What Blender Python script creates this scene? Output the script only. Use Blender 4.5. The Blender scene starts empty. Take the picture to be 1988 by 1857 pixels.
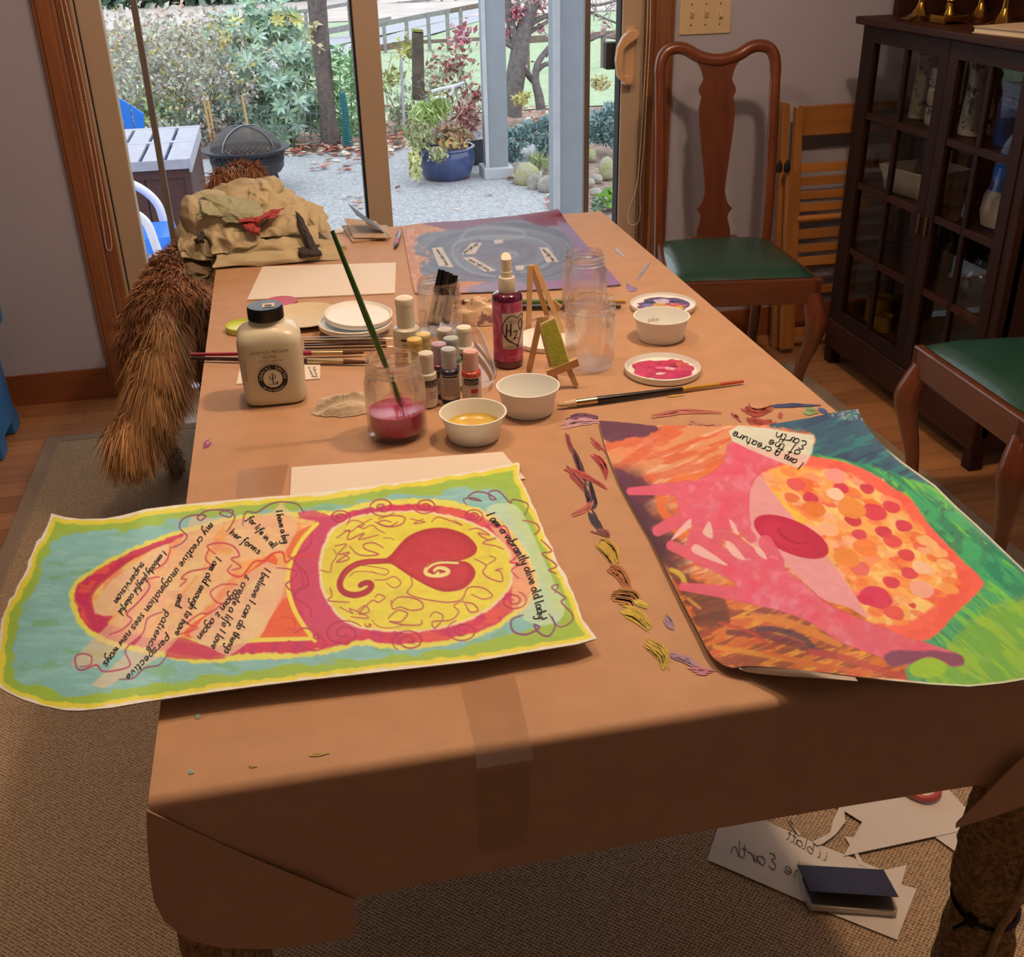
import bpy, bmesh, math, random
import numpy as np
from mathutils import Vector, Matrix, Euler

# ------------------------------------------------------------------ camera
W_PX, H_PX = 1988, 1857
F_PX, PITCH, ROLL, YAW, CAM_H = 2084.65, 0.48282, -0.02417, 0.19397, 1.37
CX, CY = 994.0, 928.5
_f = np.array([math.sin(YAW) * math.cos(PITCH), math.cos(YAW) * math.cos(PITCH), -math.sin(PITCH)])
_r0 = np.array([math.cos(YAW), -math.sin(YAW), 0.0])
_u0 = np.cross(_r0, _f)
CR = _r0 * math.cos(ROLL) + _u0 * math.sin(ROLL)
CU = -_r0 * math.sin(ROLL) + _u0 * math.cos(ROLL)
CF = _f
CO = np.array([0.0, 0.0, CAM_H])
scene = bpy.context.scene
COL = scene.collection
cam_d = bpy.data.cameras.new('camera')
cam_d.sensor_fit = 'HORIZONTAL'
cam_d.sensor_width = 36.0
cam_d.lens = 36.0 * F_PX / W_PX
cam_d.clip_start, cam_d.clip_end = 0.02, 400
cam = bpy.data.objects.new('camera', cam_d)
COL.objects.link(cam)
cam.matrix_world = Matrix(((CR[0], CU[0], -CF[0], 0), (CR[1], CU[1], -CF[1], 0), (CR[2], CU[2], -CF[2], CAM_H), (0, 0, 0, 1)))
scene.camera = cam

# ------------------------------------------------------------------ world (overcast sky), lamps, exposure
world = bpy.data.worlds.new('overcast_sky')
scene.world = world
world.use_nodes = True
wn = world.node_tree
wn.nodes['Background'].inputs[0].default_value = (0.93, 0.97, 1.04, 1)
wn.nodes['Background'].inputs[1].default_value = 2.0
LAMP_COL = (1.0, 0.66, 0.42)


def point_lamp(name, loc, power, radius, col=LAMP_COL):
    d = bpy.data.lights.new(name, 'POINT')
    d.energy = power
    d.color = col
    d.shadow_soft_size = radius
    o = bpy.data.objects.new(name, d)
    COL.objects.link(o)
    o.location = loc
    return o


# the pendant lamps hanging over the dining table, just above the frame
point_lamp('pendant_lamp_light', (0.0, 1.62, 2.05), 20.0, 0.05)
point_lamp('pendant_lamp_light', (0.84, 1.45, 2.38), 51.0, 0.05)
# weak fill light added behind the photographer, no known lamp there
point_lamp('fill_light', (-0.9, -0.7, 2.2), 2.5, 0.15)
scene.view_settings.view_transform = 'Standard'
scene.view_settings.look = 'None'
scene.view_settings.gamma = 1
scene.view_settings.use_curve_mapping = False
scene.view_settings.exposure = 0.0
scene.cycles.max_bounces, scene.cycles.diffuse_bounces, scene.cycles.glossy_bounces = 8, 3, 3
scene.cycles.transmission_bounces, scene.cycles.transparent_max_bounces = 8, 24


# ------------------------------------------------------------------ pixel -> world helpers
def ray(x, y):
    return CF + CR * ((x - CX) / F_PX) - CU * ((y - CY) / F_PX)


def PZ(x, y, z=0.74):
    d = ray(x, y)
    return CO + d * ((z - CAM_H) / d[2])


def PX(x, y, X):
    d = ray(x, y)
    return CO + d * (X / d[0])


def PY(x, y, Y):
    d = ray(x, y)
    return CO + d * (Y / d[1])


def proj(p):
    d = np.asarray(p, float) - CO
    z = d @ CF
    return CX + F_PX * (d @ CR) / z, CY - F_PX * (d @ CU) / z


def mpp(p):  # metres per pixel at a point
    return float((np.asarray(p, float) - CO) @ CF) / F_PX


def surf(x, y, hf, n=14):  # pixel -> point on a height field z = hf(x, y)
    z = 0.745
    for _ in range(n):
        p = PZ(x, y, z)
        z = hf(p[0], p[1])
    return PZ(x, y, z)


# ------------------------------------------------------------------ mesh builder
class MB:
    def __init__(self):
        self.v, self.f = [], []
        self.xf = None

    def add(self, vs, fs):
        o = len(self.v)
        if self.xf is not None:
            vs = [tuple(self.xf @ Vector(p)) for p in vs]
        self.v += [tuple(map(float, p)) for p in vs]
        self.f += [tuple(i + o for i in q) for q in fs]
        return self

    def box(self, c, s, rot=None):
        x, y, z = s[0] / 2, s[1] / 2, s[2] / 2
        vs = [Vector((i * x, j * y, k * z)) for k in (-1, 1) for j in (-1, 1) for i in (-1, 1)]
        if rot is not None:
            R = rot if isinstance(rot, Matrix) else Euler(rot).to_matrix()
            vs = [R @ p for p in vs]
        vs = [p + Vector(c) for p in vs]
        return self.add(vs, [(0, 2, 3, 1), (4, 5, 7, 6), (0, 1, 5, 4), (2, 6, 7, 3), (0, 4, 6, 2), (1, 3, 7, 5)])

    def bb(self, x0, x1, y0, y1, z0, z1):
        return self.box(((x0 + x1) / 2, (y0 + y1) / 2, (z0 + z1) / 2), (x1 - x0, y1 - y0, z1 - z0))

    def lathe(self, prof, seg=32, c=(0, 0, 0), sx=1.0, sy=1.0, cap0=False, cap1=False):
        vs, fs = [], []
        n = len(prof)
        for (r, z) in prof:
            for k in range(seg):
                a = 2 * math.pi * k / seg
                vs.append((c[0] + r * sx * math.cos(a), c[1] + r * sy * math.sin(a), c[2] + z))
        for i in range(n - 1):
            for k in range(seg):
                k2 = (k + 1) % seg
                fs.append((i * seg + k, i * seg + k2, (i + 1) * seg + k2, (i + 1) * seg + k))
        if cap0:
            fs.append(tuple(reversed(range(seg))))
        if cap1:
            fs.append(tuple(range((n - 1) * seg, n * seg)))
        return self.add(vs, fs)

    def tube(self, pts, r, seg=10, caps=True, closed=False, flat=1.0):
        pts = [Vector(p) for p in pts]
        n = len(pts)
        rs = r if hasattr(r, '__len__') else [r] * n
        vs, fs = [], []
        up = None
        for i, p in enumerate(pts):
            if closed:
                t = pts[(i + 1) % n] - pts[i - 1]
            else:
                t = pts[min(i + 1, n - 1)] - pts[max(i - 1, 0)]
            if t.length < 1e-9:
                t = Vector((0, 0, 1))
            t.normalize()
            if up is None:
                up = Vector((0, 0, 1)) if abs(t.z) < 0.9 else Vector((0, 1, 0))
            s = t.cross(up)
            if s.length < 1e-6:
                s = t.orthogonal()
            s.normalize()
            up = s.cross(t).normalized()
            for k in range(seg):
                a = 2 * math.pi * k / seg
                vs.append(p + (s * math.cos(a) + up * math.sin(a) * flat) * rs[i])
        m = n if closed else n - 1
        for i in range(m):
            for k in range(seg):
                k2 = (k + 1) % seg
                j = (i + 1) % n
                fs.append((i * seg + k, i * seg + k2, j * seg + k2, j * seg + k))
        if caps and not closed:
            fs.append(tuple(reversed(range(seg))))
            fs.append(tuple(range((n - 1) * seg, n * seg)))
        return self.add(vs, fs)

    def prism(self, poly, off, back=(0, 0, 0)):
        """closed polygon of 3-D points extruded by the vector off"""
        n = len(poly)
        a = [Vector(p) + Vector(back) for p in poly]
        b = [p + Vector(off) for p in a]
        fs = [tuple(reversed(range(n))), tuple(range(n, 2 * n))]
        for i in range(n):
            j = (i + 1) % n
            fs.append((i, j, n + j, n + i))
        return self.add(a + b, fs)

    def grid(self, P, closed_u=False):
        P = np.asarray(P, float)
        nu, nv = P.shape[:2]
        fs = []
        for i in range(nu if closed_u else nu - 1):
            i2 = (i + 1) % nu
            for j in range(nv - 1):
                fs.append((i * nv + j, i2 * nv + j, i2 * nv + j + 1, i * nv + j + 1))
        return self.add([tuple(p) for p in P.reshape(-1, 3)], fs)

    def sphere(self, c, r, seg=16, rings=10):
        r = r if hasattr(r, '__len__') else (r, r, r)
        P = []
        for i in range(rings + 1):
            t = math.pi * i / rings
            P.append([(c[0] + r[0] * math.sin(t) * math.cos(2 * math.pi * k / seg), c[1] + r[1] * math.sin(t) * math.sin(2 * math.pi * k / seg), c[2] - r[2] * math.cos(t)) for k in range(seg + 1)])
        return self.grid(P)

    def mesh(self, name, smooth=None):
        me = bpy.data.meshes.new(name)
        me.from_pydata(self.v, [], self.f)
        if smooth:
            me.shade_smooth()
            me.set_sharp_from_angle(angle=math.radians(smooth))
        me.update()
        return me

    def build(self, name, mat, parent=None, smooth=None, world=False, bevel=0.0, fixn=True):
        me = self.mesh(name, smooth)
        if fixn:
            bm = bmesh.new()
            bm.from_mesh(me)
            if bevel:
                bmesh.ops.bevel(bm, geom=[e for e in bm.edges if len(e.link_faces) == 2 and e.calc_face_angle(0) > 0.6], offset=bevel, segments=2, affect='EDGES', profile=0.5)
            bmesh.ops.recalc_face_normals(bm, faces=bm.faces)
            bm.to_mesh(me)
            bm.free()
        return link(name, me, mat, parent, world)


def link(name, me, mat, parent=None, world=False):
    o = bpy.data.objects.new(name, me)
    COL.objects.link(o)
    if mat is not None:
        if not me.materials:
            me.materials.append(mat)
    if parent is not None:
        o.parent = parent
        if world:
            o.matrix_parent_inverse = parent.matrix_basis.inverted()
    return o


def thing(name, label, cat, loc=(0, 0, 0), rz=0.0, group=None, rot=None):
    o = bpy.data.objects.new(name, None)
    o.empty_display_size = 0.05
    COL.objects.link(o)
    o.location = [float(a) for a in loc]
    o.rotation_euler = rot if rot is not None else (0, 0, rz)
    return tag(o, label, cat, group)


def tag(o, label, cat, group=None, kind=None):
    o['label'] = label
    o['category'] = cat
    if group:
        o['group'] = group
    if kind:
        o['kind'] = kind
    return o


def struct(o):
    o['kind'] = 'structure'
    return o


def copy_tree(o, parent=None):
    c = o.copy()
    COL.objects.link(c)
    if parent is not None:
        c.parent = parent
    for ch in [k for k in bpy.data.objects if k.parent == o]:
        copy_tree(ch, c)
    return c


def catmull(pts, n=8, closed=False):
    pts = np.asarray(pts, float)
    m = len(pts)
    if m < 3 and not closed:
        t = np.linspace(0, 1, n + 1)[:, None]
        return pts[0] * (1 - t) + pts[-1] * t
    out = []
    rng = range(m) if closed else range(m - 1)
    for i in rng:
        if closed:
            p0, p1, p2, p3 = pts[i - 1], pts[i], pts[(i + 1) % m], pts[(i + 2) % m]
        else:
            p0, p1, p2, p3 = pts[max(i - 1, 0)], pts[i], pts[i + 1], pts[min(i + 2, m - 1)]
        for k in range(n):
            t = k / n
            out.append(0.5 * ((2 * p1) + (-p0 + p2) * t + (2 * p0 - 5 * p1 + 4 * p2 - p3) * t * t + (-p0 + 3 * p1 - 3 * p2 + p3) * t ** 3))
    if not closed:
        out.append(pts[-1])
    return np.array(out)


# ------------------------------------------------------------------ numpy noise
_rng = np.random.default_rng(7)
_LAT = _rng.random((257, 257))


def vnoise(x, y, s=1.0, seed=0):
    x = np.asarray(x, float) / s + seed * 17.31
    y = np.asarray(y, float) / s + seed * 9.77
    xi, yi = np.floor(x).astype(int), np.floor(y).astype(int)
    fx, fy = x - xi, y - yi
    fx, fy = fx * fx * (3 - 2 * fx), fy * fy * (3 - 2 * fy)
    a, b = _LAT[xi % 256, yi % 256], _LAT[(xi + 1) % 256, yi % 256]
    c, d = _LAT[xi % 256, (yi + 1) % 256], _LAT[(xi + 1) % 256, (yi + 1) % 256]
    return (a * (1 - fx) + b * fx) * (1 - fy) + (c * (1 - fx) + d * fx) * fy


def fbm(x, y, s=1.0, seed=0, o=4):
    t, a, n = 0, 0.5, 0
    for i in range(o):
        t = t + a * vnoise(x, y, s / 2 ** i, seed + i * 3)
        n += a
        a *= 0.5
    return t / n


def sstep(a, b, x):
    t = np.clip((x - a) / (b - a), 0, 1)
    return t * t * (3 - 2 * t)


# ------------------------------------------------------------------ materials
def lin(c):
    if isinstance(c, str):
        c = c.lstrip('#')
        c = [int(c[i:i + 2], 16) for i in (0, 2, 4)]
    c = [v / 255 for v in c]
    return tuple(v / 12.92 if v <= 0.04045 else ((v + 0.055) / 1.055) ** 2.4 for v in c) + (1.0,)


MATS = {}


def node_mat(name):
    m = bpy.data.materials.new(name)
    m.use_nodes = True
    nt = m.node_tree
    b = nt.nodes['Principled BSDF']
    return m, nt, b


def pm(name, col, rough=0.6, metal=0.0, spec=0.5, noise=None, bump=None, coat=0.0, stretch=None, col2=None, sheen=0.0, trans=0.0):
    """procedural principled material; noise=(scale, amount), bump=(scale, strength)"""
    if name in MATS:
        return MATS[name]
    m, nt, b = node_mat(name)
    c = lin(col)
    b.inputs['Base Color'].default_value = c
    b.inputs['Roughness'].default_value = rough
    b.inputs['Metallic'].default_value = metal
    b.inputs['Specular IOR Level'].default_value = spec
    b.inputs['Coat Weight'].default_value = coat
    b.inputs['Sheen Weight'].default_value = sheen
    if trans:
        b.inputs['Transmission Weight'].default_value = trans
    tc = nt.nodes.new('ShaderNodeTexCoord')
    mp = nt.nodes.new('ShaderNodeMapping')
    nt.links.new(tc.outputs['Object'], mp.inputs[0])
    if stretch:
        mp.inputs['Scale'].default_value = stretch
    sc, am = noise if noise else (9.0, 0.06)
    nz = nt.nodes.new('ShaderNodeTexNoise')
    nz.inputs['Scale'].default_value = sc
    nz.inputs['Detail'].default_value = 5
    nt.links.new(mp.outputs[0], nz.inputs['Vector'])
    rp = nt.nodes.new('ShaderNodeValToRGB')
    c2 = lin(col2) if col2 else tuple(min(1, v * (1 + am)) for v in c[:3]) + (1,)
    c1 = c if col2 else tuple(v * (1 - am) for v in c[:3]) + (1,)
    rp.color_ramp.elements[0].position, rp.color_ramp.elements[1].position = 0.3, 0.7
    rp.color_ramp.elements[0].color, rp.color_ramp.elements[1].color = c1, c2
    nt.links.new(nz.outputs['Fac'], rp.inputs[0])
    nt.links.new(rp.outputs[0], b.inputs['Base Color'])
    if bump:
        n2 = nt.nodes.new('ShaderNodeTexNoise')
        n2.inputs['Scale'].default_value = bump[0]
        n2.inputs['Detail'].default_value = 3
        nt.links.new(mp.outputs[0], n2.inputs['Vector'])
        bp = nt.nodes.new('ShaderNodeBump')
        bp.inputs['Strength'].default_value = bump[1]
        bp.inputs['Distance'].default_value = 0.01
        nt.links.new(n2.outputs['Fac'], bp.inputs['Height'])
        nt.links.new(bp.outputs[0], b.inputs['Normal'])
    MATS[name] = m
    return m


def wood(name, c1, c2, axis='X', rough=0.4, scale=1.0, coat=0.15):
    if name in MATS:
        return MATS[name]
    st = {'X': (1.2, 14, 14), 'Y': (14, 1.2, 14), 'Z': (14, 14, 1.2)}[axis]
    m = pm(name, c1, rough=rough, coat=coat, noise=(2.6 * scale, 0.2), bump=(5, 0.06), stretch=st, col2=c2)
    nt = m.node_tree
    # plank-to-plank variation
    oi = nt.nodes.new('ShaderNodeObjectInfo')
    hs = nt.nodes.new('ShaderNodeHueSaturation')
    mr = nt.nodes.new('ShaderNodeMapRange')
    mr.inputs['To Min'].default_value, mr.inputs['To Max'].default_value = 0.78, 1.2
    nt.links.new(oi.outputs['Random'], mr.inputs['Value'])
    nt.links.new(mr.outputs[0], hs.inputs['Value'])
    b = nt.nodes['Principled BSDF']
    src = b.inputs['Base Color'].links[0].from_socket
    nt.links.new(src, hs.inputs['Color'])
    nt.links.new(hs.outputs[0], b.inputs['Base Color'])
    return m


def thin_glass(name, tint=(0.97, 0.98, 0.98), edge=(0.75, 0.78, 0.78), rough=0.02, ior=1.45, boost=1.0):
    """clear thin glass: transparent with a fresnel gloss and slightly absorbing rims"""
    if name in MATS:
        return MATS[name]
    m, nt, b = node_mat(name)
    nt.nodes.remove(b)
    out = nt.nodes['Material Output']
    tr = nt.nodes.new('ShaderNodeBsdfTransparent')
    gl = nt.nodes.new('ShaderNodeBsdfGlossy')
    gl.inputs['Roughness'].default_value = rough
    lw = nt.nodes.new('ShaderNodeLayerWeight')
    lw.inputs['Blend'].default_value = 0.5
    mc = nt.nodes.new('ShaderNodeMix')
    mc.data_type = 'RGBA'
    mc.inputs['A'].default_value = tint + (1,)
    mc.inputs['B'].default_value = edge + (1,)
    cu = nt.nodes.new('ShaderNodeMath')
    cu.operation = 'POWER'
    cu.inputs[1].default_value = 3
    nt.links.new(lw.outputs['Facing'], cu.inputs[0])
    nt.links.new(cu.outputs[0], mc.inputs['Factor'])
    nt.links.new(mc.outputs['Result'], tr.inputs['Color'])
    # Schlick reflectance from the facing angle (the same from both sides of a pane)
    f0 = ((ior - 1) / (ior + 1)) ** 2
    lf = nt.nodes.new('ShaderNodeLayerWeight')
    lf.inputs['Blend'].default_value = 0.5
    pw_ = nt.nodes.new('ShaderNodeMath')
    pw_.operation = 'POWER'
    pw_.inputs[1].default_value = 5
    nt.links.new(lf.outputs['Facing'], pw_.inputs[0])
    ma = nt.nodes.new('ShaderNodeMath')
    ma.operation = 'MULTIPLY_ADD'
    ma.inputs[1].default_value = 0.8 * boost
    ma.inputs[2].default_value = f0 * boost
    ma.use_clamp = True
    nt.links.new(pw_.outputs[0], ma.inputs[0])
    mx = nt.nodes.new('ShaderNodeMixShader')
    nt.links.new(ma.outputs[0], mx.inputs[0])
    nt.links.new(tr.outputs[0], mx.inputs[1])
    nt.links.new(gl.outputs[0], mx.inputs[2])
    nt.links.new(mx.outputs[0], out.inputs['Surface'])
    MATS[name] = m
    return m


def vcol_mat(name, rough=0.6, bump=None, spec=0.4, coat=0.0):
    if name in MATS:
        return MATS[name]
    m, nt, b = node_mat(name)
    at = nt.nodes.new('ShaderNodeAttribute')
    at.attribute_name = 'Col'
    nt.links.new(at.outputs['Color'], b.inputs['Base Color'])
    b.inputs['Roughness'].default_value = rough
    b.inputs['Specular IOR Level'].default_value = spec
    b.inputs['Coat Weight'].default_value = coat
    if bump:
        tc = nt.nodes.new('ShaderNodeTexCoord')
        n2 = nt.nodes.new('ShaderNodeTexNoise')
        n2.inputs['Scale'].default_value = bump[0]
        nt.links.new(tc.outputs['Object'], n2.inputs['Vector'])
        bp = nt.nodes.new('ShaderNodeBump')
        bp.inputs['Strength'].default_value = bump[1]
        bp.inputs['Distance'].default_value = 0.004
        nt.links.new(n2.outputs['Fac'], bp.inputs['Height'])
        nt.links.new(bp.outputs[0], b.inputs['Normal'])
    MATS[name] = m
    return m


def np_mesh(name, V, F, col=None, smooth=True):
    """fast mesh from arrays: V (n,3), F (m,k) all the same k; col (n,3) linear"""
    V = np.asarray(V, np.float32)
    F = np.asarray(F, np.int32)
    me = bpy.data.meshes.new(name)
    n, (m, k) = len(V), F.shape
    me.vertices.add(n)
    me.vertices.foreach_set('co', V.ravel())
    me.loops.add(m * k)
    me.loops.foreach_set('vertex_index', F.ravel())
    me.polygons.add(m)
    me.polygons.foreach_set('loop_start', np.arange(0, m * k, k, dtype=np.int32))
    me.update(calc_edges=True)
    if smooth:
        me.shade_smooth()
    if col is not None:
        at = me.attributes.new('Col', 'FLOAT_COLOR', 'POINT')
        c4 = np.ones((n, 4), np.float32)
        c4[:, :3] = col
        at.data.foreach_set('color', c4.ravel())
    me.validate()
    return me


def grid_faces(nu, nv):
    i, j = np.meshgrid(np.arange(nu - 1), np.arange(nv - 1), indexing='ij')
    a = (i * nv + j).ravel()
    return np.stack([a, a + nv, a + nv + 1, a + 1], 1)


LINC = lambda c: np.array(lin(c)[:3])
# ================================================================== ROOM
WY = 3.46           # inner face of the window wall
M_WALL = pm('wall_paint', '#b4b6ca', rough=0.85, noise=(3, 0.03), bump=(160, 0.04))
M_CEIL = pm('ceiling_paint', '#d9d4cb', rough=0.9)
M_TRIM = wood('fir_trim', '#7c4c30', '#91603e', 'Z', rough=0.35)
M_BASE = wood('fir_baseboard', '#844a2a', '#9a5d3a', 'X', rough=0.35)
M_FLOOR = wood('oak_floor', '#a8734a', '#bb885c', 'X', rough=0.35, coat=0.2)
M_VINYL = pm('tan_vinyl', '#bfac96', rough=0.5, noise=(4, 0.03))
M_BLACK = pm('black_seal', '#0d0d0f', rough=0.6)
M_PANE = thin_glass('window_glass', (0.97, 0.985, 0.985), (0.9, 0.93, 0.94), ior=1.35)
M_CREAM = pm('cream_plastic', '#ddc9a5', rough=0.4, noise=(6, 0.02))
RX0, RX1, RY0 = -2.1, 2.14, -1.9

fl = MB().bb(RX0, RX1, RY0, WY, -0.05, -0.012).build('floor', pm('subfloor', '#5a351d', rough=0.7))
struct(fl)
random.seed(3)
y = RY0
pw = 0.092
while y < WY:
    y1 = min(y + pw, WY)
    x = RX0 + random.uniform(-1.2, 0)
    while x < RX1:
        L = random.uniform(0.7, 1.7)
        a, b = max(x, RX0), min(x + L, RX1)
        if b - a > 0.02:
            p = MB().bb(-(b - a) / 2 + 0.0006, (b - a) / 2 - 0.0006, -(y1 - y) / 2 + 0.0006, (y1 - y) / 2 - 0.0006, -0.012, 0).build('plank', M_FLOOR, fl)
            p.location = ((a + b) / 2, (y + y1) / 2, 0)
        x += L
    y += pw

OX0, OX1, OZ1 = -0.585, 1.172, 2.06      # door opening
w = MB()
w.bb(RX0, OX0, WY, WY + 0.14, 0, 2.44)
w.bb(OX1, RX1, WY, WY + 0.14, 0, 2.44)
w.bb(OX0, OX1, WY, WY + 0.14, OZ1, 2.44)
struct(w.build('wall_far', M_WALL))
struct(MB().bb(RX1, RX1 + 0.1, RY0, WY, 0, 2.44).build('wall_right', M_WALL))
M_WALLD = pm('low_bounce_wall_paint', '#77788a', rough=0.85)  # unseen walls coloured darker to cut the light they bounce back
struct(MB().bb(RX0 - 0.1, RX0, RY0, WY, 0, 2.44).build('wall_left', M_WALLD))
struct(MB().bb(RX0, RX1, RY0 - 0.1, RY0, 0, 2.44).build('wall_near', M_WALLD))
struct(MB().bb(RX0, RX1, RY0, WY, 2.44, 2.5).build('ceiling', M_CEIL))
struct(MB().bb(RX0, -0.647, WY - 0.016, WY, 0, 0.082).bb(RX0, -0.647, WY - 0.01, WY, 0.082, 0.1).build('baseboard_left', M_BASE))
struct(MB().bb(1.228, RX1, WY - 0.016, WY, 0, 0.082).bb(1.228, RX1, WY - 0.01, WY, 0.082, 0.1).build('baseboard_right', M_BASE))


def casing(name, x0, x1):
    m = MB()
    m.bb(x0, x1, WY - 0.02, WY, 0, OZ1 + 0.06)
    m.bb(x0 + (x1 - x0) * 0.18, x0 + (x1 - x0) * 0.8, WY - 0.026, WY - 0.02, 0, OZ1 + 0.06)
    return struct(m.build(name, M_TRIM, bevel=0.003))


casing('trim_1', -0.647, -0.587)
casing('trim_2', 1.168, 1.228)
struct(MB().bb(-0.587, 1.168, WY - 0.02, WY, OZ1, OZ1 + 0.06).build('trim_3', M_BASE))
# wooden jamb liners
struct(MB().bb(-0.587, -0.572, WY, WY + 0.1, 0, OZ1).bb(-0.572, -0.556, WY + 0.03, WY + 0.06, 0, OZ1).build('trim_4', M_TRIM))
struct(MB().bb(1.152, 1.17, WY, WY + 0.1, 0, OZ1).build('trim_5', M_TRIM))

# ---- sliding glass door
GY = WY + 0.085
door = bpy.data.objects.new('door_1', None)
COL.objects.link(door)
door.location = (0.3, GY, 0)
struct(door)
door['label'] = 'sliding glass patio door with tan vinyl frame'


def dpart(name, m, mat, **k):
    return m.build(name, mat, door, world=True, **k)


dpart('frame', MB().bb(-0.556, -0.548, GY - 0.03, GY + 0.06, 0, 2.04).bb(1.14, 1.154, GY - 0.03, GY + 0.06, 0, 2.04).bb(-0.556, 1.154, GY - 0.03, GY + 0.06, 2.0, 2.05).bb(-0.556, 1.154, GY - 0.03, GY + 0.06, 0, 0.05), M_VINYL)
dpart('seal', MB().bb(-0.549, -0.545, GY - 0.028, GY - 0.02, 0, 2.04), M_BLACK)
dpart('stile', MB().bb(-0.546, -0.478, GY - 0.02, GY + 0.03, 0.05, 2.0), M_VINYL, bevel=0.003)
dpart('stile', MB().bb(0.238, 0.314, GY - 0.035, GY + 0.03, 0.05, 2.0), M_VINYL, bevel=0.003)
dpart('seal', MB().bb(0.231, 0.238, GY - 0.03, GY + 0.03, 0.05, 2.0), M_BLACK)
dpart('stile', MB().bb(1.078, 1.142, GY - 0.04, GY + 0.02, 0.05, 2.0), M_VINYL, bevel=0.003)
dpart('seal', MB().bb(1.074, 1.079, GY - 0.03, GY + 0.02, 0.05, 2.0), M_BLACK)
dpart('rail', MB().bb(-0.478, 0.238, GY - 0.02, GY + 0.03, 0.05, 0.13), M_VINYL)
dpart('rail', MB().bb(0.314, 1.078, GY - 0.035, GY + 0.02, 0.05, 0.13), M_VINYL)
dpart('rail', MB().bb(-0.478, 0.238, GY - 0.02, GY + 0.03, 1.93, 2.0), M_VINYL)
dpart('rail', MB().bb(0.314, 1.078, GY - 0.035, GY + 0.02, 1.93, 2.0), M_VINYL)
dpart('pane', MB().bb(-0.478, 0.238, GY + 0.003, GY + 0.006, 0.13, 1.93), M_PANE)
dpart('pane', MB().bb(0.314, 1.078, GY - 0.012, GY - 0.009, 0.13, 1.93), M_PANE)
M_SCR = pm('screen_frame', '#77675a', rough=0.5)
for px, py in ((262, 20), (1140, 20)):
    xx = PY(px, py, GY + 0.09)[0]
    dpart('screen_stile', MB().bb(xx - 0.009, xx + 0.009, GY + 0.08, GY + 0.1, 0.02, 2.02), M_SCR)
# handle: bracket shape in front of the stile, black latch behind the glass edge
h = MB()
hy = GY - 0.085
hp = [PY(1222, 60, hy), PY(1240, 58, hy), PY(1243, 66, hy), PY(1236, 76, hy), PY(1224, 84, hy), PY(1212, 96, hy), PY(1210, 120, hy), PY(1208, 138, hy), PY(1216, 150, hy), PY(1230, 156, hy), PY(1226, 164, hy), PY(1214, 164, hy), PY(1200, 150, hy), PY(1196, 118, hy), PY(1200, 92, hy), PY(1210, 72, hy)]
h.prism([tuple(p) for p in hp], (0, 0.022, 0))
a, b = PY(1232, 66, hy), PY(1222, 158, hy)
h.bb(a[0] - 0.014, a[0] + 0.014, hy + 0.005, GY - 0.038, a[2] - 0.014, a[2] + 0.012)
h.bb(b[0] - 0.014, b[0] + 0.014, hy + 0.005, GY - 0.038, b[2] - 0.012, b[2] + 0.014)
h.bb(a[0] - 0.016, a[0] + 0.016, GY - 0.045, GY - 0.038, b[2] - 0.02, a[2] + 0.02)
dpart('handle', h, pm('almond_handle', '#d9b48c', rough=0.4), bevel=0.003)
a, b = PY(1176, 82, GY + 0.06), PY(1197, 134, GY + 0.06)
dpart('latch', MB().bb(a[0], b[0] + 0.03, GY + 0.05, GY + 0.09, b[2], a[2]), M_BLACK, bevel=0.004)

# ---- bead chains of the blinds
M_BEAD = pm('white_beads', '#e2d4bb', rough=0.4)


def chain(label, pts, Y):
    t = thing('blind_chain', label, 'chain', PY(pts[0][0], pts[0][1], Y))
    line = catmull([PY(x, y, Y) for x, y in pts], 10)
    d = np.r_[0, np.cumsum(np.linalg.norm(np.diff(line, axis=0), axis=1))]
    n = int(d[-1] / 0.0062)
    s = np.linspace(0, d[-1], n)
    q = np.stack([np.interp(s, d, line[:, k]) for k in range(3)], 1)
    m = MB()
    for p in q:
        m.sphere(p, 0.0023, 6, 4)
    m.build('bead_string', M_BEAD, t, smooth=60, world=True)['kind'] = 'stuff'
    MB().tube(line, 0.0007, 4).build('cord', M_BEAD, t, world=True)


chain('white bead chain loop hanging beside the left door casing', [(105, -60), (130, 60), (158, 190), (183, 330), (200, 440), (206, 478), (212, 486), (217, 478), (212, 440), (192, 330), (167, 190), (140, 60), (112, -60)], WY - 0.005)
chain('white bead chain loop hanging beside the door handle', [(1259, -60), (1256, 60), (1251, 160), (1244, 280), (1236, 360), (1222, 405), (1219, 428), (1226, 436), (1238, 432), (1243, 412), (1243, 360), (1250, 280), (1257, 160), (1262, 60), (1264, -60)], WY - 0.008)

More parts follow.
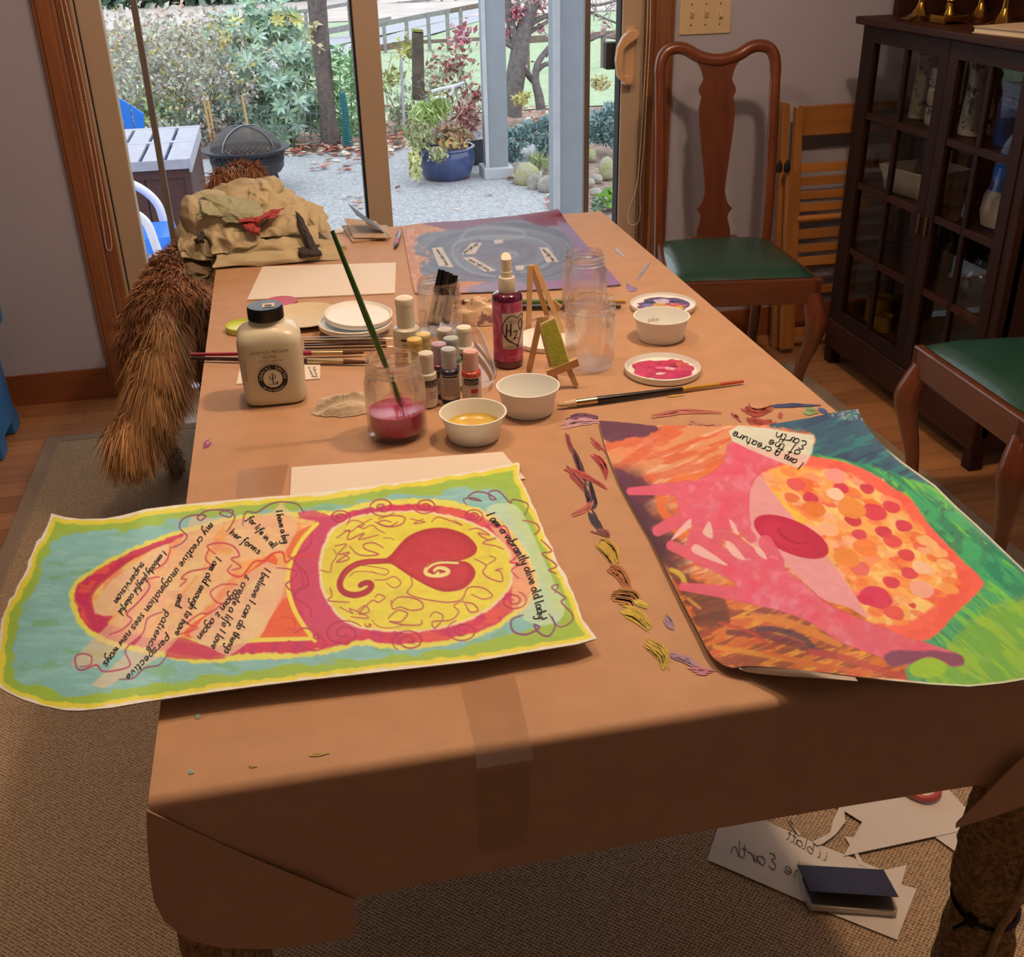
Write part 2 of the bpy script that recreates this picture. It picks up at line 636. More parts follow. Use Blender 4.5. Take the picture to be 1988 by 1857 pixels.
# ---- light switch plate
a, b = PY(1322, -40, WY), PY(1416, 64, WY)
sx0, sx1, sz0 = a[0], b[0], b[2]
sz1 = sz0 + 0.116
sw = thing('switch_plate', 'cream triple light switch plate on the grey wall', 'light switch', ((sx0 + sx1) / 2, WY, sz0))
MB().bb(sx0, sx1, WY - 0.006, WY, sz0, sz1).build('plate', M_CREAM, sw, world=True, bevel=0.003)
for k in range(3):
    xc = sx0 + (sx1 - sx0) * (0.22 + 0.28 * k)
    MB().box((xc, WY - 0.011, (sz0 + sz1) / 2 + (0.004 if k < 2 else -0.003)), (0.008, 0.016, 0.018), (0.5 if k < 2 else -0.5, 0, 0)).build('toggle', M_CREAM, sw, world=True, bevel=0.001)
    for dz in (-0.03, 0.03):
        MB().lathe([(0.0, -0.0008), (0.003, 0)], 8, cap1=True).build('screw', pm('screw_tan', '#8a7a5e', metal=0.6, rough=0.4), sw, world=True).matrix_basis = Matrix.Translation((xc, WY - 0.0066, (sz0 + sz1) / 2 + dz)) @ Euler((math.pi / 2, 0, 0)).to_matrix().to_4x4()

# ---- rug
rug = thing('area_rug', 'large taupe woven sisal rug with grey binding under the dining table', 'rug', (0.4, 1.6, 0))
RU = (-0.805, 1.6, -0.4, 3.15)


def rug_mat():
    m, nt, b = node_mat('sisal_weave')
    tc = nt.nodes.new('ShaderNodeTexCoord')
    sep = nt.nodes.new('ShaderNodeSeparateXYZ')
    nt.links.new(tc.outputs['Object'], sep.inputs[0])

    def wave(axis, per):
        a = nt.nodes.new('ShaderNodeMath')
        a.operation = 'MULTIPLY'
        a.inputs[1].default_value = 2 * math.pi / per
        nt.links.new(sep.outputs[axis], a.inputs[0])
        s = nt.nodes.new('ShaderNodeMath')
        s.operation = 'SINE'
        nt.links.new(a.outputs[0], s.inputs[0])
        return s
    # wobble
    nz = nt.nodes.new('ShaderNodeTexNoise')
    nz.inputs['Scale'].default_value = 60
    nt.links.new(tc.outputs['Object'], nz.inputs['Vector'])
    mix = nt.nodes.new('ShaderNodeMix')
    mix.data_type = 'VECTOR'
    mix.inputs['Factor'].default_value = 0.004
    nt.links.new(tc.outputs['Object'], mix.inputs['A'])
    nt.links.new(nz.outputs['Color'], mix.inputs['B'])
    nt.links.new(mix.outputs['Result'], sep.inputs[0])
    s1, s2 = wave(0, 0.0085), wave(1, 0.0075)
    mu = nt.nodes.new('ShaderNodeMath')
    mu.operation = 'MULTIPLY'
    nt.links.new(s1.outputs[0], mu.inputs[0])
    nt.links.new(s2.outputs[0], mu.inputs[1])
    n2 = nt.nodes.new('ShaderNodeTexNoise')
    n2.inputs['Scale'].default_value = 220
    n2.inputs['Detail'].default_value = 3
    nt.links.new(tc.outputs['Object'], n2.inputs['Vector'])
    ad = nt.nodes.new('ShaderNodeMath')
    ad.operation = 'MULTIPLY_ADD'
    ad.inputs[1].default_value = 0.28
    nt.links.new(mu.outputs[0], ad.inputs[0])
    nt.links.new(n2.outputs['Fac'], ad.inputs[2])
    rp = nt.nodes.new('ShaderNodeValToRGB')
    rp.color_ramp.elements[0].position, rp.color_ramp.elements[1].position = 0.2, 0.8
    rp.color_ramp.elements[0].color, rp.color_ramp.elements[1].color = lin('#8a745a'), lin('#dcc5a6')
    nt.links.new(ad.outputs[0], rp.inputs[0])
    nt.links.new(rp.outputs[0], b.inputs['Base Color'])
    b.inputs['Roughness'].default_value = 0.95
    b.inputs['Specular IOR Level'].default_value = 0.1
    bp = nt.nodes.new('ShaderNodeBump')
    bp.inputs['Strength'].default_value = 0.9
    bp.inputs['Distance'].default_value = 0.003
    nt.links.new(ad.outputs[0], bp.inputs['Height'])
    nt.links.new(bp.outputs[0], b.inputs['Normal'])
    return m


bw = 0.042
MB().bb(RU[0] + bw, RU[1] - bw, RU[2] + bw, RU[3] - bw, 0.0, 0.008).build('weave', rug_mat(), rug, world=True)
M_BIND = pm('rug_binding', '#9a8874', rough=0.9, noise=(200, 0.15), bump=(400, 0.2))
for (x0, x1, y0, y1) in ((RU[0], RU[0] + bw, RU[2], RU[3]), (RU[1] - bw, RU[1], RU[2], RU[3]), (RU[0] + bw, RU[1] - bw, RU[3] - bw, RU[3]), (RU[0] + bw, RU[1] - bw, RU[2], RU[2] + bw)):
    MB().bb(x0, x1, y0, y1, 0.0, 0.0095).build('binding', M_BIND, rug, world=True, bevel=0.003)
# ================================================================== TABLE + KRAFT PAPER
TX0, TX1, TY0, TY1, TZ = -0.168, 0.716, 0.705, 2.475, 0.735
PT = 0.7395        # top of the kraft paper
M_TABLE = wood('table_wood', '#4a2a18', '#5e3820', 'Y', rough=0.4)
M_KRAFT = pm('kraft_paper', '#be997a', rough=0.62, spec=0.3, noise=(26, 0.05), bump=(300, 0.03))
M_JUTE = pm('jute_wrap', '#a8875f', rough=1.0, noise=(140, 0.5), bump=(170, 1.0), spec=0.05)
M_ROPE = pm('jute_rope', '#b49570', rough=0.9, noise=(120, 0.25), bump=(300, 0.5))
M_TIE = pm('black_nylon', '#0b0b0c', rough=0.35)
tb = thing('dining_table', 'rectangular dining table hidden under brown kraft paper', 'table', ((TX0 + TX1) / 2, (TY0 + TY1) / 2, 0))
MB().bb(TX0 + 0.003, TX1 - 0.003, TY0 + 0.003, TY1 - 0.003, TZ - 0.03, TZ).build('tabletop', M_TABLE, tb, world=True, bevel=0.004)
MB().bb(TX0 + 0.06, TX1 - 0.06, TY0 + 0.06, TY1 - 0.06, TZ - 0.105, TZ - 0.031).build('apron', M_TABLE, tb, world=True)
LEG = [(-0.150, 0.785), (0.706, 0.762), (0.650, 2.405), (-0.100, 2.405)]
for k, (lx, ly) in enumerate(LEG):
    lg = MB().bb(lx - 0.024, lx + 0.024, ly - 0.024, ly + 0.024, 0.0082, 0.702).build('leg', M_TABLE, tb, world=True, bevel=0.006)
    if k < 2:
        # jute sleeve, knobbly, with a rope and a black cable tie
        n, sg = 60, 40
        P = []
        for i in range(n + 1):
            z = 0.012 + 0.52 * i / n
            ring = []
            for j in range(sg + 1):
                a = 2 * math.pi * (j % sg) / sg
                r = 0.041 + 0.003 * math.sin(6 * a + z * 30) + 0.008 * (fbm(math.cos(a) * 3 + 9, math.sin(a) * 3 + z * 30, 0.6, k) - 0.5)
                pinch = 1 - 0.20 * math.exp(-((z - 0.33) / 0.02) ** 2) - 0.18 * math.exp(-((z - 0.16) / 0.02) ** 2)
                ring.append((lx + r * pinch * math.cos(a), ly + r * pinch * math.sin(a), z))
            P.append(ring)
        MB().grid(P).build('jute_sleeve', M_JUTE, lg, smooth=70, world=True)
        for zt in (0.33, 0.16):
            MB().tube([(lx + 0.0365 * math.cos(a), ly + 0.0365 * math.sin(a), zt + 0.006 * math.sin(a * 1)) for a in np.linspace(0, 2 * math.pi, 28)[:-1]], 0.0034, 6, closed=True, flat=0.6).build('cable_tie', M_TIE, lg, smooth=60, world=True)
            MB().box((lx - 0.032, ly - 0.022, zt + 0.002), (0.014, 0.012, 0.010), (0, 0.2, 0.5)).box((lx - 0.048, ly - 0.025, zt - 0.002), (0.018, 0.004, 0.006), (0, -0.2, 0.1)).build('tie_head', M_TIE, lg, world=True)
        rp = catmull([(lx + 0.010, ly - 0.046, 0.53), (lx + 0.004, ly - 0.048, 0.45), (lx - 0.002, ly - 0.046, 0.38), (lx - 0.008, ly - 0.040, 0.33), (lx - 0.018, ly - 0.042, 0.27), (lx - 0.026, ly - 0.036, 0.22), (lx - 0.024, ly - 0.03, 0.16), (lx - 0.02, ly - 0.042, 0.09)], 8)
        MB().tube(rp, 0.0045, 8).build('rope', M_ROPE, lg, smooth=60, world=True)

kp = thing('kraft_paper_cover', 'brown kraft paper wrapped over the whole dining table', 'table cover', ((TX0 + TX1) / 2, (TY0 + TY1) / 2, TZ))
# the sheet: a section across the table in y (front flap - rounded edge - top - far flap)
R = 0.011


def edge_arc(n=7):
    return [(R - R * math.cos(t), -R + R * math.sin(t)) for t in np.linspace(0, math.pi / 2, n)]  # (inset from outside, z rel. top)


sec = [(TY0 - 0.008, 0.582)] + [(TY0 - 0.008 + 0.002 * math.sin(i), 0.582 + i * 0.026) for i in range(1, 5)]
sec += [(TY0 - 0.008 + a, PT + b) for a, b in edge_arc()]
ys = np.linspace(TY0 + 0.03, TY1 - 0.03, 60)
sec += [(yy, PT) for yy in ys]
sec += [(TY1 + 0.008 - a, PT + b) for a, b in reversed(edge_arc())]
sec += [(TY1 + 0.008, 0.66), (TY1 + 0.008, 0.60)]
xs = np.linspace(TX0 - 0.002, TX1 + 0.002, 46)
G = []
for xx in xs:
    row = []
    for (yy, zz) in sec:
        dz = 0.0009 * (fbm(xx * 10, yy * 10, 1.3, 2) - 0.5) if zz > PT - 0.001 else 0
        if zz < 0.6 and yy < 1:
            zz = zz + 0.012 * math.sin((xx + 0.17) * 3.2) + 0.004
        row.append((xx, yy, zz + dz))
    G.append(row)
MB().grid(G).build('sheet', M_KRAFT, kp, smooth=50, world=True)


def side_flap(x0, sgn, zlow):
    # section runs from the top surface out and down
    rows2 = []
    for yy in np.linspace(TY0, TY1, 50):
        zl = zlow + 0.012 * math.sin(yy * 5)
        sec2 = [(x0 - sgn * 0.010 + sgn * 0.012 * math.sin(t), PT - 0.012 + 0.012 * math.cos(t)) for t in np.linspace(0, math.pi / 2, 6)]
        sec2 += [(x0 + sgn * 0.004, PT - 0.04), (x0 + sgn * (0.005 + 0.003 * math.sin(yy * 9)), zl)]
        rows2.append([(a, yy, b) for a, b in sec2])
    return MB().grid(rows2).build('side_flap', M_KRAFT, kp, smooth=50, world=True)


side_flap(TX0, -1, 0.60)
side_flap(TX1, 1, 0.655)
# gift-wrap fold over the near left corner
YF = TY0 - 0.0115
cf = [(284, 1573), (480, 1662), (687, 1747), (689, 1790), (688, 1816), (600, 1834), (520, 1842), (430, 1840), (370, 1825), (320, 1790), (299, 1750), (291, 1700), (286, 1640)]
MB().prism([tuple(PY(a, b, YF)) for a, b in cf], (0, 0.0012, 0)).build('corner_flap', M_KRAFT, kp, world=True)
cf2 = [(1988, 1470), (1960, 1494), (1905, 1552), (1858, 1597), (1856, 1607), (1930, 1585), (2010, 1556), (2060, 1500)]
MB().prism([tuple(PY(a, b, YF - 0.006)) for a, b in cf2], (0, 0.0012, 0)).build('corner_flap', M_KRAFT, kp, world=True)

# packing tape
M_TAPE = thin_glass('packing_tape', (0.955, 0.945, 0.93), (0.9, 0.88, 0.86), rough=0.28, ior=1.45, boost=0.45)


def tape(label, quads, z=PT + 0.0012):
    t = thing('packing_tape', label, 'tape', quads[0][0])
    for q in quads:
        MB().prism([tuple(p) for p in q], (0, 0, -0.0002)).build('strip', M_TAPE, t, world=True)
    return t


T = lambda x, y: PZ(x, y, PT + 0.0014)
tape('clear packing tape running down the near edge of the kraft paper', [[T(893, 1330), T(1000, 1312), T(1030, 1440), T(1036, 1474), T(926, 1492), T(920, 1440)],
     [PY(922, 1500, TY0 - 0.0105), PY(1032, 1484, TY0 - 0.0105), PY(1024, 1640, TY0 - 0.0105), PY(930, 1662, TY0 - 0.0105)]])
tape('short clear tape patch on the table by the left painting', [[T(462, 912), T(560, 900), T(548, 958), T(458, 966)]])

# ================================================================== PAINTINGS (pigment stored on the sheets as point colours)
WHITE_SEEN = LINC('#ebc8aa')


def UW(c):
    """surface colour of something seen in the warm lamp light"""
    v = LINC(c) * 0.86 / WHITE_SEEN
    return np.clip(v, 0.004, 0.95)


def UWm(name, c, **k):
    v = UW(c)
    s = [int(round(255 * (1.055 * a ** (1 / 2.4) - 0.055 if a > 0.0031308 else 12.92 * a))) for a in v]
    return pm(name, '#%02x%02x%02x' % tuple(s), **k)


class Canvas:
    def __init__(self, X, Y, base):
        self.X, self.Y = X, Y
        self.c = np.tile(UW(base), (len(X), 1))

    def blend(self, idx, a, col):
        col = UW(col) if isinstance(col, str) else col
        a = np.asarray(a)[:, None]
        self.c[idx] = self.c[idx] * (1 - a) + col * a

    def _near(self, pts, m):
        x0, y0 = pts.min(0) - m
        x1, y1 = pts.max(0) + m
        return np.nonzero((self.X > x0) & (self.X < x1) & (self.Y > y0) & (self.Y < y1))[0]

    def _seg(self, i, pts, closed):
        x, y = self.X[i], self.Y[i]
        d2 = np.full(len(i), 1e9)
        arg = np.zeros(len(i))
        ins = np.zeros(len(i), bool)
        n = len(pts)
        for k in range(n if closed else n - 1):
            a, b = pts[k], pts[(k + 1) % n]
            e = b - a
            L = max(e @ e, 1e-9)
            t = np.clip(((x - a[0]) * e[0] + (y - a[1]) * e[1]) / L, 0, 1)
            q = (x - a[0] - t * e[0]) ** 2 + (y - a[1] - t * e[1]) ** 2
            m = q < d2
            d2[m] = q[m]
            arg[m] = (k + t[m]) / max(n - 1, 1)
            if closed:
                c = ((a[1] > y) != (b[1] > y))
                if abs(e[1]) > 1e-9:
                    ins ^= c & (x < a[0] + (y - a[1]) * e[0] / e[1])
        return np.sqrt(d2), arg, ins

    def fill(self, poly, col, soft=1.5, alpha=1.0, wob=0.0, seed=1, ns=12, smooth=True, streak=None):
        pts = catmull(poly, 5, True) if smooth else np.asarray(poly, float)
        i = self._near(pts, 6 + wob)
        if not len(i):
            return
        d, _, ins = self._seg(i, pts, True)
        sd = np.where(ins, d, -d)
        if wob:
            sd = sd + wob * 2 * (fbm(self.X[i], self.Y[i], ns, seed) - 0.5)
        a = sstep(-soft, soft, sd) * alpha
        if streak is not None:
            a = a * np.clip(streak(self.X[i], self.Y[i]), 0, 1)
        self.blend(i, a, col)

    def stroke(self, pts, w, col, alpha=1.0, soft=0.9, taper=0.35, smooth=7, dry=0.0):
        p = catmull(pts, smooth) if smooth else np.asarray(pts, float)
        i = self._near(p, w + 2)
        if not len(i):
            return
        d, t, _ = self._seg(i, p, False)
        ww = w * 0.5 * (1 - taper + taper * np.sin(np.pi * np.clip(t * 0.9 + 0.05, 0, 1)) ** 0.6)
        a = (1 - sstep(ww - soft, ww + soft, d)) * alpha
        if dry:
            a = a * (1 - dry * (vnoise(self.X[i], self.Y[i], 3.0, 5) > 0.6))
        self.blend(i, a, col)

    def capsule(self, a, b, r0, r1, col, alpha=1.0, soft=1.0, grow=0.0):
        a, b = np.array(a, float), np.array(b, float)
        i = self._near(np.array([a, b]), max(r0, r1) + 4)
        if not len(i):
            return
        e = b - a
        t = np.clip(((self.X[i] - a[0]) * e[0] + (self.Y[i] - a[1]) * e[1]) / (e @ e), 0, 1)
        d = np.hypot(self.X[i] - a[0] - t * e[0], self.Y[i] - a[1] - t * e[1])
        r = r0 + (r1 - r0) * t + grow
        self.blend(i, (1 - sstep(r - soft, r + soft, d)) * alpha, col)

    def edge(self, outline):
        i = np.arange(len(self.X))
        d, _, _ = self._seg(i, np.asarray(outline, float), True)
        return d

    def noise_mul(self, amp, s, seed, sx=1.0, sy=1.0, ang=0.0):
        ca, sa = math.cos(ang), math.sin(ang)
        u, v = (self.X * ca + self.Y * sa) * sx, (-self.X * sa + self.Y * ca) * sy
        n = fbm(u, v, s, seed) - 0.5
        self.c = np.clip(self.c * (1 + amp * 2 * n[:, None]), 0, 0.97)


def resample(p, n):
    p = np.asarray(p, float)
    d = np.r_[0, np.cumsum(np.linalg.norm(np.diff(p, axis=0), axis=1))]
    s = np.linspace(0, d[-1], n)
    return np.stack([np.interp(s, d, p[:, 0]), np.interp(s, d, p[:, 1])], 1)


def coons(top, bot, left, right, nu, nv):
    T, B, L, Rr = resample(top, nu), resample(bot, nu), resample(left, nv), resample(right, nv)
    u, v = np.linspace(0, 1, nu)[:, None, None], np.linspace(0, 1, nv)[None, :, None]
    S = T[:, None] * (1 - v) + B[:, None] * v + L[None] * (1 - u) + Rr[None] * u
    S = S - (T[0] * (1 - u) * (1 - v) + T[-1] * u * (1 - v) + B[0] * (1 - u) * v + B[-1] * u * v)
    return S


def ragged(p, amp, n, seed, ends=True):
    q = resample(p, n)
    t = np.gradient(q, axis=0)
    nn = np.stack([-t[:, 1], t[:, 0]], 1) / np.maximum(np.linalg.norm(t, axis=1, keepdims=True), 1e-6)
    a = (fbm(np.arange(n) * 1.0, np.zeros(n), 7, seed) - 0.5) * 2 * amp
    a[0] = a[-1] = 0
    return q + nn * a[:, None]


def px_to_surface(Xp, Yp, hf, n=16):
    z = np.full(Xp.shape, 0.745)
    d = CF[None] + CR[None] * ((Xp - CX) / F_PX)[:, None] - CU[None] * ((Yp - CY) / F_PX)[:, None]
    for _ in range(n):
        t = (z - CAM_H) / d[:, 2]
        P = CO[None] + d * t[:, None]
        z = hf(P[:, 0], P[:, 1])
    t = (z - CAM_H) / d[:, 2]
    return CO[None] + d * t[:, None]


def sheet_thing(name, label, S, hf, paint, base, parent_loc, rough=0.5, back='#e9d9c4'):
    nu, nv = S.shape[:2]
    X, Y = S[..., 0].ravel(), S[..., 1].ravel()
    P = px_to_surface(X, Y, hf)
    cv = Canvas(X, Y, base)
    paint(cv)
    t = thing(name, label, 'painting', parent_loc)
    me = np_mesh('painted_sheet', P, grid_faces(nu, nv), cv.c)
    link('painted_sheet', me, vcol_mat('acrylic_paint', rough=rough, spec=0.45, bump=(380, 0.12)), t, world=True)
    # paper body underneath (thickness)
    st = max(1, nu // 120), max(1, nv // 60)
    Q = P.reshape(nu, nv, 3)
    iu = np.unique(np.r_[np.arange(0, nu, st[0]), nu - 1])
    iv = np.unique(np.r_[np.arange(0, nv, st[1]), nv - 1])
    Q = Q[np.ix_(iu, iv)] - np.array([0, 0, 0.0012])
    link('paper_back', np_mesh('paper_back', Q.reshape(-1, 3), grid_faces(len(iu), len(iv))), pm('watercolour_paper', '#e8e2d6', rough=0.8), t, world=True)
    return t


# ---- hand lettering: a small single-stroke alphabet
GL = {
    'a': (0.95, [[(.8, .85), (.4, 1), (.1, .55), (.25, .05), (.55, .1), (.8, .5), (.83, .95), (.83, .2), (1, 0)]]),
    'b': (0.9, [[(.15, 2), (.12, .1), (.45, 0), (.8, .4), (.55, .9), (.15, .55)]]),
    'c': (0.85, [[(.8, .8), (.45, 1), (.1, .5), (.4, 0), (.85, .2)]]),
    'd': (1.0, [[(.8, .85), (.35, 1), (.1, .5), (.4, 0), (.8, .5), (.88, 2), (.85, .1), (1, 0)]]),
    'e': (0.85, [[(.05, .4), (.7, .6), (.5, 1), (.15, .7), (.3, .05), (.85, .25)]]),
    'f': (0.7, [[(.8, 1.75), (.5, 2), (.35, 1.2), (.3, -.6), (.1, -.8)], [(0, 1), (.65, 1.05)]]),
    'g': (0.95, [[(.8, .9), (.4, 1), (.1, .55), (.4, .1), (.78, .5), (.83, .95), (.78, -.6), (.4, -1), (.1, -.7)]]),
    'h': (0.95, [[(.12, 2), (.12, 0), (.3, .75), (.6, .95), (.8, .6), (.82, 0)]]),
    'i': (0.45, [[(.2, 1), (.2, .15), (.4, 0)], [(.22, 1.5), (.26, 1.44)]]),
    'j': (0.45, [[(.3, 1), (.28, -.6), (0, -.9)], [(.32, 1.5), (.36, 1.44)]]),
    'k': (0.85, [[(.12, 2), (.12, 0)], [(.75, .95), (.15, .45), (.8, 0)]]),
    'l': (0.45, [[(.2, 2), (.18, .2), (.42, 0)]]),
    'm': (1.4, [[(.1, 1), (.12, 0), (.35, .9), (.6, .8), (.62, 0), (.85, .9), (1.1, .8), (1.12, .15), (1.3, 0)]]),
    'n': (0.95, [[(.1, 1), (.12, 0), (.4, .9), (.72, .8), (.74, .15), (.92, 0)]]),
    'o': (0.9, [[(.5, 1), (.12, .7), (.2, .1), (.6, .05), (.8, .55), (.5, 1), (.85, .9)]]),
    'p': (0.9, [[(.12, 1), (.12, -1), (.15, .6), (.5, 1), (.8, .6), (.5, .05), (.15, .2)]]),
    'r': (0.7, [[(.12, 1), (.15, 0), (.25, .7), (.6, 1), (.72, .85)]]),
    's': (0.75, [[(.7, .85), (.35, 1), (.2, .7), (.62, .35), (.5, 0), (.08, .1)]]),
    't': (0.6, [[(.3, 1.7), (.28, .2), (.55, 0)], [(.02, 1.1), (.6, 1.15)]]),
    'u': (0.95, [[(.1, 1), (.15, .2), (.45, 0), (.75, .4), (.78, 1), (.8, .15), (.95, 0)]]),
    'v': (0.85, [[(.08, 1), (.4, 0), (.78, 1)]]),
    'w': (1.15, [[(.08, 1), (.3, 0), (.55, .8), (.8, 0), (1.05, 1)]]),
    'y': (0.9, [[(.1, 1), (.2, .3), (.5, .2), (.78, 1), (.6, -.5), (.25, -1), (.05, -.7)]]),
    'I': (0.5, [[(.25, 1.9), (.2, 0)]]), 'H': (1.0, [[(.15, 1.9), (.12, 0)], [(.85, 1.9), (.82, 0)], [(.1, 1), (.85, 1)]]),
    'E': (0.95, [[(.8, 1.7), (.4, 1.9), (.2, 1.5), (.5, 1.1), (.12, .6), (.35, 0), (.85, .2)]]),
    '2': (0.9, [[(.1, 1.4), (.45, 1.9), (.75, 1.4), (.1, .05), (.4, .15), (.85, 0)]]), 'O': (1.0, [[(.5, 1.9), (.12, 1.2), (.2, .2), (.6, 0), (.88, .8), (.75, 1.7), (.5, 1.9)]]),
    '&': (0.9, [[(.75, 1.1), (.3, 1.1), (.45, .6), (.1, .3), (.5, 0), (.8, .4)]]), '!': (0.4, [[(.2, 1.9), (.2, .6)], [(.2, .1), (.24, .02)]]), '.': (0.3, [[(.1, .1), (.15, .02)]]),
    'W': (1.2, [[(.05, 1.9), (.3, 0), (.6, 1.4), (.9, 0), (1.2, 1.9)]]), 'L': (0.8, [[(.2, 1.9), (.15, .05), (.8, 0)]]), 'S': (0.8, [[(.75, 1.6), (.4, 1.9), (.15, 1.4), (.7, .6), (.45, 0), (.08, .3)]]),
}


def letter_lines(text, jitter=0.05, seed=1):
    r = random.Random(seed)
    out, x = [], 0.0
    for ch in text:
        if ch == ' ':
            x += 0.55
            continue
        w_, st = GL.get(ch, GL.get(ch.lower(), (0.8, [])))
        for s in st:
            out.append(np.array([(x + a + 0.12 * b + r.uniform(-jitter, jitter), b + r.uniform(-jitter, jitter)) for a, b in s]))
        x += w_ + 0.06
    return out, x


def write_px(text, p0, p1, xh, wpx, place, mat, parent, up=None, seed=1, bow=0.0, name='handwriting'):
    """lettering from pixel p0 to p1 (baseline), x-height xh px; place(px, py) -> world point"""
    L, total = letter_lines(text, seed=seed)
    p0, p1 = np.array(p0, float), np.array(p1, float)
    d = (p1 - p0) / total
    e = (p1 - p0) / np.linalg.norm(p1 - p0)
    u = np.array([e[1], -e[0]]) if up is None else np.array(up, float)
    m = MB()
    for s in L:
        q = catmull(s, 4)
        px = p0 + q[:, :1] * d + q[:, 1:] * u * xh + (bow * np.sin(np.pi * q[:, :1] / total)) * u
        t = np.gradient(px, axis=0)
        n = np.stack([-t[:, 1], t[:, 0]], 1) / np.maximum(np.linalg.norm(t, axis=1, keepdims=True), 1e-6)
        vs = []
        for a, b in zip(px, n):
            vs += [tuple(place(*(a + b * wpx / 2))), tuple(place(*(a - b * wpx / 2)))]
        m.add(vs, [(2 * i, 2 * i + 1, 2 * i + 3, 2 * i + 2) for i in range(len(px) - 1)])
    return m.build(name, mat, parent, world=True, fixn=False)


M_INK = pm('black_ink', '#14100f', rough=0.5)
cA = lambda L: [(x * 0.31187, 860 + y * 0.31187) for x, y in L]
cB = lambda L: [(560 + x * 0.31187, 860 + y * 0.31187) for x, y in L]
cC = lambda L: [(1060 + x * 0.46680, 760 + y * 0.46680) for x, y in L]

# ---------------------------------------------------------------- painting with the heart
top1 = [(100, 996), (125, 1003), (156, 1007), (203, 1006), (237, 1000), (281, 988), (343, 980), (437, 971), (530, 963), (563, 961), (620, 955), (710, 944), (841, 927), (934, 911), (1006, 897)]
right1 = ragged([(1006, 897), (1009, 919), (1022, 950), (1040, 991), (1056, 1035), (1075, 1072), (1096, 1116), (1112, 1150), (1131, 1200), (1143, 1219), (1159, 1239)], 5, 90, 3)
bot1 = [(-5, 1325), (0, 1334), (12, 1342), (41, 1356), (78, 1368), (125, 1378), (156, 1379), (218, 1373), (281, 1362), (374, 1348), (499, 1331), (591, 1320), (716, 1306), (841, 1292), (934, 1281), (1028, 1265), (1121, 1250), (1159, 1239)]
left1 = ragged([(100, 996), (94, 1016), (90, 1031), (75, 1053), (65, 1075), (50, 1106), (31, 1147), (19, 1162), (9, 1190), (0, 1209), (-4, 1260), (-6, 1300), (-5, 1325)], 7, 90, 8)


def hf1(x, y):
    x, y = np.asarray(x, float), np.asarray(y, float)
    z = 0.7445 + 0.013 * sstep(0.20, 0.0, y - 0.80) * sstep(0.30, 0.10, x) + 0.007 * sstep(0.13, 0.24, x) * sstep(1.05, 0.85, y)
    off = np.clip(-0.165 - x, 0, 1)
    z = z + 0.012 * sstep(0.0, 0.06, off) - 1.1 * off ** 2 * sstep(1.3, 0.95, y)
    z = z - 0.10 * np.clip(off - 0.02, 0, 1) * sstep(1.10, 1.2, y)
    return z


def hf1s(x, y):
    return float(hf1(x, y))


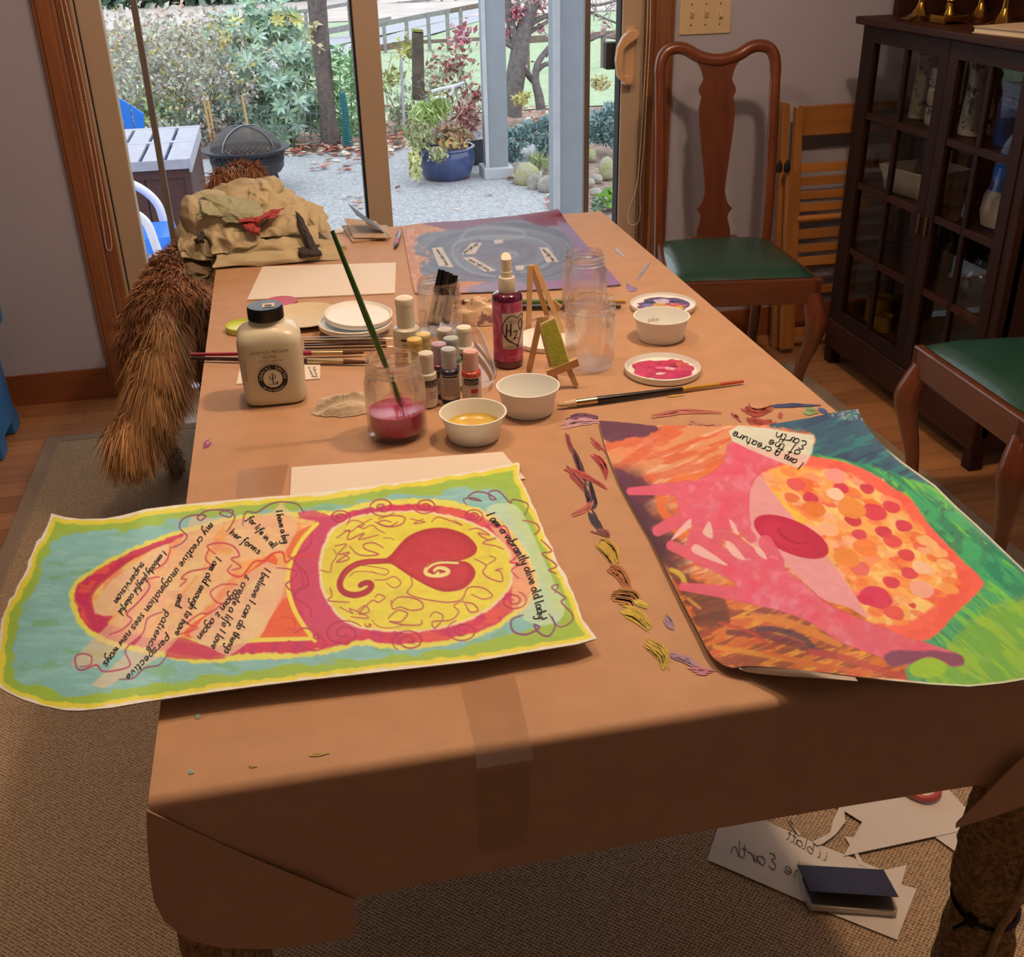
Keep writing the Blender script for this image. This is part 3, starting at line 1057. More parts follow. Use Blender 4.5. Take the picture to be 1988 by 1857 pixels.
def paint1(cv):
    X, Y = cv.X, cv.Y
    outline = np.concatenate([resample(top1, 60), right1[::3], resample(bot1, 70)[::-1], left1[::-3]])
    de = cv.edge(outline) + 10 * (fbm(X, Y, 22, 4) - 0.5)
    n1 = fbm(X, Y * 2.2, 40, 9)
    st = fbm(X * 0.5 + Y * 0.1, Y * 3.2, 26, 12)
    i = np.arange(len(X))
    right = sstep(880, 1010, X)
    cv.blend(i, sstep(3, 6, de), '#e6c93c')
    gw = 9 + 4 * st
    cv.blend(i, sstep(gw, gw + 4, de), '#9bb03c')
    aw = 22 + 26 * (n1 - 0.35) + 14 * right
    cv.blend(i, sstep(aw, aw + 7, de), '#86b0a0')
    cv.blend(i, 0.55 * sstep(0.52, 0.66, st) * sstep(aw, aw + 10, de), '#9fbfae')
    cv.blend(i, 0.7 * sstep(0.60, 0.72, fbm(X, Y * 2, 60, 31)) * sstep(aw, aw + 10, de), '#7aa76c')
    halo = [(137, 1141), (162, 1116), (218, 1081), (281, 1053), (343, 1031), (405, 1013), (468, 1000), (530, 996), (620, 991), (654, 989), (710, 975), (778, 968), (841, 968), (903, 978), (950, 997), (997, 1035), (1028, 1078), (1047, 1125), (1037, 1156), (997, 1197), (950, 1228), (872, 1250), (810, 1259), (747, 1258), (710, 1251), (654, 1265), (591, 1275), (561, 1278), (468, 1281), (390, 1287), (343, 1281), (281, 1268), (218, 1253), (175, 1234), (150, 1206), (137, 1172)]
    cv.fill(halo, '#e8cf4a', 2, 0.95, wob=4, ns=10, seed=2)
    C0 = np.array([590, 1130])
    inner = [tuple(np.array(p) + (C0 - np.array(p)) * np.array([0.022, 0.075])) for p in halo]
    cv.fill(inner, '#d0304c', 2, 1, wob=5, ns=14, seed=6)
    cv.fill(inner, '#b52758', 3, 0.65, seed=7, streak=lambda x, y: sstep(0.45, 0.65, fbm(x * 2, y, 18, 22)))
    cv.fill(inner, '#df5540', 3, 0.8, streak=lambda x, y: sstep(0.42, 0.6, fbm(x, y * 2, 24, 23)) * np.maximum(sstep(760, 840, x), sstep(300, 200, x)))
    # vertical pink band between the two shapes
    cv.fill(cB([(60, 430), (200, 430), (330, 520), (240, 640), (205, 780), (240, 940), (330, 1070), (420, 1120), (470, 1180), (160, 1220), (90, 1050), (30, 900), (20, 700), (90, 520)]), '#cb3f5c', 2, 0.9, wob=3)
    # left shape inside
    inn = cA([(560, 960), (640, 850), (800, 740), (1000, 640), (1200, 560), (1420, 490), (1700, 440), (1860, 470), (1960, 500), (1860, 600), (1800, 760), (1790, 900), (1850, 1080), (1930, 1200), (1640, 1220), (1300, 1240), (1080, 1240), (860, 1190), (700, 1130), (590, 1070)])
    cv.fill(inn, '#eda055', 3, 1, wob=4)
    cv.fill(inn, '#f0bd6a', 3, 0.8, streak=lambda x, y: sstep(0.5, 0.62, fbm(x, y, 40, 41)))
    cv.fill(inn, '#e87a5c', 3, 0.7, streak=lambda x, y: sstep(0.52, 0.66, fbm(x, y, 34, 44)))
    cv.fill(cA([(1690, 690), (1560, 790), (1400, 960), (1250, 1090), (1140, 1180), (1250, 1210), (1420, 1010), (1560, 870), (1720, 760)]), '#e8582c', 1.5, 0.95, wob=2)
    cv.fill(cA([(1650, 1150), (1700, 1060), (1790, 960), (1850, 1080), (1925, 1200), (1640, 1225)]), '#e4552a', 1.5, 0.95, wob=2)
    cv.fill(cA([(1845, 560), (1960, 510), (1870, 640), (1800, 720), (1780, 660)]), '#e5642c', 1.5, 0.9, wob=2)
    cv.stroke(cA([(1975, 500), (1880, 600), (1810, 740), (1790, 880), (1830, 1030), (1900, 1150), (1960, 1230)]), 9, '#eccd45')
    cv.stroke(cA([(1080, 1200), (1300, 1245), (1600, 1225), (1960, 1215)]), 9, '#ecc84a')
    # rim of red round the left shape
    cv.stroke(cA([(1060, 610), (900, 660), (740, 770), (610, 880), (560, 960), (580, 1040), (650, 1100), (690, 1080)]), 9, '#c52f45', 0.9)
    cv.fill(cA([(520, 960), (600, 1070), (680, 1080), (620, 1170), (540, 1090)]), '#c22a55', 2, 0.85, wob=3)
    cv.fill(cA([(1080, 1210), (1200, 1230), (1400, 1330), (1300, 1345), (1040, 1325)]), '#c93a4e', 2, 0.9, wob=3)
    # translucent torn tissue strips
    for P_, al in ((([(1040, 620), (1060, 700), (900, 900), (760, 1040), (690, 1075), (590, 1060), (575, 1000), (700, 850), (900, 700)]), 0.75), (([(1200, 440), (1330, 470), (1460, 440), (1330, 580), (1250, 800), (900, 1180), (600, 1400), (430, 1380), (560, 1240), (850, 960), (1060, 720), (1150, 560)]), 0.55), (([(1330, 690), (1500, 690), (1430, 850), (1250, 1060), (1000, 1330), (640, 1530), (570, 1500), (800, 1300), (1000, 1080), (1180, 900)]), 0.55), (([(1660, 740), (1790, 780), (1760, 940), (1640, 1170), (1420, 1330), (1200, 1220), (1180, 1190), (1400, 950), (1560, 800)]), 0.7), (([(1750, 370), (1850, 480), (1840, 560), (1780, 670), (1500, 740), (1400, 600), (1480, 480), (1680, 440)]), 0.6)):
        cv.fill(cA(P_), '#eab98a', 1.2, al, wob=1.5, smooth=False)
    # right disc
    disc = cB([(205, 780), (240, 620), (310, 520), (480, 450), (750, 430), (950, 450), (1100, 490), (1250, 560), (1350, 660), (1385, 780), (1350, 920), (1200, 1050), (1000, 1130), (750, 1165), (500, 1150), (380, 1110), (290, 1030), (230, 930)])
    big = [tuple(np.array(p) + (np.array(p) - np.array([808, 1108])) * 0.03) for p in disc]
    cv.fill(big, '#f2d8a0', 2, 0.9, wob=3)
    cv.fill(disc, '#e6ca3c', 2, 1, wob=2)
    cv.fill(disc, '#d8b83a', 2, 0.6, streak=lambda x, y: sstep(0.5, 0.7, fbm(x, y, 30, 51)))
    # tissue with the sentence on the right side
    cv.fill(cB([(1230, 410), (1330, 370), (1430, 400), (1500, 520), (1580, 700), (1660, 880), (1720, 1000), (1690, 1100), (1560, 1130), (1440, 1060), (1540, 900), (1500, 720), (1420, 580), (1320, 480)]), '#c9cf9a', 2, 0.75)
    cv.fill(cB([(1200, 430), (1300, 460), (1420, 580), (1510, 740), (1560, 900), (1500, 1010), (1400, 1050), (1390, 780), (1340, 640)]), '#f0b878', 2, 0.6)
    # heart
    heart = cB([(585, 738), (640, 690), (700, 620), (760, 570), (850, 535), (950, 525), (1050, 545), (1120, 580), (1172, 640), (1165, 685), (1120, 715), (1070, 732), (1110, 738), (1150, 770), (1165, 812), (1140, 862), (1080, 910), (980, 925), (900, 905), (830, 870), (760, 830), (700, 790), (640, 752)])
    cv.fill(heart, '#b01c2c', 1.2)
    h2 = [tuple(np.array(p) + (np.array([830, 1092]) - np.array(p)) * 0.14) for p in heart]
    cv.fill(h2, '#c8323a', 5, 0.95, streak=lambda x, y: 0.55 + 0.9 * (fbm(x * 0.6 + y, y * 2 - x, 22, 61) - 0.3))
    tail = cB([(640, 730), (560, 735), (490, 738), (420, 755), (360, 795), (325, 850), (322, 895), (350, 930), (410, 945), (470, 932), (508, 905), (515, 880), (495, 868), (462, 875), (448, 885)])
    cv.stroke(tail, 12.5, '#a81f2e', taper=0.3)
    cv.stroke(cB([(600, 735), (500, 738), (420, 757), (365, 795), (335, 850)]), 4, '#c63c40', 0.7)
    sp = cB([(1050, 742), (960, 738), (905, 748), (868, 772), (852, 800), (872, 818), (930, 824), (980, 814), (995, 795), (972, 780), (935, 778), (912, 792), (930, 806)])
    cv.stroke(sp, 7.5, '#ecd07a', taper=0.2)
    cv.stroke(cB([(1060, 735), (960, 731), (900, 742), (860, 770)]), 3, '#a01a28')
    cv.stroke(cB([(970, 800), (940, 790), (920, 800), (900, 812), (880, 800)]), 3.2, '#a01a28')
    # spirals on the ring
    for (cx_, cy_, r, tn, sg) in ((320, 460, 68, 2.2, 1), (585, 395, 92, 2.0, -1), (850, 390, 76, 2.2, 1), (1150, 450, 64, 2.2, 1), (1400, 980, 88, 2.0, -1), (1085, 1170, 104, 2.0, 1), (750, 1230, 108, 2.0, -1), (345, 1185, 125, 2.0, 1), (180, 1205, 30, 1.2, 1), (500, 1130, 24, 1, 1)):
        th = np.linspace(0.4, tn * 2 * math.pi, 46)
        rr_ = r * (th / th[-1]) ** 0.85
        q = np.stack([cx_ + rr_ * np.cos(sg * th + cx_), cy_ + 0.68 * rr_ * np.sin(sg * th + cx_)], 1)
        cv.stroke(cB(q), 3.4, '#ab2440', 0.92, taper=0.5, smooth=2)
    # squiggles in the disc
    for q, w_ in (([(360, 510), (400, 480), (450, 490), (470, 510), (430, 520), (480, 490), (520, 470)], 2.5), ([(345, 540), (390, 550), (430, 520), (470, 530), (520, 510), (560, 540), (600, 560)], 2.6), ([(560, 470), (640, 450), (720, 460), (710, 500), (640, 520), (560, 500), (590, 480), (640, 490)], 3.2), ([(540, 490), (620, 520), (680, 490)], 3), ([(760, 470), (800, 480), (850, 490), (780, 500), (840, 470)], 2.4), ([(890, 490), (930, 460), (1000, 480), (1080, 510), (1030, 480)], 2.6), ([(300, 590), (380, 540), (370, 600), (470, 560), (440, 600), (560, 570)], 3), ([(290, 640), (360, 630), (310, 690), (380, 680), (300, 740), (380, 720), (340, 690)], 3), ([(200, 790), (260, 800), (270, 750), (300, 700), (280, 660)], 2.6), ([(380, 640), (430, 690), (500, 700), (560, 690), (480, 660), (470, 630), (530, 620), (590, 650)], 3.2), ([(590, 590), (630, 590), (660, 600)], 2), ([(1120, 540), (1180, 530), (1250, 570), (1180, 560), (1240, 600), (1290, 590), (1210, 620), (1290, 640), (1340, 660)], 3), ([(1160, 720), (1230, 760), (1210, 800), (1250, 840), (1330, 860), (1320, 800), (1290, 790), (1330, 780)], 3), ([(1250, 700), (1290, 720), (1230, 760)], 2.6), ([(760, 830), (770, 880), (740, 930), (800, 960), (900, 980), (1000, 990), (1080, 970), (1120, 900), (1210, 900), (1270, 950), (1210, 970), (1140, 940)], 3), ([(640, 1000), (680, 960), (760, 960), (830, 990), (830, 1030), (760, 1040), (700, 1020), (650, 1030), (640, 980)], 3.2), ([(620, 1090), (680, 1040), (740, 1060), (700, 1110), (630, 1110), (720, 1130), (820, 1130), (830, 1100)], 3.4), ([(430, 1040), (480, 1010), (500, 1050), (440, 1060), (520, 980), (560, 990), (600, 960), (560, 940), (540, 960)], 3), ([(880, 1080), (910, 1050), (960, 1070), (950, 1110), (910, 1150), (900, 1110), (1010, 1100), (1060, 1050), (1030, 1010), (1090, 980)], 3), ([(1090, 990), (1150, 1000), (1180, 1040), (1130, 1050), (1100, 1000)], 3.4), ([(260, 900), (270, 950), (250, 980), (380, 990)], 3), ([(320, 1020), (400, 1060), (380, 1030), (480, 1070), (490, 1090), (390, 1080)], 2.6), ([(460, 760), (540, 770), (620, 790), (600, 820), (520, 800)], 2.2), ([(540, 850), (600, 850), (660, 830), (700, 870), (660, 900), (610, 870)], 2.6), ([(520, 1100), (560, 1140), (640, 1150), (720, 1130)], 2), ([(380, 830), (420, 800), (500, 800), (550, 810)], 2)):
        cv.stroke(cB(q), w_ * 0.95, '#b03048', 0.92)
    # red and maroon wandering lines
    for q, w_, c_ in ((cB([(40, 1180), (100, 1150), (180, 1180), (230, 1260), (150, 1290), (60, 1250), (0, 1230)]), 4, '#bb2f4a'), (cB([(150, 560), (130, 640), (60, 690), (40, 740), (100, 800), (120, 880), (60, 920), (40, 960), (130, 1020), (140, 1080)]), 4, '#b62a44'), (cA([(1980, 700), (1850, 700), (1780, 740), (1760, 680), (1690, 690), (1650, 730), (1580, 740), (1500, 830), (1420, 800), (1440, 760)]), 4.5, '#d83a28'), (cA([(1720, 775), (1830, 790), (1840, 830), (1780, 880), (1830, 920), (1890, 870), (1850, 760), (1800, 700)]), 3.6, '#b8304a'), (cA([(1340, 690), (1290, 640), (1370, 620), (1450, 640), (1490, 700), (1440, 720), (1500, 770), (1440, 790)]), 3.6, '#c2354a'), (cA([(1480, 880), (1380, 880), (1310, 930), (1350, 990), (1380, 1000), (1300, 1060), (1250, 1060), (1170, 1120), (1230, 1150), (1110, 1190)]), 3.4, '#cc3540'), (cA([(1300, 660), (1280, 720), (1310, 770), (1180, 800), (1130, 840), (1160, 850), (1120, 890)]), 3.6, '#c43048'), (cA([(1060, 660), (1030, 740), (940, 800)]), 3.4, '#c2304a'), (cA([(990, 830), (920, 850), (930, 900), (860, 990), (790, 1060), (820, 1100), (760, 1160), (680, 1190)]), 3.6, '#bb2b4c'), (cA([(1010, 1050), (920, 1090), (890, 1180), (800, 1260), (780, 1300), (810, 1380), (740, 1410), (640, 1420), (600, 1380), (520, 1410), (480, 1400), (470, 1330), (520, 1310), (570, 1330), (560, 1380), (500, 1390)]), 3.6, '#b02a52'), (cA([(1040, 1320), (990, 1380), (900, 1400), (830, 1460), (740, 1470)]), 3.4, '#8e2a50'), (cA([(1060, 650), (1120, 630), (1165, 580), (1120, 530), (1130, 480), (1190, 450), (1280, 450), (1250, 480), (1230, 460), (1290, 420), (1400, 415), (1450, 420), (1430, 460), (1370, 440), (1400, 420), (1460, 450), (1440, 510), (1410, 550)]), 3.4, '#7c2a50'), (cA([(1510, 510), (1530, 430), (1600, 430), (1680, 380), (1760, 365), (1850, 380), (1890, 430)]), 3.2, '#7c3058'), (cB([(1110, 385), (1090, 350), (1150, 340), (1200, 360), (1120, 340), (1160, 305), (1230, 310), (1290, 345), (1260, 350), (1250, 305), (1310, 300), (1380, 370), (1400, 350), (1490, 380), (1470, 450)]), 3.4, '#7c2c48'), (cB([(1460, 480), (1540, 500), (1560, 540), (1530, 570)]), 3.6, '#b03038'), (cB([(1570, 600), (1640, 670), (1580, 690), (1670, 760), (1620, 790), (1670, 810)]), 3.4, '#a02c3c'), (cB([(1660, 930), (1680, 880), (1640, 900), (1720, 960), (1700, 990), (1770, 1070), (1750, 1120), (1680, 1140), (1620, 1060)]), 3.4, '#8e3050'), (cB([(1460, 1070), (1390, 1100), (1400, 1170), (1480, 1190), (1560, 1150), (1530, 1130), (1560, 1180), (1620, 1200), (1660, 1140), (1640, 1080)]), 4.4, '#7c3060'), (cB([(1240, 480), (1280, 520), (1350, 520), (1380, 600), (1360, 620), (1420, 700), (1380, 740), (1440, 750), (1390, 790), (1430, 840)]), 4, '#c83048'), (cB([(1220, 500), (1310, 520), (1370, 580)]), 6, '#cf4258'), (cA([(590, 880), (680, 810), (760, 740), (880, 690), (960, 650), (1080, 610)]), 3.2, '#b8283e'), (cA([(1720, 1110), (1760, 1080), (1830, 1100), (1830, 1160), (1790, 1150)]), 2.6, '#d04428')):
        cv.stroke(q, w_, c_, 0.95, taper=0.45)
    cv.noise_mul(0.07, 8, 71, 0.4, 1.6)
    cv.noise_mul(0.05, 30, 72)


S1 = coons(top1, bot1, left1, right1, 640, 270)
pt1 = sheet_thing('heart_painting', 'painted paper sheet with red curling heart in a yellow circle', S1, hf1, paint1, '#ecd2b0', (0, 1.0, 0.745))
pl1 = lambda x, y: surf(x, y, lambda a, b: hf1s(a, b) + 0.0006, 12)
for k, (txt, a, b, xh) in enumerate((('I embody playful colorful', (1015, 665), (735, 1050), 8.6), ('supervision', (885, 735), (705, 985), 10), ('my creative imagination sees new ways', (1310, 490), (640, 1370), 11.5), ('I am old enough to have', (1345, 700), (1085, 1185), 10.5), ('patience', (1035, 1040), (905, 1285), 10.5), ('and', (1112, 935), (1090, 1010), 10), ('perspective', (1045, 1190), (780, 1450), 10.5), ('I believe I can do things', (1650, 770), (1395, 1300), 11), ('& create a life I love', (1530, 815), (1310, 1270), 11), ('again & again', (1465, 905), (1225, 1205), 10.5), ('I have a big', (1715, 420), (1765, 625), 10), ('for life in all', (1535, 470), (1700, 655), 9.5), ('her forms', (1425, 560), (1610, 690), 10))):
    write_px(txt, cA([a])[0], cA([b])[0], xh * 0.72, 1.9, pl1, M_INK, pt1, seed=k + 3)
write_px('I am a vibrantly alive old lady!', cB([(1225, 445)])[0], cB([(1560, 1110)])[0], 9.5, 2.1, pl1, M_INK, pt1, seed=5, bow=20)

# ---------------------------------------------------------------- painting with the two hands
top2 = cC([(220, 120), (300, 125), (450, 140), (600, 140), (700, 145), (800, 138), (900, 140), (1000, 125), (1100, 108), (1200, 85), (1297, 72)])
left2 = cC([(220, 120), (250, 240), (300, 370), (360, 480), (430, 600), (500, 740), (560, 860), (630, 990), (670, 1070), (700, 1110), (740, 1138), (780, 1148)])
bot2 = cC([(780, 1148), (830, 1140), (900, 1142), (1000, 1150), (1200, 1172), (1400, 1197), (1600, 1217), (1760, 1226), (1900, 1212), (1988, 1197), (2150, 1150)])
right2 = cC([(1297, 72), (1330, 140), (1380, 205), (1480, 290), (1620, 390), (1700, 470), (1800, 560), (1988, 740), (2090, 850), (2140, 980), (2150, 1150)])


def hf2(x, y):
    x, y = np.asarray(x, float), np.asarray(y, float)
    z = 0.7445 + 0.045 * sstep(0.17, 0.0, y - 0.735) * sstep(0.33, 0.45, x) + 0.004 * sstep(0.36, 0.33, x)
    off = np.clip(x - 0.70, 0, 1)
    return z + 0.02 * sstep(0, 0.06, off)


def paint2(cv):
    X, Y = cv.X, cv.Y
    i = np.arange(len(X))
    u = (X * 0.35 + Y * 0.94)          # across the streaks
    v = (X * 0.94 - Y * 0.35)
    s1 = fbm(v * 0.28, u * 1.6, 16, 5)
    s2 = fbm(v * 0.2, u * 1.3, 12, 15)
    # base: orange and peach upper left
    cv.blend(i, s1 * 0 + 1, '#df8352')
    cv.blend(i, 0.85 * sstep(0.48, 0.62, s1), '#ecb48c')
    cv.blend(i, 0.8 * sstep(0.55, 0.42, s2), '#d3562e')
    cv.blend(i, 0.6 * sstep(0.58, 0.66, s2), '#cf8a58')
    # lower left: browns, oranges, yellow
    lowl = sstep(1090, 1180, Y)
    cv.blend(i, lowl, '#cf6a26')
    cv.blend(i, lowl * 0.9 * sstep(0.5, 0.62, s1), '#e0902e')
    cv.blend(i, lowl * 0.9 * sstep(0.52, 0.40, s2), '#8a3524')
    cv.blend(i, lowl * 0.7 * sstep(0.60, 0.68, s2), '#c8442a')
    # dark maroon left rim
    dl = X - np.interp(Y, [p[1] for p in left2], [p[0] for p in left2])
    cv.blend(i, sstep(80, 25, dl + 60 * (fbm(X, Y, 30, 3) - 0.5)) * sstep(890, 930, Y) * sstep(1130, 1080, Y), '#4a2030')
    cv.fill(cC([(490, 690), (560, 740), (660, 800), (740, 850), (760, 960), (640, 970), (590, 880), (540, 800)]), '#5a2a22', 4, 0.85, wob=10)
    cv.fill(cC([(220, 120), (330, 125), (480, 150), (440, 175), (330, 195), (250, 205)]), '#54283c', 3, 0.95, wob=6)
    cv.fill(cC([(280, 320), (360, 350), (440, 390), (450, 440), (380, 460), (330, 420)]), '#5a2436', 3, 0.9, wob=6)
    for q, w_, c_ in (([(760, 1000), (900, 1010), (1040, 1050), (1200, 1100)], 15, '#6b2530'), ([(860, 930), (1000, 960), (1100, 1000), (1220, 1050)], 16, '#d87a2c'), ([(700, 1060), (820, 1080), (1000, 1110), (1150, 1140)], 11, '#d9862c'), ([(880, 985), (960, 990), (1060, 1020), (1110, 1060)], 12, '#33263c'), ([(940, 1020), (1020, 1020), (1070, 1050)], 5, '#8a3446'), ([(720, 960), (850, 1000), (950, 1070)], 7, '#b83c26'), ([(1100, 1080), (1250, 1110), (1400, 1160), (1560, 1200)], 14, '#b43a34'), ([(900, 1080), (1100, 1130), (1350, 1170)], 9, '#cf5a2c'), ([(520, 740), (560, 760), (580, 800)], 10, '#d8a83a'), ([(590, 860), (640, 900)], 6, '#c8873a')):
        cv.stroke(cC(q), w_, c_, 0.85, soft=2.5)
    # orange circle traces round the upper hand
    cv.stroke(cC([(750, 300), (640, 350), (540, 370), (490, 420), (480, 480), (520, 540), (560, 600)]), 18, '#e0672c', 0.9, soft=3)
    cv.stroke(cC([(560, 560), (620, 620), (700, 690), (760, 770), (770, 820)]), 14, '#e0702c', 0.9, soft=3)
    # teal / blue corner and greens
    blue = cC([(930, 130), (1297, 60), (1400, 210), (1640, 400), (1500, 420), (1380, 350), (1260, 300), (1100, 260), (1110, 185)])
    cv.fill(blue, '#34525e', 4, 1, wob=8)
    bb_ = fbm(v * 0.2 + 50, u * 1.5, 11, 33)
    cv.fill(blue, '#2a3c52', 4, 0.85, streak=lambda x, y: sstep(0.5, 0.62, fbm((x * .94 - y * .35) * .18, (x * .35 + y * .94) * 1.4, 11, 33)))
    cv.fill(blue, '#2f7a6c', 4, 0.7, streak=lambda x, y: sstep(0.58, 0.68, fbm((x * .94 - y * .35) * .2, (x * .35 + y * .94) * 1.3, 13, 37)))
    cv.fill(cC([(1180, 92), (1297, 68), (1320, 120), (1200, 108)]), '#a9a79c', 3, 0.5, streak=lambda x, y: sstep(0.45, 0.7, vnoise(x, y, 3, 8)))
    grn = cC([(1100, 262), (1350, 310), (1500, 360), (1650, 420), (1800, 560), (2010, 760), (2200, 960), (2200, 1180), (1990, 1200), (1700, 1225), (1500, 1190), (1570, 1030), (1720, 900), (1800, 790), (1660, 640), (1500, 470), (1380, 350)])
    cv.fill(grn, '#3f9a5c', 4, 1, wob=6)
    gsk = lambda x, y, sd: fbm((x * .75 + y * .66) * .22, (-x * .66 + y * .75) * 1.4, 14, sd)
    cv.fill(grn, '#2a7a55', 4, 0.9, streak=lambda x, y: sstep(0.5, 0.62, gsk(x, y, 41)))
    cv.fill(grn, '#79b83c', 4, 0.8, streak=lambda x, y: sstep(0.55, 0.66, gsk(x, y, 43)))
    cv.fill(grn, '#3e6a4e', 3, 0.85, streak=lambda x, y: sstep(0.58, 0.63, fbm(x, y, 26, 47)) * sstep(1200, 1000, y))
    lime = cC([(1520, 1140), (1640, 1090), (1760, 960), (1900, 880), (2150, 900), (2200, 1180), (1800, 1230), (1580, 1200)])
    cv.fill(lime, '#8fb02e', 10, 0.9, wob=14, streak=lambda x, y: 0.4 + 1.2 * gsk(x, y, 51))
    cv.fill(lime, '#5c9a3a', 8, 0.7, streak=lambda x, y: sstep(0.52, 0.64, gsk(x, y, 53)))
    cv.stroke(cC([(1640, 400), (1760, 520), (1900, 650), (2050, 800)]), 14, '#46506a', 0.8, soft=4)
    # coral egg
    coral = cC([(1060, 270), (1180, 280), (1300, 312), (1372, 350), (1440, 400), (1515, 445), (1600, 560), (1690, 655), (1750, 720), (1818, 790), (1780, 850), (1700, 925), (1620, 1010), (1540, 1035), (1400, 980), (1330, 930), (1250, 760), (1130, 620), (1000, 480), (900, 360), (940, 310)])
    cv.fill(coral, '#f0614a', 1.5, 1, wob=3)
    cv.fill(coral, '#e8503f', 3, 0.6, streak=lambda x, y: sstep(0.5, 0.65, fbm(x, y, 30, 57)))
    yel = cC([(905, 345), (1000, 310), (1120, 320), (1250, 340), (1360, 400), (1470, 480), (1540, 560), (1620, 650), (1690, 730), (1700, 800), (1620, 880), (1500, 960), (1370, 960), (1330, 930), (1250, 770), (1130, 630), (1000, 490)])
    cv.fill(yel, '#f2a552', 5, 1, wob=6)
    cv.fill(yel, '#f6c070', 4, 0.8, streak=lambda x, y: sstep(0.5, 0.62, fbm(x, y, 24, 61)))
    cv.fill(cC([(895, 360), (960, 400), (1100, 560), (1180, 690), (1260, 800), (1340, 925), (1310, 900), (1180, 720), (1060, 570), (950, 440)]), '#efb23e', 3, 0.9, wob=4)
    rg = np.random.default_rng(5)
    cols = ['#ee8238', '#e8602f', '#f0944a', '#f3a880', '#ef7a3c', '#e85a48', '#f08a60', '#f2b06c']
    poly = np.array(yel)
    n = 0
    while n < 190:
        x, y = rg.uniform(poly[:, 0].min(), poly[:, 0].max()), rg.uniform(poly[:, 1].min(), poly[:, 1].max())
        ins = False
        for k in range(len(poly)):
            a, b = poly[k], poly[(k + 1) % len(poly)]
            if (a[1] > y) != (b[1] > y) and x < a[0] + (y - a[1]) * (b[0] - a[0]) / (b[1] - a[1]):
                ins = not ins
        if not ins:
            continue
        r_ = rg.uniform(7, 17)
        th = np.linspace(0, 2 * math.pi, 9)[:-1]
        q = np.stack([x + r_ * 1.35 * np.cos(th) + r_ * 0.3 * np.sin(th), y + r_ * 0.72 * np.sin(th) + r_ * 0.25 * np.cos(th)], 1)
        cv.fill(q, cols[rg.integers(0, len(cols))], 1.5, rg.uniform(0.5, 0.95), wob=2, seed=n)
        n += 1
    for (x, y, r_, c_) in ((1230, 400, 16, '#cf2a44'), (1335, 405, 15, '#cc2c46'), (1100, 440, 17, '#cf2f44'), (1020, 440, 16, '#e06a34'), (1115, 490, 24, '#e0702e'), (1365, 500, 26, '#d83248'), (1435, 480, 18, '#d8354a'), (1280, 535, 18, '#c8283e'), (1485, 558, 18, '#d02c48'), (1405, 585, 18, '#cc2844'), (1305, 595, 16, '#d63c50'), (1500, 680, 18, '#d43a44'), (1440, 620, 20, '#dd4446'), (1305, 735, 22, '#e0605a'), (1510, 755, 18, '#d63a4a'), (1435, 793, 18, '#d23048'), (1375, 855, 34, '#d02f50'), (1330, 865, 18, '#cf2c4c'), (1450, 920, 22, '#e04c44'), (1525, 890, 8, '#d4353c'), (1040, 385, 20, '#e0504e'), (1205, 425, 18, '#f3c29a'), (1205, 350, 22, '#f09080'), (1175, 570, 22, '#f2a878'), (1270, 485, 30, '#e88438'), (1330, 650, 26, '#ee7c38'), (1560, 820, 26, '#f0a082'), (1560, 730, 20, '#f2b488'), (1250, 690, 28, '#e98236')):
        th = np.linspace(0, 2 * math.pi, 11)[:-1]
        q = np.stack([x + r_ * 2.0 * np.cos(th) + 3 * np.sin(2 * th + x), y + r_ * 1.35 * np.sin(th) + 0.4 * r_ * np.cos(th)], 1)
        cv.fill(cC(q), c_, 1.2, 0.95, wob=1.5, seed=int(x))
    # pink strip and red disc
    cv.fill(cC([(890, 350), (930, 400), (1000, 490), (1180, 700), (1335, 930), (1260, 900), (1150, 860), (1060, 780), (960, 690), (860, 620), (845, 430)]), '#e2908a', 2, 1, wob=2)
    th = np.linspace(0, 2 * math.pi, 25)[:-1]
    ca_, sa_ = math.cos(0.42), math.sin(0.42)
    ell = lambda cx_, cy_, a, b: cC(np.stack([cx_ + a * np.cos(th) * ca_ - b * np.sin(th) * sa_, cy_ + a * np.cos(th) * sa_ + b * np.sin(th) * ca_], 1))
    cv.fill(ell(1020, 603, 168, 68), '#bb1a3c', 1.2)
    cv.fill(ell(990, 592, 100, 42), '#c92848', 4, 0.7)
    cv.fill(ell(1025, 600, 68, 28), '#a8122f', 1.5, 0.9)
    cv.fill(ell(1030, 594, 62, 22), '#bd2340', 1.5)
    # hands
    pk = '#dd5668'
    def hand(palm, fingers, sd):
        for a, b, w0, w1 in fingers:
            a, b = np.array(cC([a])[0]), np.array(cC([b])[0])
            b = b - (b - a) / np.linalg.norm(b - a) * w1 * 0.2334
            cv.capsule(a, b, w0 * 0.2334, w1 * 0.2334, '#a83040', 0.45, grow=0.9)
            cv.capsule(a, b, w0 * 0.2334, w1 * 0.2334, pk, 0.85)
        cv.fill(cC(palm), pk, 1.2, 0.92)
        cv.fill(cC(palm), '#e0405a', 3, 0.6, streak=lambda x, y: sstep(0.4, 0.75, fbm(x, y, 30, sd)))
        cv.fill(cC(palm), '#e58a90', 3, 0.5, streak=lambda x, y: sstep(0.45, 0.8, fbm(x, y, 18, sd + 4)))
        cv.stroke(cC(palm + palm[:1]), 1.6, '#a03040', 0.35, taper=0)
    hand([(700, 330), (740, 290), (765, 212), (850, 235), (975, 290), (905, 330), (862, 372), (845, 430), (846, 520), (850, 560), (800, 575), (720, 570), (640, 560), (570, 520), (548, 470), (545, 410), (620, 375)], [((600, 400), (335, 415), 62, 30), ((600, 510), (445, 588), 66, 46), ((640, 545), (598, 650), 50, 46), ((705, 545), (712, 655), 52, 50), ((800, 545), (868, 625), 50, 40)], 81)
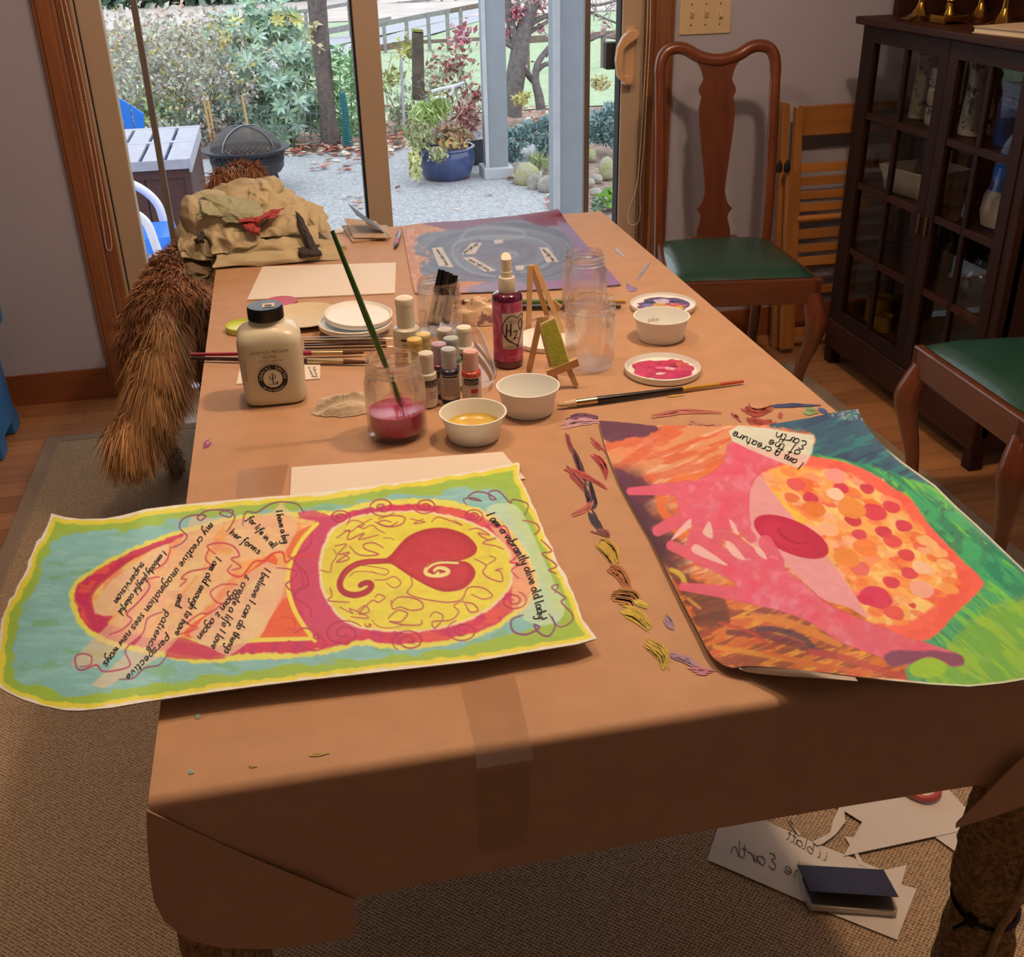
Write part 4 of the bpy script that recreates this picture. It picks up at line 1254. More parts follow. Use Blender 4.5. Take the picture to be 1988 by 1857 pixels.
    hand([(735, 740), (800, 690), (880, 690), (960, 680), (1000, 740), (1060, 790), (1170, 880), (1300, 940), (1500, 1020), (1600, 1050), (1720, 1095), (1735, 1130), (1690, 1142), (1620, 1108), (1520, 1130), (1440, 1140), (1405, 1110), (1300, 1070), (1205, 1030), (1090, 955), (950, 905), (850, 880), (790, 850), (790, 800)], [((880, 850), (552, 808), 70, 34), ((800, 760), (502, 632), 66, 40), ((800, 715), (612, 595), 56, 46), ((880, 695), (735, 580), 54, 44), ((960, 710), (900, 600), 62, 58)], 91)
    # white gaps between the fingers
    for q in ([(575, 548), (604, 530), (590, 570), (520, 618)], [(612, 640), (640, 640), (755, 720), (700, 706), (612, 668)], [(745, 625), (775, 630), (828, 698), (775, 680)], [(865, 640), (900, 660), (918, 697), (880, 675)], [(662, 560), (680, 540), (692, 575), (690, 610), (655, 590)], [(762, 530), (785, 550), (800, 590), (775, 570)]):
        cv.fill(cC(q), '#ecb0a0', 1.0, 0.9)
    # purple glittery cuff and lime notch
    cv.fill(cC([(1405, 1105), (1440, 1080), (1560, 1075), (1660, 1080), (1725, 1095), (1737, 1130), (1690, 1142), (1650, 1120), (1590, 1105), (1520, 1130), (1440, 1142)]), '#6a3150', 3, 0.9, wob=3)
    cv.fill(cC([(1510, 1150), (1545, 1118), (1600, 1105), (1650, 1125), (1665, 1160), (1600, 1190), (1530, 1180)]), '#92b62c', 2, 1)
    # pasted paper scrap
    cv.fill(cC([(760, 165), (800, 140), (900, 150), (1116, 182), (1108, 250), (1080, 300), (1045, 316), (980, 295), (850, 242), (775, 205)]), '#d6cfae', 1.0, 0.86, smooth=False)
    cv.fill(cC([(780, 205), (900, 240), (1090, 262), (1080, 300), (1045, 316), (980, 295), (850, 242)]), '#eaa090', 1.0, 0.6, smooth=False)
    de = cv.edge(np.concatenate([resample(top2, 50), resample(right2, 60), resample(bot2, 60)[::-1], resample(left2, 50)[::-1]]))
    cv.blend(i, 0.75 * sstep(5, 1.5, de) * sstep(860, 900, Y) * sstep(1680, 1740, X), '#e6cfa8')
    cv.noise_mul(0.08, 9, 95, 0.5, 1.5, 0.4)


S2 = coons(top2, bot2, left2, right2, 480, 330)
pt2 = sheet_thing('hands_painting', 'painted paper sheet with two pink hands over a spotted orange egg', S2, hf2, paint2, '#df8352', (0.55, 1.0, 0.745))
pl2 = lambda x, y: surf(x, y, lambda a, b: float(hf2(a, b)) + 0.0006, 12)
write_px('I am a creature', cC([(1075, 296)])[0], cC([(782, 162)])[0], 8.5, 1.9, pl2, M_INK, pt2, seed=2)
write_px('of the', cC([(1062, 246)])[0], cC([(930, 196)])[0], 9.5, 1.9, pl2, M_INK, pt2, seed=4)
write_px('Earth', cC([(1090, 208)])[0], cC([(958, 166)])[0], 9.5, 1.9, pl2, M_INK, pt2, seed=6)
# curled white underside along the near edge
rows = []
for (x, y, d) in cC([(832, 1112)])[:0] or [(1432, 1289, 3), (1447, 1283, 16), (1480, 1288, 15), (1527, 1294, 13), (1570, 1300, 9), (1620, 1307, 5), (1660, 1312, 2)]:
    p = surf(x, y + 2, lambda a, b: float(hf2(a, b)), 12)
    q = p + np.array([0, -0.004, -d * mpp(p) * 1.1])
    rows.append([tuple(p), tuple((p + q) / 2 + np.array([0, -0.003, 0])), tuple(q)])
MB().grid(rows).build('curled_edge', pm('watercolour_paper', '#e8e2d6'), pt2, world=True, fixn=False, smooth=60)

# ---------------------------------------------------------------- far blue painting
top3 = [(780, 438), (830, 432), (900, 428), (1000, 418), (1060, 410), (1084, 405)]
bot3 = [(806, 569), (860, 569), (930, 567), (1050, 562), (1160, 556), (1206, 552)]
left3 = [(780, 438), (786, 470), (793, 510), (800, 545), (806, 569)]
right3 = [(1084, 405), (1100, 430), (1130, 465), (1165, 505), (1206, 552)]
cD = lambda L: [(700 + x * 0.26157, 440 + y * 0.26157) for x, y in L]


def hf3(x, y):
    x, y = np.asarray(x, float), np.asarray(y, float)
    return 0.7430 + 0.016 * sstep(2.36, 2.45, y) * sstep(0.4, 0.66, x) + 0.012 * sstep(0.6, 0.75, x) * sstep(2.1, 1.9, y)


def paint3(cv):
    X, Y = cv.X, cv.Y
    i = np.arange(len(X))
    r = np.hypot((X - 965) * 0.55, (Y - 490) * 1.6)
    sw = fbm(r * 1.3 + 40, np.arctan2(Y - 490, X - 965) * 6 + 30, 9, 4)
    cv.blend(i, sstep(0.5, 0.62, sw) * 0.5, '#7f8494')
    cv.blend(i, sstep(0.5, 0.38, sw) * 0.6, '#565c74')
    cv.blend(i, 0.5 * sstep(0.55, 0.68, fbm(X, Y * 2, 30, 8)), '#79687e')
    cv.blend(i, 0.5 * sstep(60, 20, r), '#6f6478')
    cop = lambda P_: cv.fill(P_, '#c98356', 2, 1, wob=2)
    cop([(776, 430), (790, 436), (830, 432), (868, 446), (830, 452), (808, 462), (802, 478), (808, 494), (830, 500), (840, 498), (815, 510), (815, 525), (822, 540), (812, 560), (800, 575), (780, 500)])
    cop([(880, 548), (940, 546), (925, 556), (900, 570), (850, 572), (815, 572), (850, 558)])
    cv.fill([(776, 430), (868, 446), (808, 462), (840, 498), (815, 525), (800, 575), (780, 500)], '#e0a070', 2, 0.6, streak=lambda x, y: sstep(0.5, 0.65, fbm(x, y, 6, 9)))
    mag = [(820, 430), (900, 427), (1000, 417), (1070, 405), (1092, 405), (1100, 430), (1080, 436), (1040, 424), (990, 428), (950, 432), (900, 444), (860, 444)]
    cv.fill(mag, '#7d4560', 3, 0.95, wob=3)
    cv.fill([(1010, 414), (1086, 402), (1100, 432), (1060, 440), (1020, 428)], '#7a2440', 3, 0.95, wob=3)
    pur = [(1010, 566), (1060, 545), (1110, 540), (1150, 520), (1190, 530), (1215, 556), (1100, 566)]
    cv.fill(pur, '#9a6a98', 3, 0.95, wob=4)
    cv.fill(cD([(760, 470), (900, 420), (1080, 400), (1200, 410), (1200, 470)]), '#9c80a4', 3, 0.8, wob=3)
    cv.fill([(1080, 430), (1110, 440), (1160, 500), (1190, 535), (1150, 520), (1110, 470)], '#8a6a94', 3, 0.85, wob=3)
    for q in ([(740, 90), (800, 30), (950, 10), (1150, 20), (1220, 60), (1100, 90), (900, 90)], [(680, 200), (700, 130), (800, 90), (1000, 70), (1300, 90), (1420, 180), (1380, 280), (1200, 340)], [(690, 210), (740, 290), (850, 340), (1000, 370)], [(1050, 210), (1100, 190), (1160, 200), (1130, 230)]):
        cv.stroke(cD(q), 6, '#98a0a8', 0.5, soft=2.5)
    for q in ([(528, 158), (602, 150), (690, 300), (580, 292)], [(820, 120), (902, 118), (850, 200), (748, 206)], [(758, 230), (830, 224), (1005, 325), (930, 336)], [(990, 100), (1058, 94), (1058, 120), (996, 126)], [(1325, 152), (1390, 155), (1472, 260), (1380, 263)], [(1148, 290), (1216, 284), (1210, 320), (1155, 322)]):
        cv.fill(cD(q), '#cfc0bc', 0.8, 0.95, smooth=False)
    cv.noise_mul(0.1, 6, 12, 0.5, 2)
    cv.c *= np.array([0.82, 0.70, 0.58])


S3 = coons(top3, bot3, left3, right3, 300, 130)
pt3 = sheet_thing('blue_painting', 'painted sheet of swirling grey blue cloud with pasted word strips', S3, hf3, paint3, '#6c7184', (0.5, 2.2, 0.745))
pl3 = lambda x, y: surf(x, y, lambda a, b: float(hf3(a, b)) + 0.0006, 12)
M_INKG = pm('grey_ink', '#6a6068', rough=0.6)
for k, (a, b) in enumerate((((560, 170), (640, 285)), ((770, 200), (870, 130)), ((800, 245), (950, 328)), ((1350, 170), (1430, 255)))):
    write_px('inner light song', cD([a])[0], cD([b])[0], 3.0, 0.9, pl3, M_INKG, pt3, seed=k)
# paint smears on the kraft paper
random.seed(11)


def smear(pts, w, col, name='paint_smear', hf=None, z=PT + 0.0011, jag=0.35, rough=0.5, parent=None, taper=True):
    """brush smear: ribbon along pixel points, ragged sides"""
    c = catmull(pts, 7)
    n = len(c)
    t = np.gradient(c, axis=0)
    nn = np.stack([-t[:, 1], t[:, 0]], 1)
    nn /= np.maximum(np.linalg.norm(nn, axis=1, keepdims=True), 1e-6)
    vs, fs = [], []
    ns = max(2, int(w / 3.2))
    for k in range(ns):                       # dry-brush bristle streaks
        o = (k + 0.5) / ns - 0.5 + random.uniform(-0.05, 0.05)
        i0, i1 = random.randint(0, max(0, n // 4)), n - random.randint(0, max(0, n // 4))
        if i1 - i0 < 3:
            i0, i1 = 0, n
        b0 = len(vs)
        for i in range(i0, i1):
            q_ = (i - i0) / max(1, i1 - i0 - 1)
            f_ = math.sin(math.pi * min(0.96, 0.10 + q_ * 0.86)) ** 0.6
            sp_ = 0.55 + 0.45 * math.sin(math.pi * min(0.95, 0.1 + i / n))
            for s in (-1, 1):
                off = w * (o * sp_ + s * 0.62 / ns * f_ * (1 + random.uniform(-jag, jag)))
                p = c[i] + nn[i] * off
                vs.append(tuple(PZ(p[0], p[1], z) if hf is None else surf(p[0], p[1], hf)))
        for i in range(i1 - i0 - 1):
            fs.append((b0 + 2 * i, b0 + 2 * i + 1, b0 + 2 * i + 3, b0 + 2 * i + 2))
    m = MB()
    m.add(vs, fs)
    return m.build(name, UWm('paint_' + col.lstrip('#'), col, rough=rough, noise=(60, 0.25)), parent if parent is not None else kp, world=True, fixn=False)


SM = [([(1085, 828), (1120, 818), (1165, 818)], 16, '#c98a86'), ([(1100, 835), (1105, 860), (1125, 900)], 9, '#8a3a38'), ([(1110, 870), (1126, 905), (1140, 940)], 12, '#4a1e28'), ([(1092, 908), (1130, 920), (1180, 948)], 9, '#a8392e'), ([(1098, 905), (1125, 935), (1140, 955)], 12, '#9a3a34'), ([(1140, 935), (1150, 975), (1158, 985)], 20, '#3a1d2a'), ([(1145, 990), (1155, 1012), (1172, 1036)], 15, '#33202a'), ([(1110, 1000), (1140, 985), (1150, 970)], 10, '#b4573f'), ([(1148, 1028), (1175, 1034), (1180, 1044)], 12, '#7d3b30'), ([(1160, 1050), (1185, 1070), (1195, 1095)], 30, '#c8952f'), ([(1180, 1100), (1205, 1115), (1222, 1150)], 22, '#a85a28'), ([(1185, 1155), (1225, 1160), (1235, 1180)], 34, '#b46f2c'), ([(1205, 1185), (1235, 1195), (1262, 1220)], 26, '#c79a2c'), ([(1230, 1165), (1258, 1178)], 12, '#c8a032'), ([(1252, 1245), (1285, 1270), (1290, 1300)], 26, '#c0912c'), ([(1290, 1195), (1310, 1222)], 16, '#9c6f78'), ([(1300, 1270), (1335, 1282), (1360, 1300)], 14, '#a0707a'), ([(1335, 1300), (1390, 1305)], 14, '#b0606a'), ([(1150, 880), (1170, 900), (1180, 930)], 14, '#a5302c'), ([(1145, 850), (1175, 880)], 10, '#b24438'),
      ([(1095, 812), (1130, 806), (1170, 812)], 9, '#6b3a4c'), ([(1265, 808), (1330, 798), (1400, 802)], 10, '#b8604a'), ([(1440, 788), (1470, 800), (1500, 790)], 16, '#a3402f'), ([(1450, 810), (1480, 822), (1510, 815)], 16, '#ad4636'), ([(1420, 800), (1440, 818)], 8, '#a84c3c'), ([(1510, 800), (1520, 812)], 10, '#b04a3a'), ([(1455, 782), (1448, 808)], 4, '#8f3226'), ([(1480, 790), (1540, 786), (1600, 788)], 7, '#3c4258'), ([(1555, 795), (1590, 800)], 14, '#7f8f58'), ([(1585, 792), (1610, 802)], 8, '#41506a'), ([(1335, 818), (1370, 828), (1400, 824)], 10, '#b5705a'), ([(1290, 770), (1330, 765)], 4, '#cf9340'),
      ([(392, 868), (402, 862), (410, 858)], 9, '#9a3258'), ([(398, 858), (408, 854)], 10, '#b97a7c'), ([(382, 1380), (386, 1400)], 9, '#97a184'), ([(366, 1495), (376, 1500)], 9, '#93a088'), ([(600, 1465), (640, 1462)], 6, '#b0812c'), ([(480, 1486), (500, 1488)], 5, '#b5802c'), ([(1235, 545), (1250, 525), (1265, 505)], 4, '#8d8490'), ([(1215, 550), (1225, 560), (1238, 558)], 8, '#9a6a8c'), ([(1190, 480), (1215, 500)], 4, '#b0a0a0'), ([(1175, 545), (1200, 562)], 6, '#a87896')]
for k, (pts, wd, cc) in enumerate(SM):
    smear(pts, wd, cc, z=PT + 0.0007 + 0.000008 * k)
# ================================================================== FURNITURE
M_CH = wood('cherry_wood', '#5e3019', '#713c21', 'Z', rough=0.28, coat=0.35)
M_CHX = wood('cherry_wood_rail', '#5e3019', '#713c21', 'X', rough=0.28, coat=0.35)
M_GREEN = pm('green_leather', '#1d4538', rough=0.33, noise=(30, 0.1), bump=(240, 0.08), coat=0.2)


def trapezoid(w0, w1, y0, y1, z0, z1):
    m = MB()
    m.prism([(-w0, y0, z0), (w0, y0, z0), (w1, y1, z0), (-w1, y1, z0)], (0, 0, z1 - z0))
    return m


def make_chair(label, loc, rz):
    t = thing('dining_chair', label, 'chair', loc, rz, 'queen anne dining chairs')
    yf, yb, wf, wb = -0.215, 0.205, 0.222, 0.172
    # rails
    MB().bb(-wf, wf, yf, yf + 0.024, 0.375, 0.447).build('front_rail', M_CHX, t, bevel=0.004)
    MB().bb(-wb, wb, yb - 0.02, yb + 0.005, 0.385, 0.452).build('back_rail', M_CHX, t, bevel=0.003)
    for s in (-1, 1):
        MB().prism([(s * wf, yf, 0.375), (s * (wf - 0.024), yf, 0.375), (s * (wb - 0.024), yb, 0.385), (s * wb, yb, 0.385)], (0, 0, 0.068)).build('side_rail', M_CHX, t, bevel=0.003)
    # cushion
    P = []
    n = 22
    for i in range(n + 1):
        v = i / n
        row = []
        for j in range(n + 1):
            u = -1 + 2 * j / n
            wq = (wf - 0.018) * (1 - v) + (wb - 0.01) * v
            yy = yf + 0.016 + (yb - 0.03 - yf) * v
            e = (1 - abs(u) ** 5) * (1 - abs(2 * v - 1) ** 5)
            row.append((u * wq, yy, 0.449 + 0.026 * max(0, e) ** 0.45 + 0.006 * (1 - u * u) * math.sin(math.pi * v)))
        P.append(row)
    MB().grid(P).build('cushion', M_GREEN, t, smooth=60)
    # back posts + crest in one bent frame
    pts = [(-0.166, yb - 0.006, 0.40), (-0.168, yb + 0.004, 0.55), (-0.170, yb + 0.03, 0.72), (-0.172, yb + 0.062, 0.88), (-0.171, yb + 0.078, 0.955), (-0.158, yb + 0.085, 0.99), (-0.132, yb + 0.088, 1.003), (-0.098, yb + 0.088, 1.0), (-0.055, yb + 0.084, 0.978), (0, yb + 0.08, 0.968)]
    full = pts + [(-x, y, z) for x, y, z in reversed(pts[:-1])]
    c = catmull(full, 6)
    MB().tube(c, [0.0165 if p[2] < 0.93 else 0.018 for p in c], 10, flat=0.85).build('back_frame', M_CH, t, smooth=60)
    sp = [(0.062, 0.962), (0.05, 0.945), (0.042, 0.915), (0.058, 0.884), (0.047, 0.868), (0.054, 0.835), (0.052, 0.79), (0.046, 0.74), (0.040, 0.69), (0.034, 0.64), (0.030, 0.60), (0.036, 0.573), (0.046, 0.555), (0.056, 0.546), (0.040, 0.53), (0.043, 0.512), (0.05, 0.49), (0.054, 0.452)]
    yof = lambda z: yb - 0.004 + 0.085 * max(0, (z - 0.45) / 0.5) ** 1.25
    rows = []
    for z in np.linspace(0.452, 0.962, 44):
        hw = float(np.interp(z, [q[1] for q in reversed(sp)], [q[0] for q in reversed(sp)]))
        rows.append([(-hw, yof(z) - 0.006, z), (-hw * 0.5, yof(z) - 0.007, z), (hw * 0.5, yof(z) - 0.007, z), (hw, yof(z) - 0.006, z), (hw, yof(z) + 0.006, z), (-hw, yof(z) + 0.006, z), (-hw, yof(z) - 0.006, z)])
    MB().grid(rows).build('splat', M_CH, t, smooth=40)
    MB().bb(-0.075, 0.075, yb - 0.022, yb + 0.01, 0.447, 0.465).build('splat_shoe', M_CHX, t, bevel=0.004)
    for s in (-1, 1):
        q = catmull([(s * (wf - 0.022), yf + 0.022, 0.40), (s * (wf - 0.012), yf + 0.010, 0.355), (s * (wf - 0.006), yf + 0.002, 0.315), (s * (wf - 0.014), yf + 0.010, 0.25), (s * (wf - 0.03), yf + 0.024, 0.17), (s * (wf - 0.036), yf + 0.030, 0.09), (s * (wf - 0.03), yf + 0.022, 0.035), (s * (wf - 0.022), yf + 0.012, 0.012)], 5)
        zz = q[:, 2]
        rr = np.interp(zz, [0.012, 0.03, 0.06, 0.17, 0.25, 0.32, 0.36, 0.41], [0.026, 0.022, 0.0135, 0.0165, 0.023, 0.033, 0.031, 0.025])
        m = MB()
        m.tube(q, list(rr), 12)
        m.lathe([(0.027, 0), (0.029, 0.012), (0.02, 0.024)], 14, (s * (wf - 0.022), yf + 0.012, 0), cap0=True)
        m.build('leg', M_CH, t, smooth=60)
        MB().tube([(s * 0.158, yb - 0.012, 0.44), (s * 0.156, yb - 0.004, 0.3), (s * 0.158, yb + 0.025, 0.12), (s * 0.164, yb + 0.055, 0.0)], [0.019, 0.018, 0.017, 0.016], 8).build('leg', M_CH, t, smooth=50)
    return t


make_chair('mahogany queen anne chair with green seat standing against the grey wall', (1.235, 2.915, 0.0095), -0.16)
make_chair('mahogany queen anne chair with green seat at the right frame edge', (1.60, 1.915, 0.0095), -math.pi / 2 - 0.03)

# ---- folded wooden chair leaning on the wall behind the dining chair
M_BEECH = wood('beech_x', '#a8703a', '#bd8246', 'X', rough=0.4)
M_BEECHZ = wood('beech_z', '#a8703a', '#bd8246', 'Z', rough=0.4)
fc = thing('folding_chair', 'folded light wooden slatted chair leaning on the wall beside the cabinet', 'folding chair', (1.74, 3.36, 0))
FW = 0.40
tilt = lambda z: 3.425 - 0.0 - (0.83 - z) * 0.12
fx0 = 1.592
for k, (dx, zt, zb, dy) in enumerate(((0, 0.815, 0.0, 0), (0.034, 0.80, 0.02, -0.03))):
    for s in (0, 1):
        xx = fx0 + dx if s == 0 else fx0 + FW + 0.03 - dx
        MB().prism([(xx, tilt(zt) + dy, zt), (xx + 0.026, tilt(zt) + dy, zt - 0.006), (xx + 0.026, tilt(zb) + dy, zb), (xx, tilt(zb) + dy, zb)], (0, -0.03, 0)).build('upright', M_BEECHZ, fc, world=True, bevel=0.004)
for s in (0, 1):
    xx = fx0 + 0.0 if s == 0 else fx0 + FW + 0.005
    MB().prism([(xx, tilt(0.6) - 0.062, 0.62), (xx + 0.05, tilt(0.6) - 0.062, 0.60), (xx + 0.05, tilt(0.02) - 0.07, 0.02), (xx, tilt(0.02) - 0.07, 0.02)], (0, -0.024, 0)).build('front_leg', M_BEECHZ, fc, world=True, bevel=0.004)
for px in (1513, 1528):
    p = PY(px, 322, 3.30)
    MB().lathe([(0.001, 0.02), (0.009, 0.006), (0.011, -0.012), (0.008, -0.02)], 10, (p[0], p[1], p[2]), cap0=True).build('hinge_cap', M_BLACK, fc, world=True, smooth=40)
MB().bb(fx0 + 0.06, fx0 + FW, 3.385, 3.405, 0.705, 0.80).build('top_rail', M_BEECH, fc, world=True, bevel=0.004)
for (za, zb_) in ((0.60, 0.628), (0.559, 0.586), (0.515, 0.541), (0.475, 0.502), (0.386, 0.418), (0.342, 0.368), (0.296, 0.326), (0.20, 0.225), (0.06, 0.085)):
    zc = (za + zb_) / 2
    MB().bb(fx0 + 0.052, fx0 + FW, tilt(zc) - 0.078, tilt(zc) - 0.064, za, zb_).build('slat', M_BEECH, fc, world=True, bevel=0.002)
MB().tube([(fx0 + 0.04, tilt(0.455) - 0.085, 0.456), (fx0 + FW + 0.01, tilt(0.455) - 0.085, 0.456)], 0.011, 10).build('dowel', M_BEECH, fc, world=True, smooth=60)

# ---- china cabinet
M_DK = wood('dark_oak_z', '#24110a', '#31190f', 'Z', rough=0.55, coat=0.0)
M_DKY = wood('dark_oak_y', '#2e170e', '#3f2115', 'Y', rough=0.5, coat=0.0)
for m_ in (M_DK, M_DKY):
    m_.node_tree.nodes['Principled BSDF'].inputs['Specular IOR Level'].default_value = 0.2
M_CGL = thin_glass('cabinet_glass', (0.86, 0.86, 0.85), (0.7, 0.7, 0.7), ior=1.4)
cab = thing('china_cabinet', 'dark oak china cabinet with small paned glass doors', 'cabinet', (1.92, 2.73, 0))
KX, KX1, KY0, KY1, KZ = 1.72, 2.125, 2.30, 3.165, 1.063


def cpart(name, m, mat=M_DK, parent=None, **k):
    return m.build(name, mat, parent or cab, world=True, **k)


cpart('top_board', MB().bb(1.695, KX1, KY0 - 0.03, KY1 + 0.01, KZ, KZ + 0.021), M_DKY, bevel=0.004)
cpart('back_panel', MB().bb(KX1 - 0.012, KX1, KY0, KY1, 0.1, KZ), M_DK)
cpart('end_panel', MB().bb(KX + 0.02, KX1 - 0.012, KY0, KY0 + 0.018, 0.1, KZ), M_DK)
for xx in (KX, KX1 - 0.045):
    for yy in (KY0, KY1 - 0.04):
        cpart('corner_post', MB().bb(xx, xx + 0.04, yy, yy + 0.04, 0.0, KZ), M_DK, bevel=0.003)
cpart('plinth', MB().bb(KX - 0.006, KX1, KY0, KY1, 0.06, 0.155), M_DKY, bevel=0.004)
for zz in (0.39, 0.60, 0.80):
    cpart('shelf', MB().bb(KX + 0.03, KX1 - 0.013, KY0 + 0.02, KY1 - 0.03, zz - 0.014, zz), M_DKY)
cpart('bottom_board', MB().bb(KX + 0.02, KX1 - 0.013, KY0 + 0.02, KY1 - 0.02, 0.155, 0.168), M_DKY)
# far end: glazed side
e = MB()
xs_ = (KX + 0.04, KX1 - 0.045)
e.bb(xs_[0], xs_[1], KY1 - 0.03, KY1 - 0.008, 0.155, 0.2)
e.bb(xs_[0], xs_[1], KY1 - 0.03, KY1 - 0.008, KZ - 0.05, KZ)
for zz in (0.4, 0.605, 0.81):
    e.bb(xs_[0], xs_[1], KY1 - 0.027, KY1 - 0.011, zz - 0.008, zz + 0.008)
e.bb(1.915, 1.93, KY1 - 0.027, KY1 - 0.011, 0.2, KZ - 0.05)
cpart('side_frame', e, M_DK)
cpart('side_pane', MB().bb(xs_[0], xs_[1], KY1 - 0.020, KY1 - 0.018, 0.2, KZ - 0.05), M_CGL)
cpart('hutch_back', MB().bb(KX1 - 0.03, KX1 - 0.006, KY0, KY1 - 0.012, KZ + 0.021, 1.62), M_DKY)
cpart('hutch_post', MB().bb(1.80, KX1 - 0.03, KY1 - 0.045, KY1 - 0.015, KZ + 0.021, 1.62), M_DK)


def cab_door(y0, y1, pull_y):
    d = cpart('door', MB().bb(KX - 0.004, KX + 0.018, y0, y0 + 0.042, 0.158, KZ - 0.004).bb(KX - 0.004, KX + 0.018, y1 - 0.042, y1, 0.158, KZ - 0.004).bb(KX - 0.004, KX + 0.018, y0 + 0.042, y1 - 0.042, 0.158, 0.198).bb(KX - 0.004, KX + 0.018, y0 + 0.042, y1 - 0.042, KZ - 0.046, KZ - 0.004), M_DK)
    a, b, yc = y0 + 0.042, y1 - 0.042, (y0 + y1) / 2
    zs = [0.198, 0.40, 0.606, 0.812, KZ - 0.046]
    mm = MB().bb(KX, KX + 0.014, yc - 0.008, yc + 0.008, 0.198, KZ - 0.046)
    cpart('muntin', mm, M_DK, d)
    for z in zs[1:-1]:
        cpart('muntin', MB().bb(KX - 0.001, KX + 0.015, a, yc - 0.008, z - 0.009, z + 0.009).bb(KX - 0.001, KX + 0.015, yc + 0.008, b, z - 0.009, z + 0.009), M_DKY, d)
    for i in range(4):
        for (p, q) in ((a, yc - 0.008), (yc + 0.008, b)):
            cpart('pane', MB().bb(KX + 0.006, KX + 0.008, p, q, zs[i] + (0.009 if i else 0), zs[i + 1] - (0.009 if i < 3 else 0)), M_CGL, d)
    cpart('latch', MB().bb(KX - 0.010, KX - 0.004, pull_y - 0.006, pull_y + 0.006, 0.55, 0.605), pm('aged_brass', '#7a5f38', metal=0.9, rough=0.35), d, bevel=0.002)
    return d


cab_door(2.695, 3.128, 2.712)
cab_door(2.335, 2.692, 2.674)

# crockery
M_CHINA = pm('white_china', '#d6cdbd', rough=0.25, coat=0.4)


def china_mat(name, base, motif, scale, thr):
    if name in MATS:
        return MATS[name]
    m = pm(name, base, rough=0.25, coat=0.4)
    nt = m.node_tree
    b = nt.nodes['Principled BSDF']
    rp = [n for n in nt.nodes if n.type == 'VALTORGB'][0]
    nz = [n for n in nt.nodes if n.type == 'TEX_NOISE'][0]
    nz.inputs['Scale'].default_value = scale
    nz.inputs['Detail'].default_value = 6
    nz.inputs['Roughness'].default_value = 0.7
    e = rp.color_ramp.elements
    e[0].position, e[1].position = thr, thr + 0.03
    e[0].color, e[1].color = lin(base), lin(motif)
    MATS[name] = m
    return m


M_TOILE = china_mat('toile_china', '#cfc7b8', '#3b3f52', 34, 0.54)
M_FLOR = china_mat('floral_china', '#d8cfc0', '#5b5560', 60, 0.62)
M_SAGE = china_mat('sage_china', '#c8c7b4', '#5a5f58', 40, 0.56)


def lathe_thing(name, label, cat, loc, prof, mat, seg=28, group=None, part='body', sx=1, sy=1, cap0=True):
    t = thing(name, label, cat, loc, 0, group)
    MB().lathe(prof, seg, sx=sx, sy=sy, cap0=cap0).build(part, mat, t, smooth=45)
    return t


lathe_thing('tall_vase', 'tall cream cylinder vase on the top cabinet shelf', 'vase', (1.88, 3.055, 0.801), [(0.03, 0), (0.036, 0.004), (0.033, 0.05), (0.029, 0.12), (0.028, 0.17), (0.031, 0.182), (0.027, 0.182), (0.024, 0.05), (0, 0.03)], M_SAGE)
ct = thing('stacked_canister', 'stack of three small patterned canisters beside the tall cream vase', 'canister', (1.865, 2.945, 0.801))
for k in range(3):
    MB().lathe([(0.028, 0), (0.033, 0.006), (0.033, 0.043), (0.03, 0.05), (0.012, 0.054), (0, 0.054)], 24, (0, 0, 0.054 * k), cap0=True).build('canister', M_TOILE if k != 1 else M_FLOR, ct, smooth=45)
tj = lathe_thing('toile_jug', 'large blue and white toile patterned vase behind the right cabinet door', 'vase', (1.88, 2.765, 0.801), [(0.045, 0), (0.05, 0.004), (0.046, 0.06), (0.041, 0.12), (0.042, 0.17), (0.048, 0.195), (0.044, 0.195), (0.038, 0.1), (0, 0.03)], M_TOILE)
M_BGLASS = thin_glass('blue_glass', (0.14, 0.32, 0.75), (0.05, 0.12, 0.4), ior=1.5)
bg = lathe_thing('blue_bottle', 'cobalt blue glass bottle on the top shelf at the right edge', 'bottle', (1.86, 2.60, 0.801), [(0.0, 0.001), (0.03, 0.002), (0.034, 0.01), (0.034, 0.11), (0.026, 0.13), (0.013, 0.15), (0.013, 0.19), (0.016, 0.192)], pm('blue_glass_body', '#1f4fa8', rough=0.08, coat=0.6), cap0=False)
lathe_thing('small_creamer', 'small white floral creamer at the right end of the top shelf', 'creamer', (1.84, 2.50, 0.801), [(0.02, 0), (0.028, 0.01), (0.03, 0.04), (0.024, 0.07), (0.028, 0.085), (0.024, 0.085), (0.0, 0.03)], M_FLOR)
# square dish
sd = thing('square_dish', 'white floral square serving dish on the second cabinet shelf', 'dish', (1.86, 2.95, 0.601), 0.15)
rows = []
for (hw, z) in ((0.0, 0.004), (0.074, 0.0), (0.082, 0.006), (0.090, 0.05), (0.100, 0.078), (0.097, 0.08), (0.086, 0.05), (0.074, 0.012), (0.0, 0.01)):
    ring = []
    for k in range(41):
        a = 2 * math.pi * (k % 40) / 40
        ca, sa = math.cos(a), math.sin(a)
        r = 1 / max(abs(ca), abs(sa)) ** 0.86
        ring.append((hw * r * ca, hw * r * sa * 1.0, z))
    rows.append(ring)
MB().grid(rows).build('body', M_FLOR, sd, smooth=50)
lathe_thing('amber_plate', 'amber glass plate lying on the second cabinet shelf', 'plate', (1.88, 2.80, 0.602), [(0.03, 0), (0.05, 0.004), (0.072, 0.014), (0.07, 0.017), (0.04, 0.008), (0, 0.006)], pm('amber_glass', '#7a4a24', rough=0.15, coat=0.5))
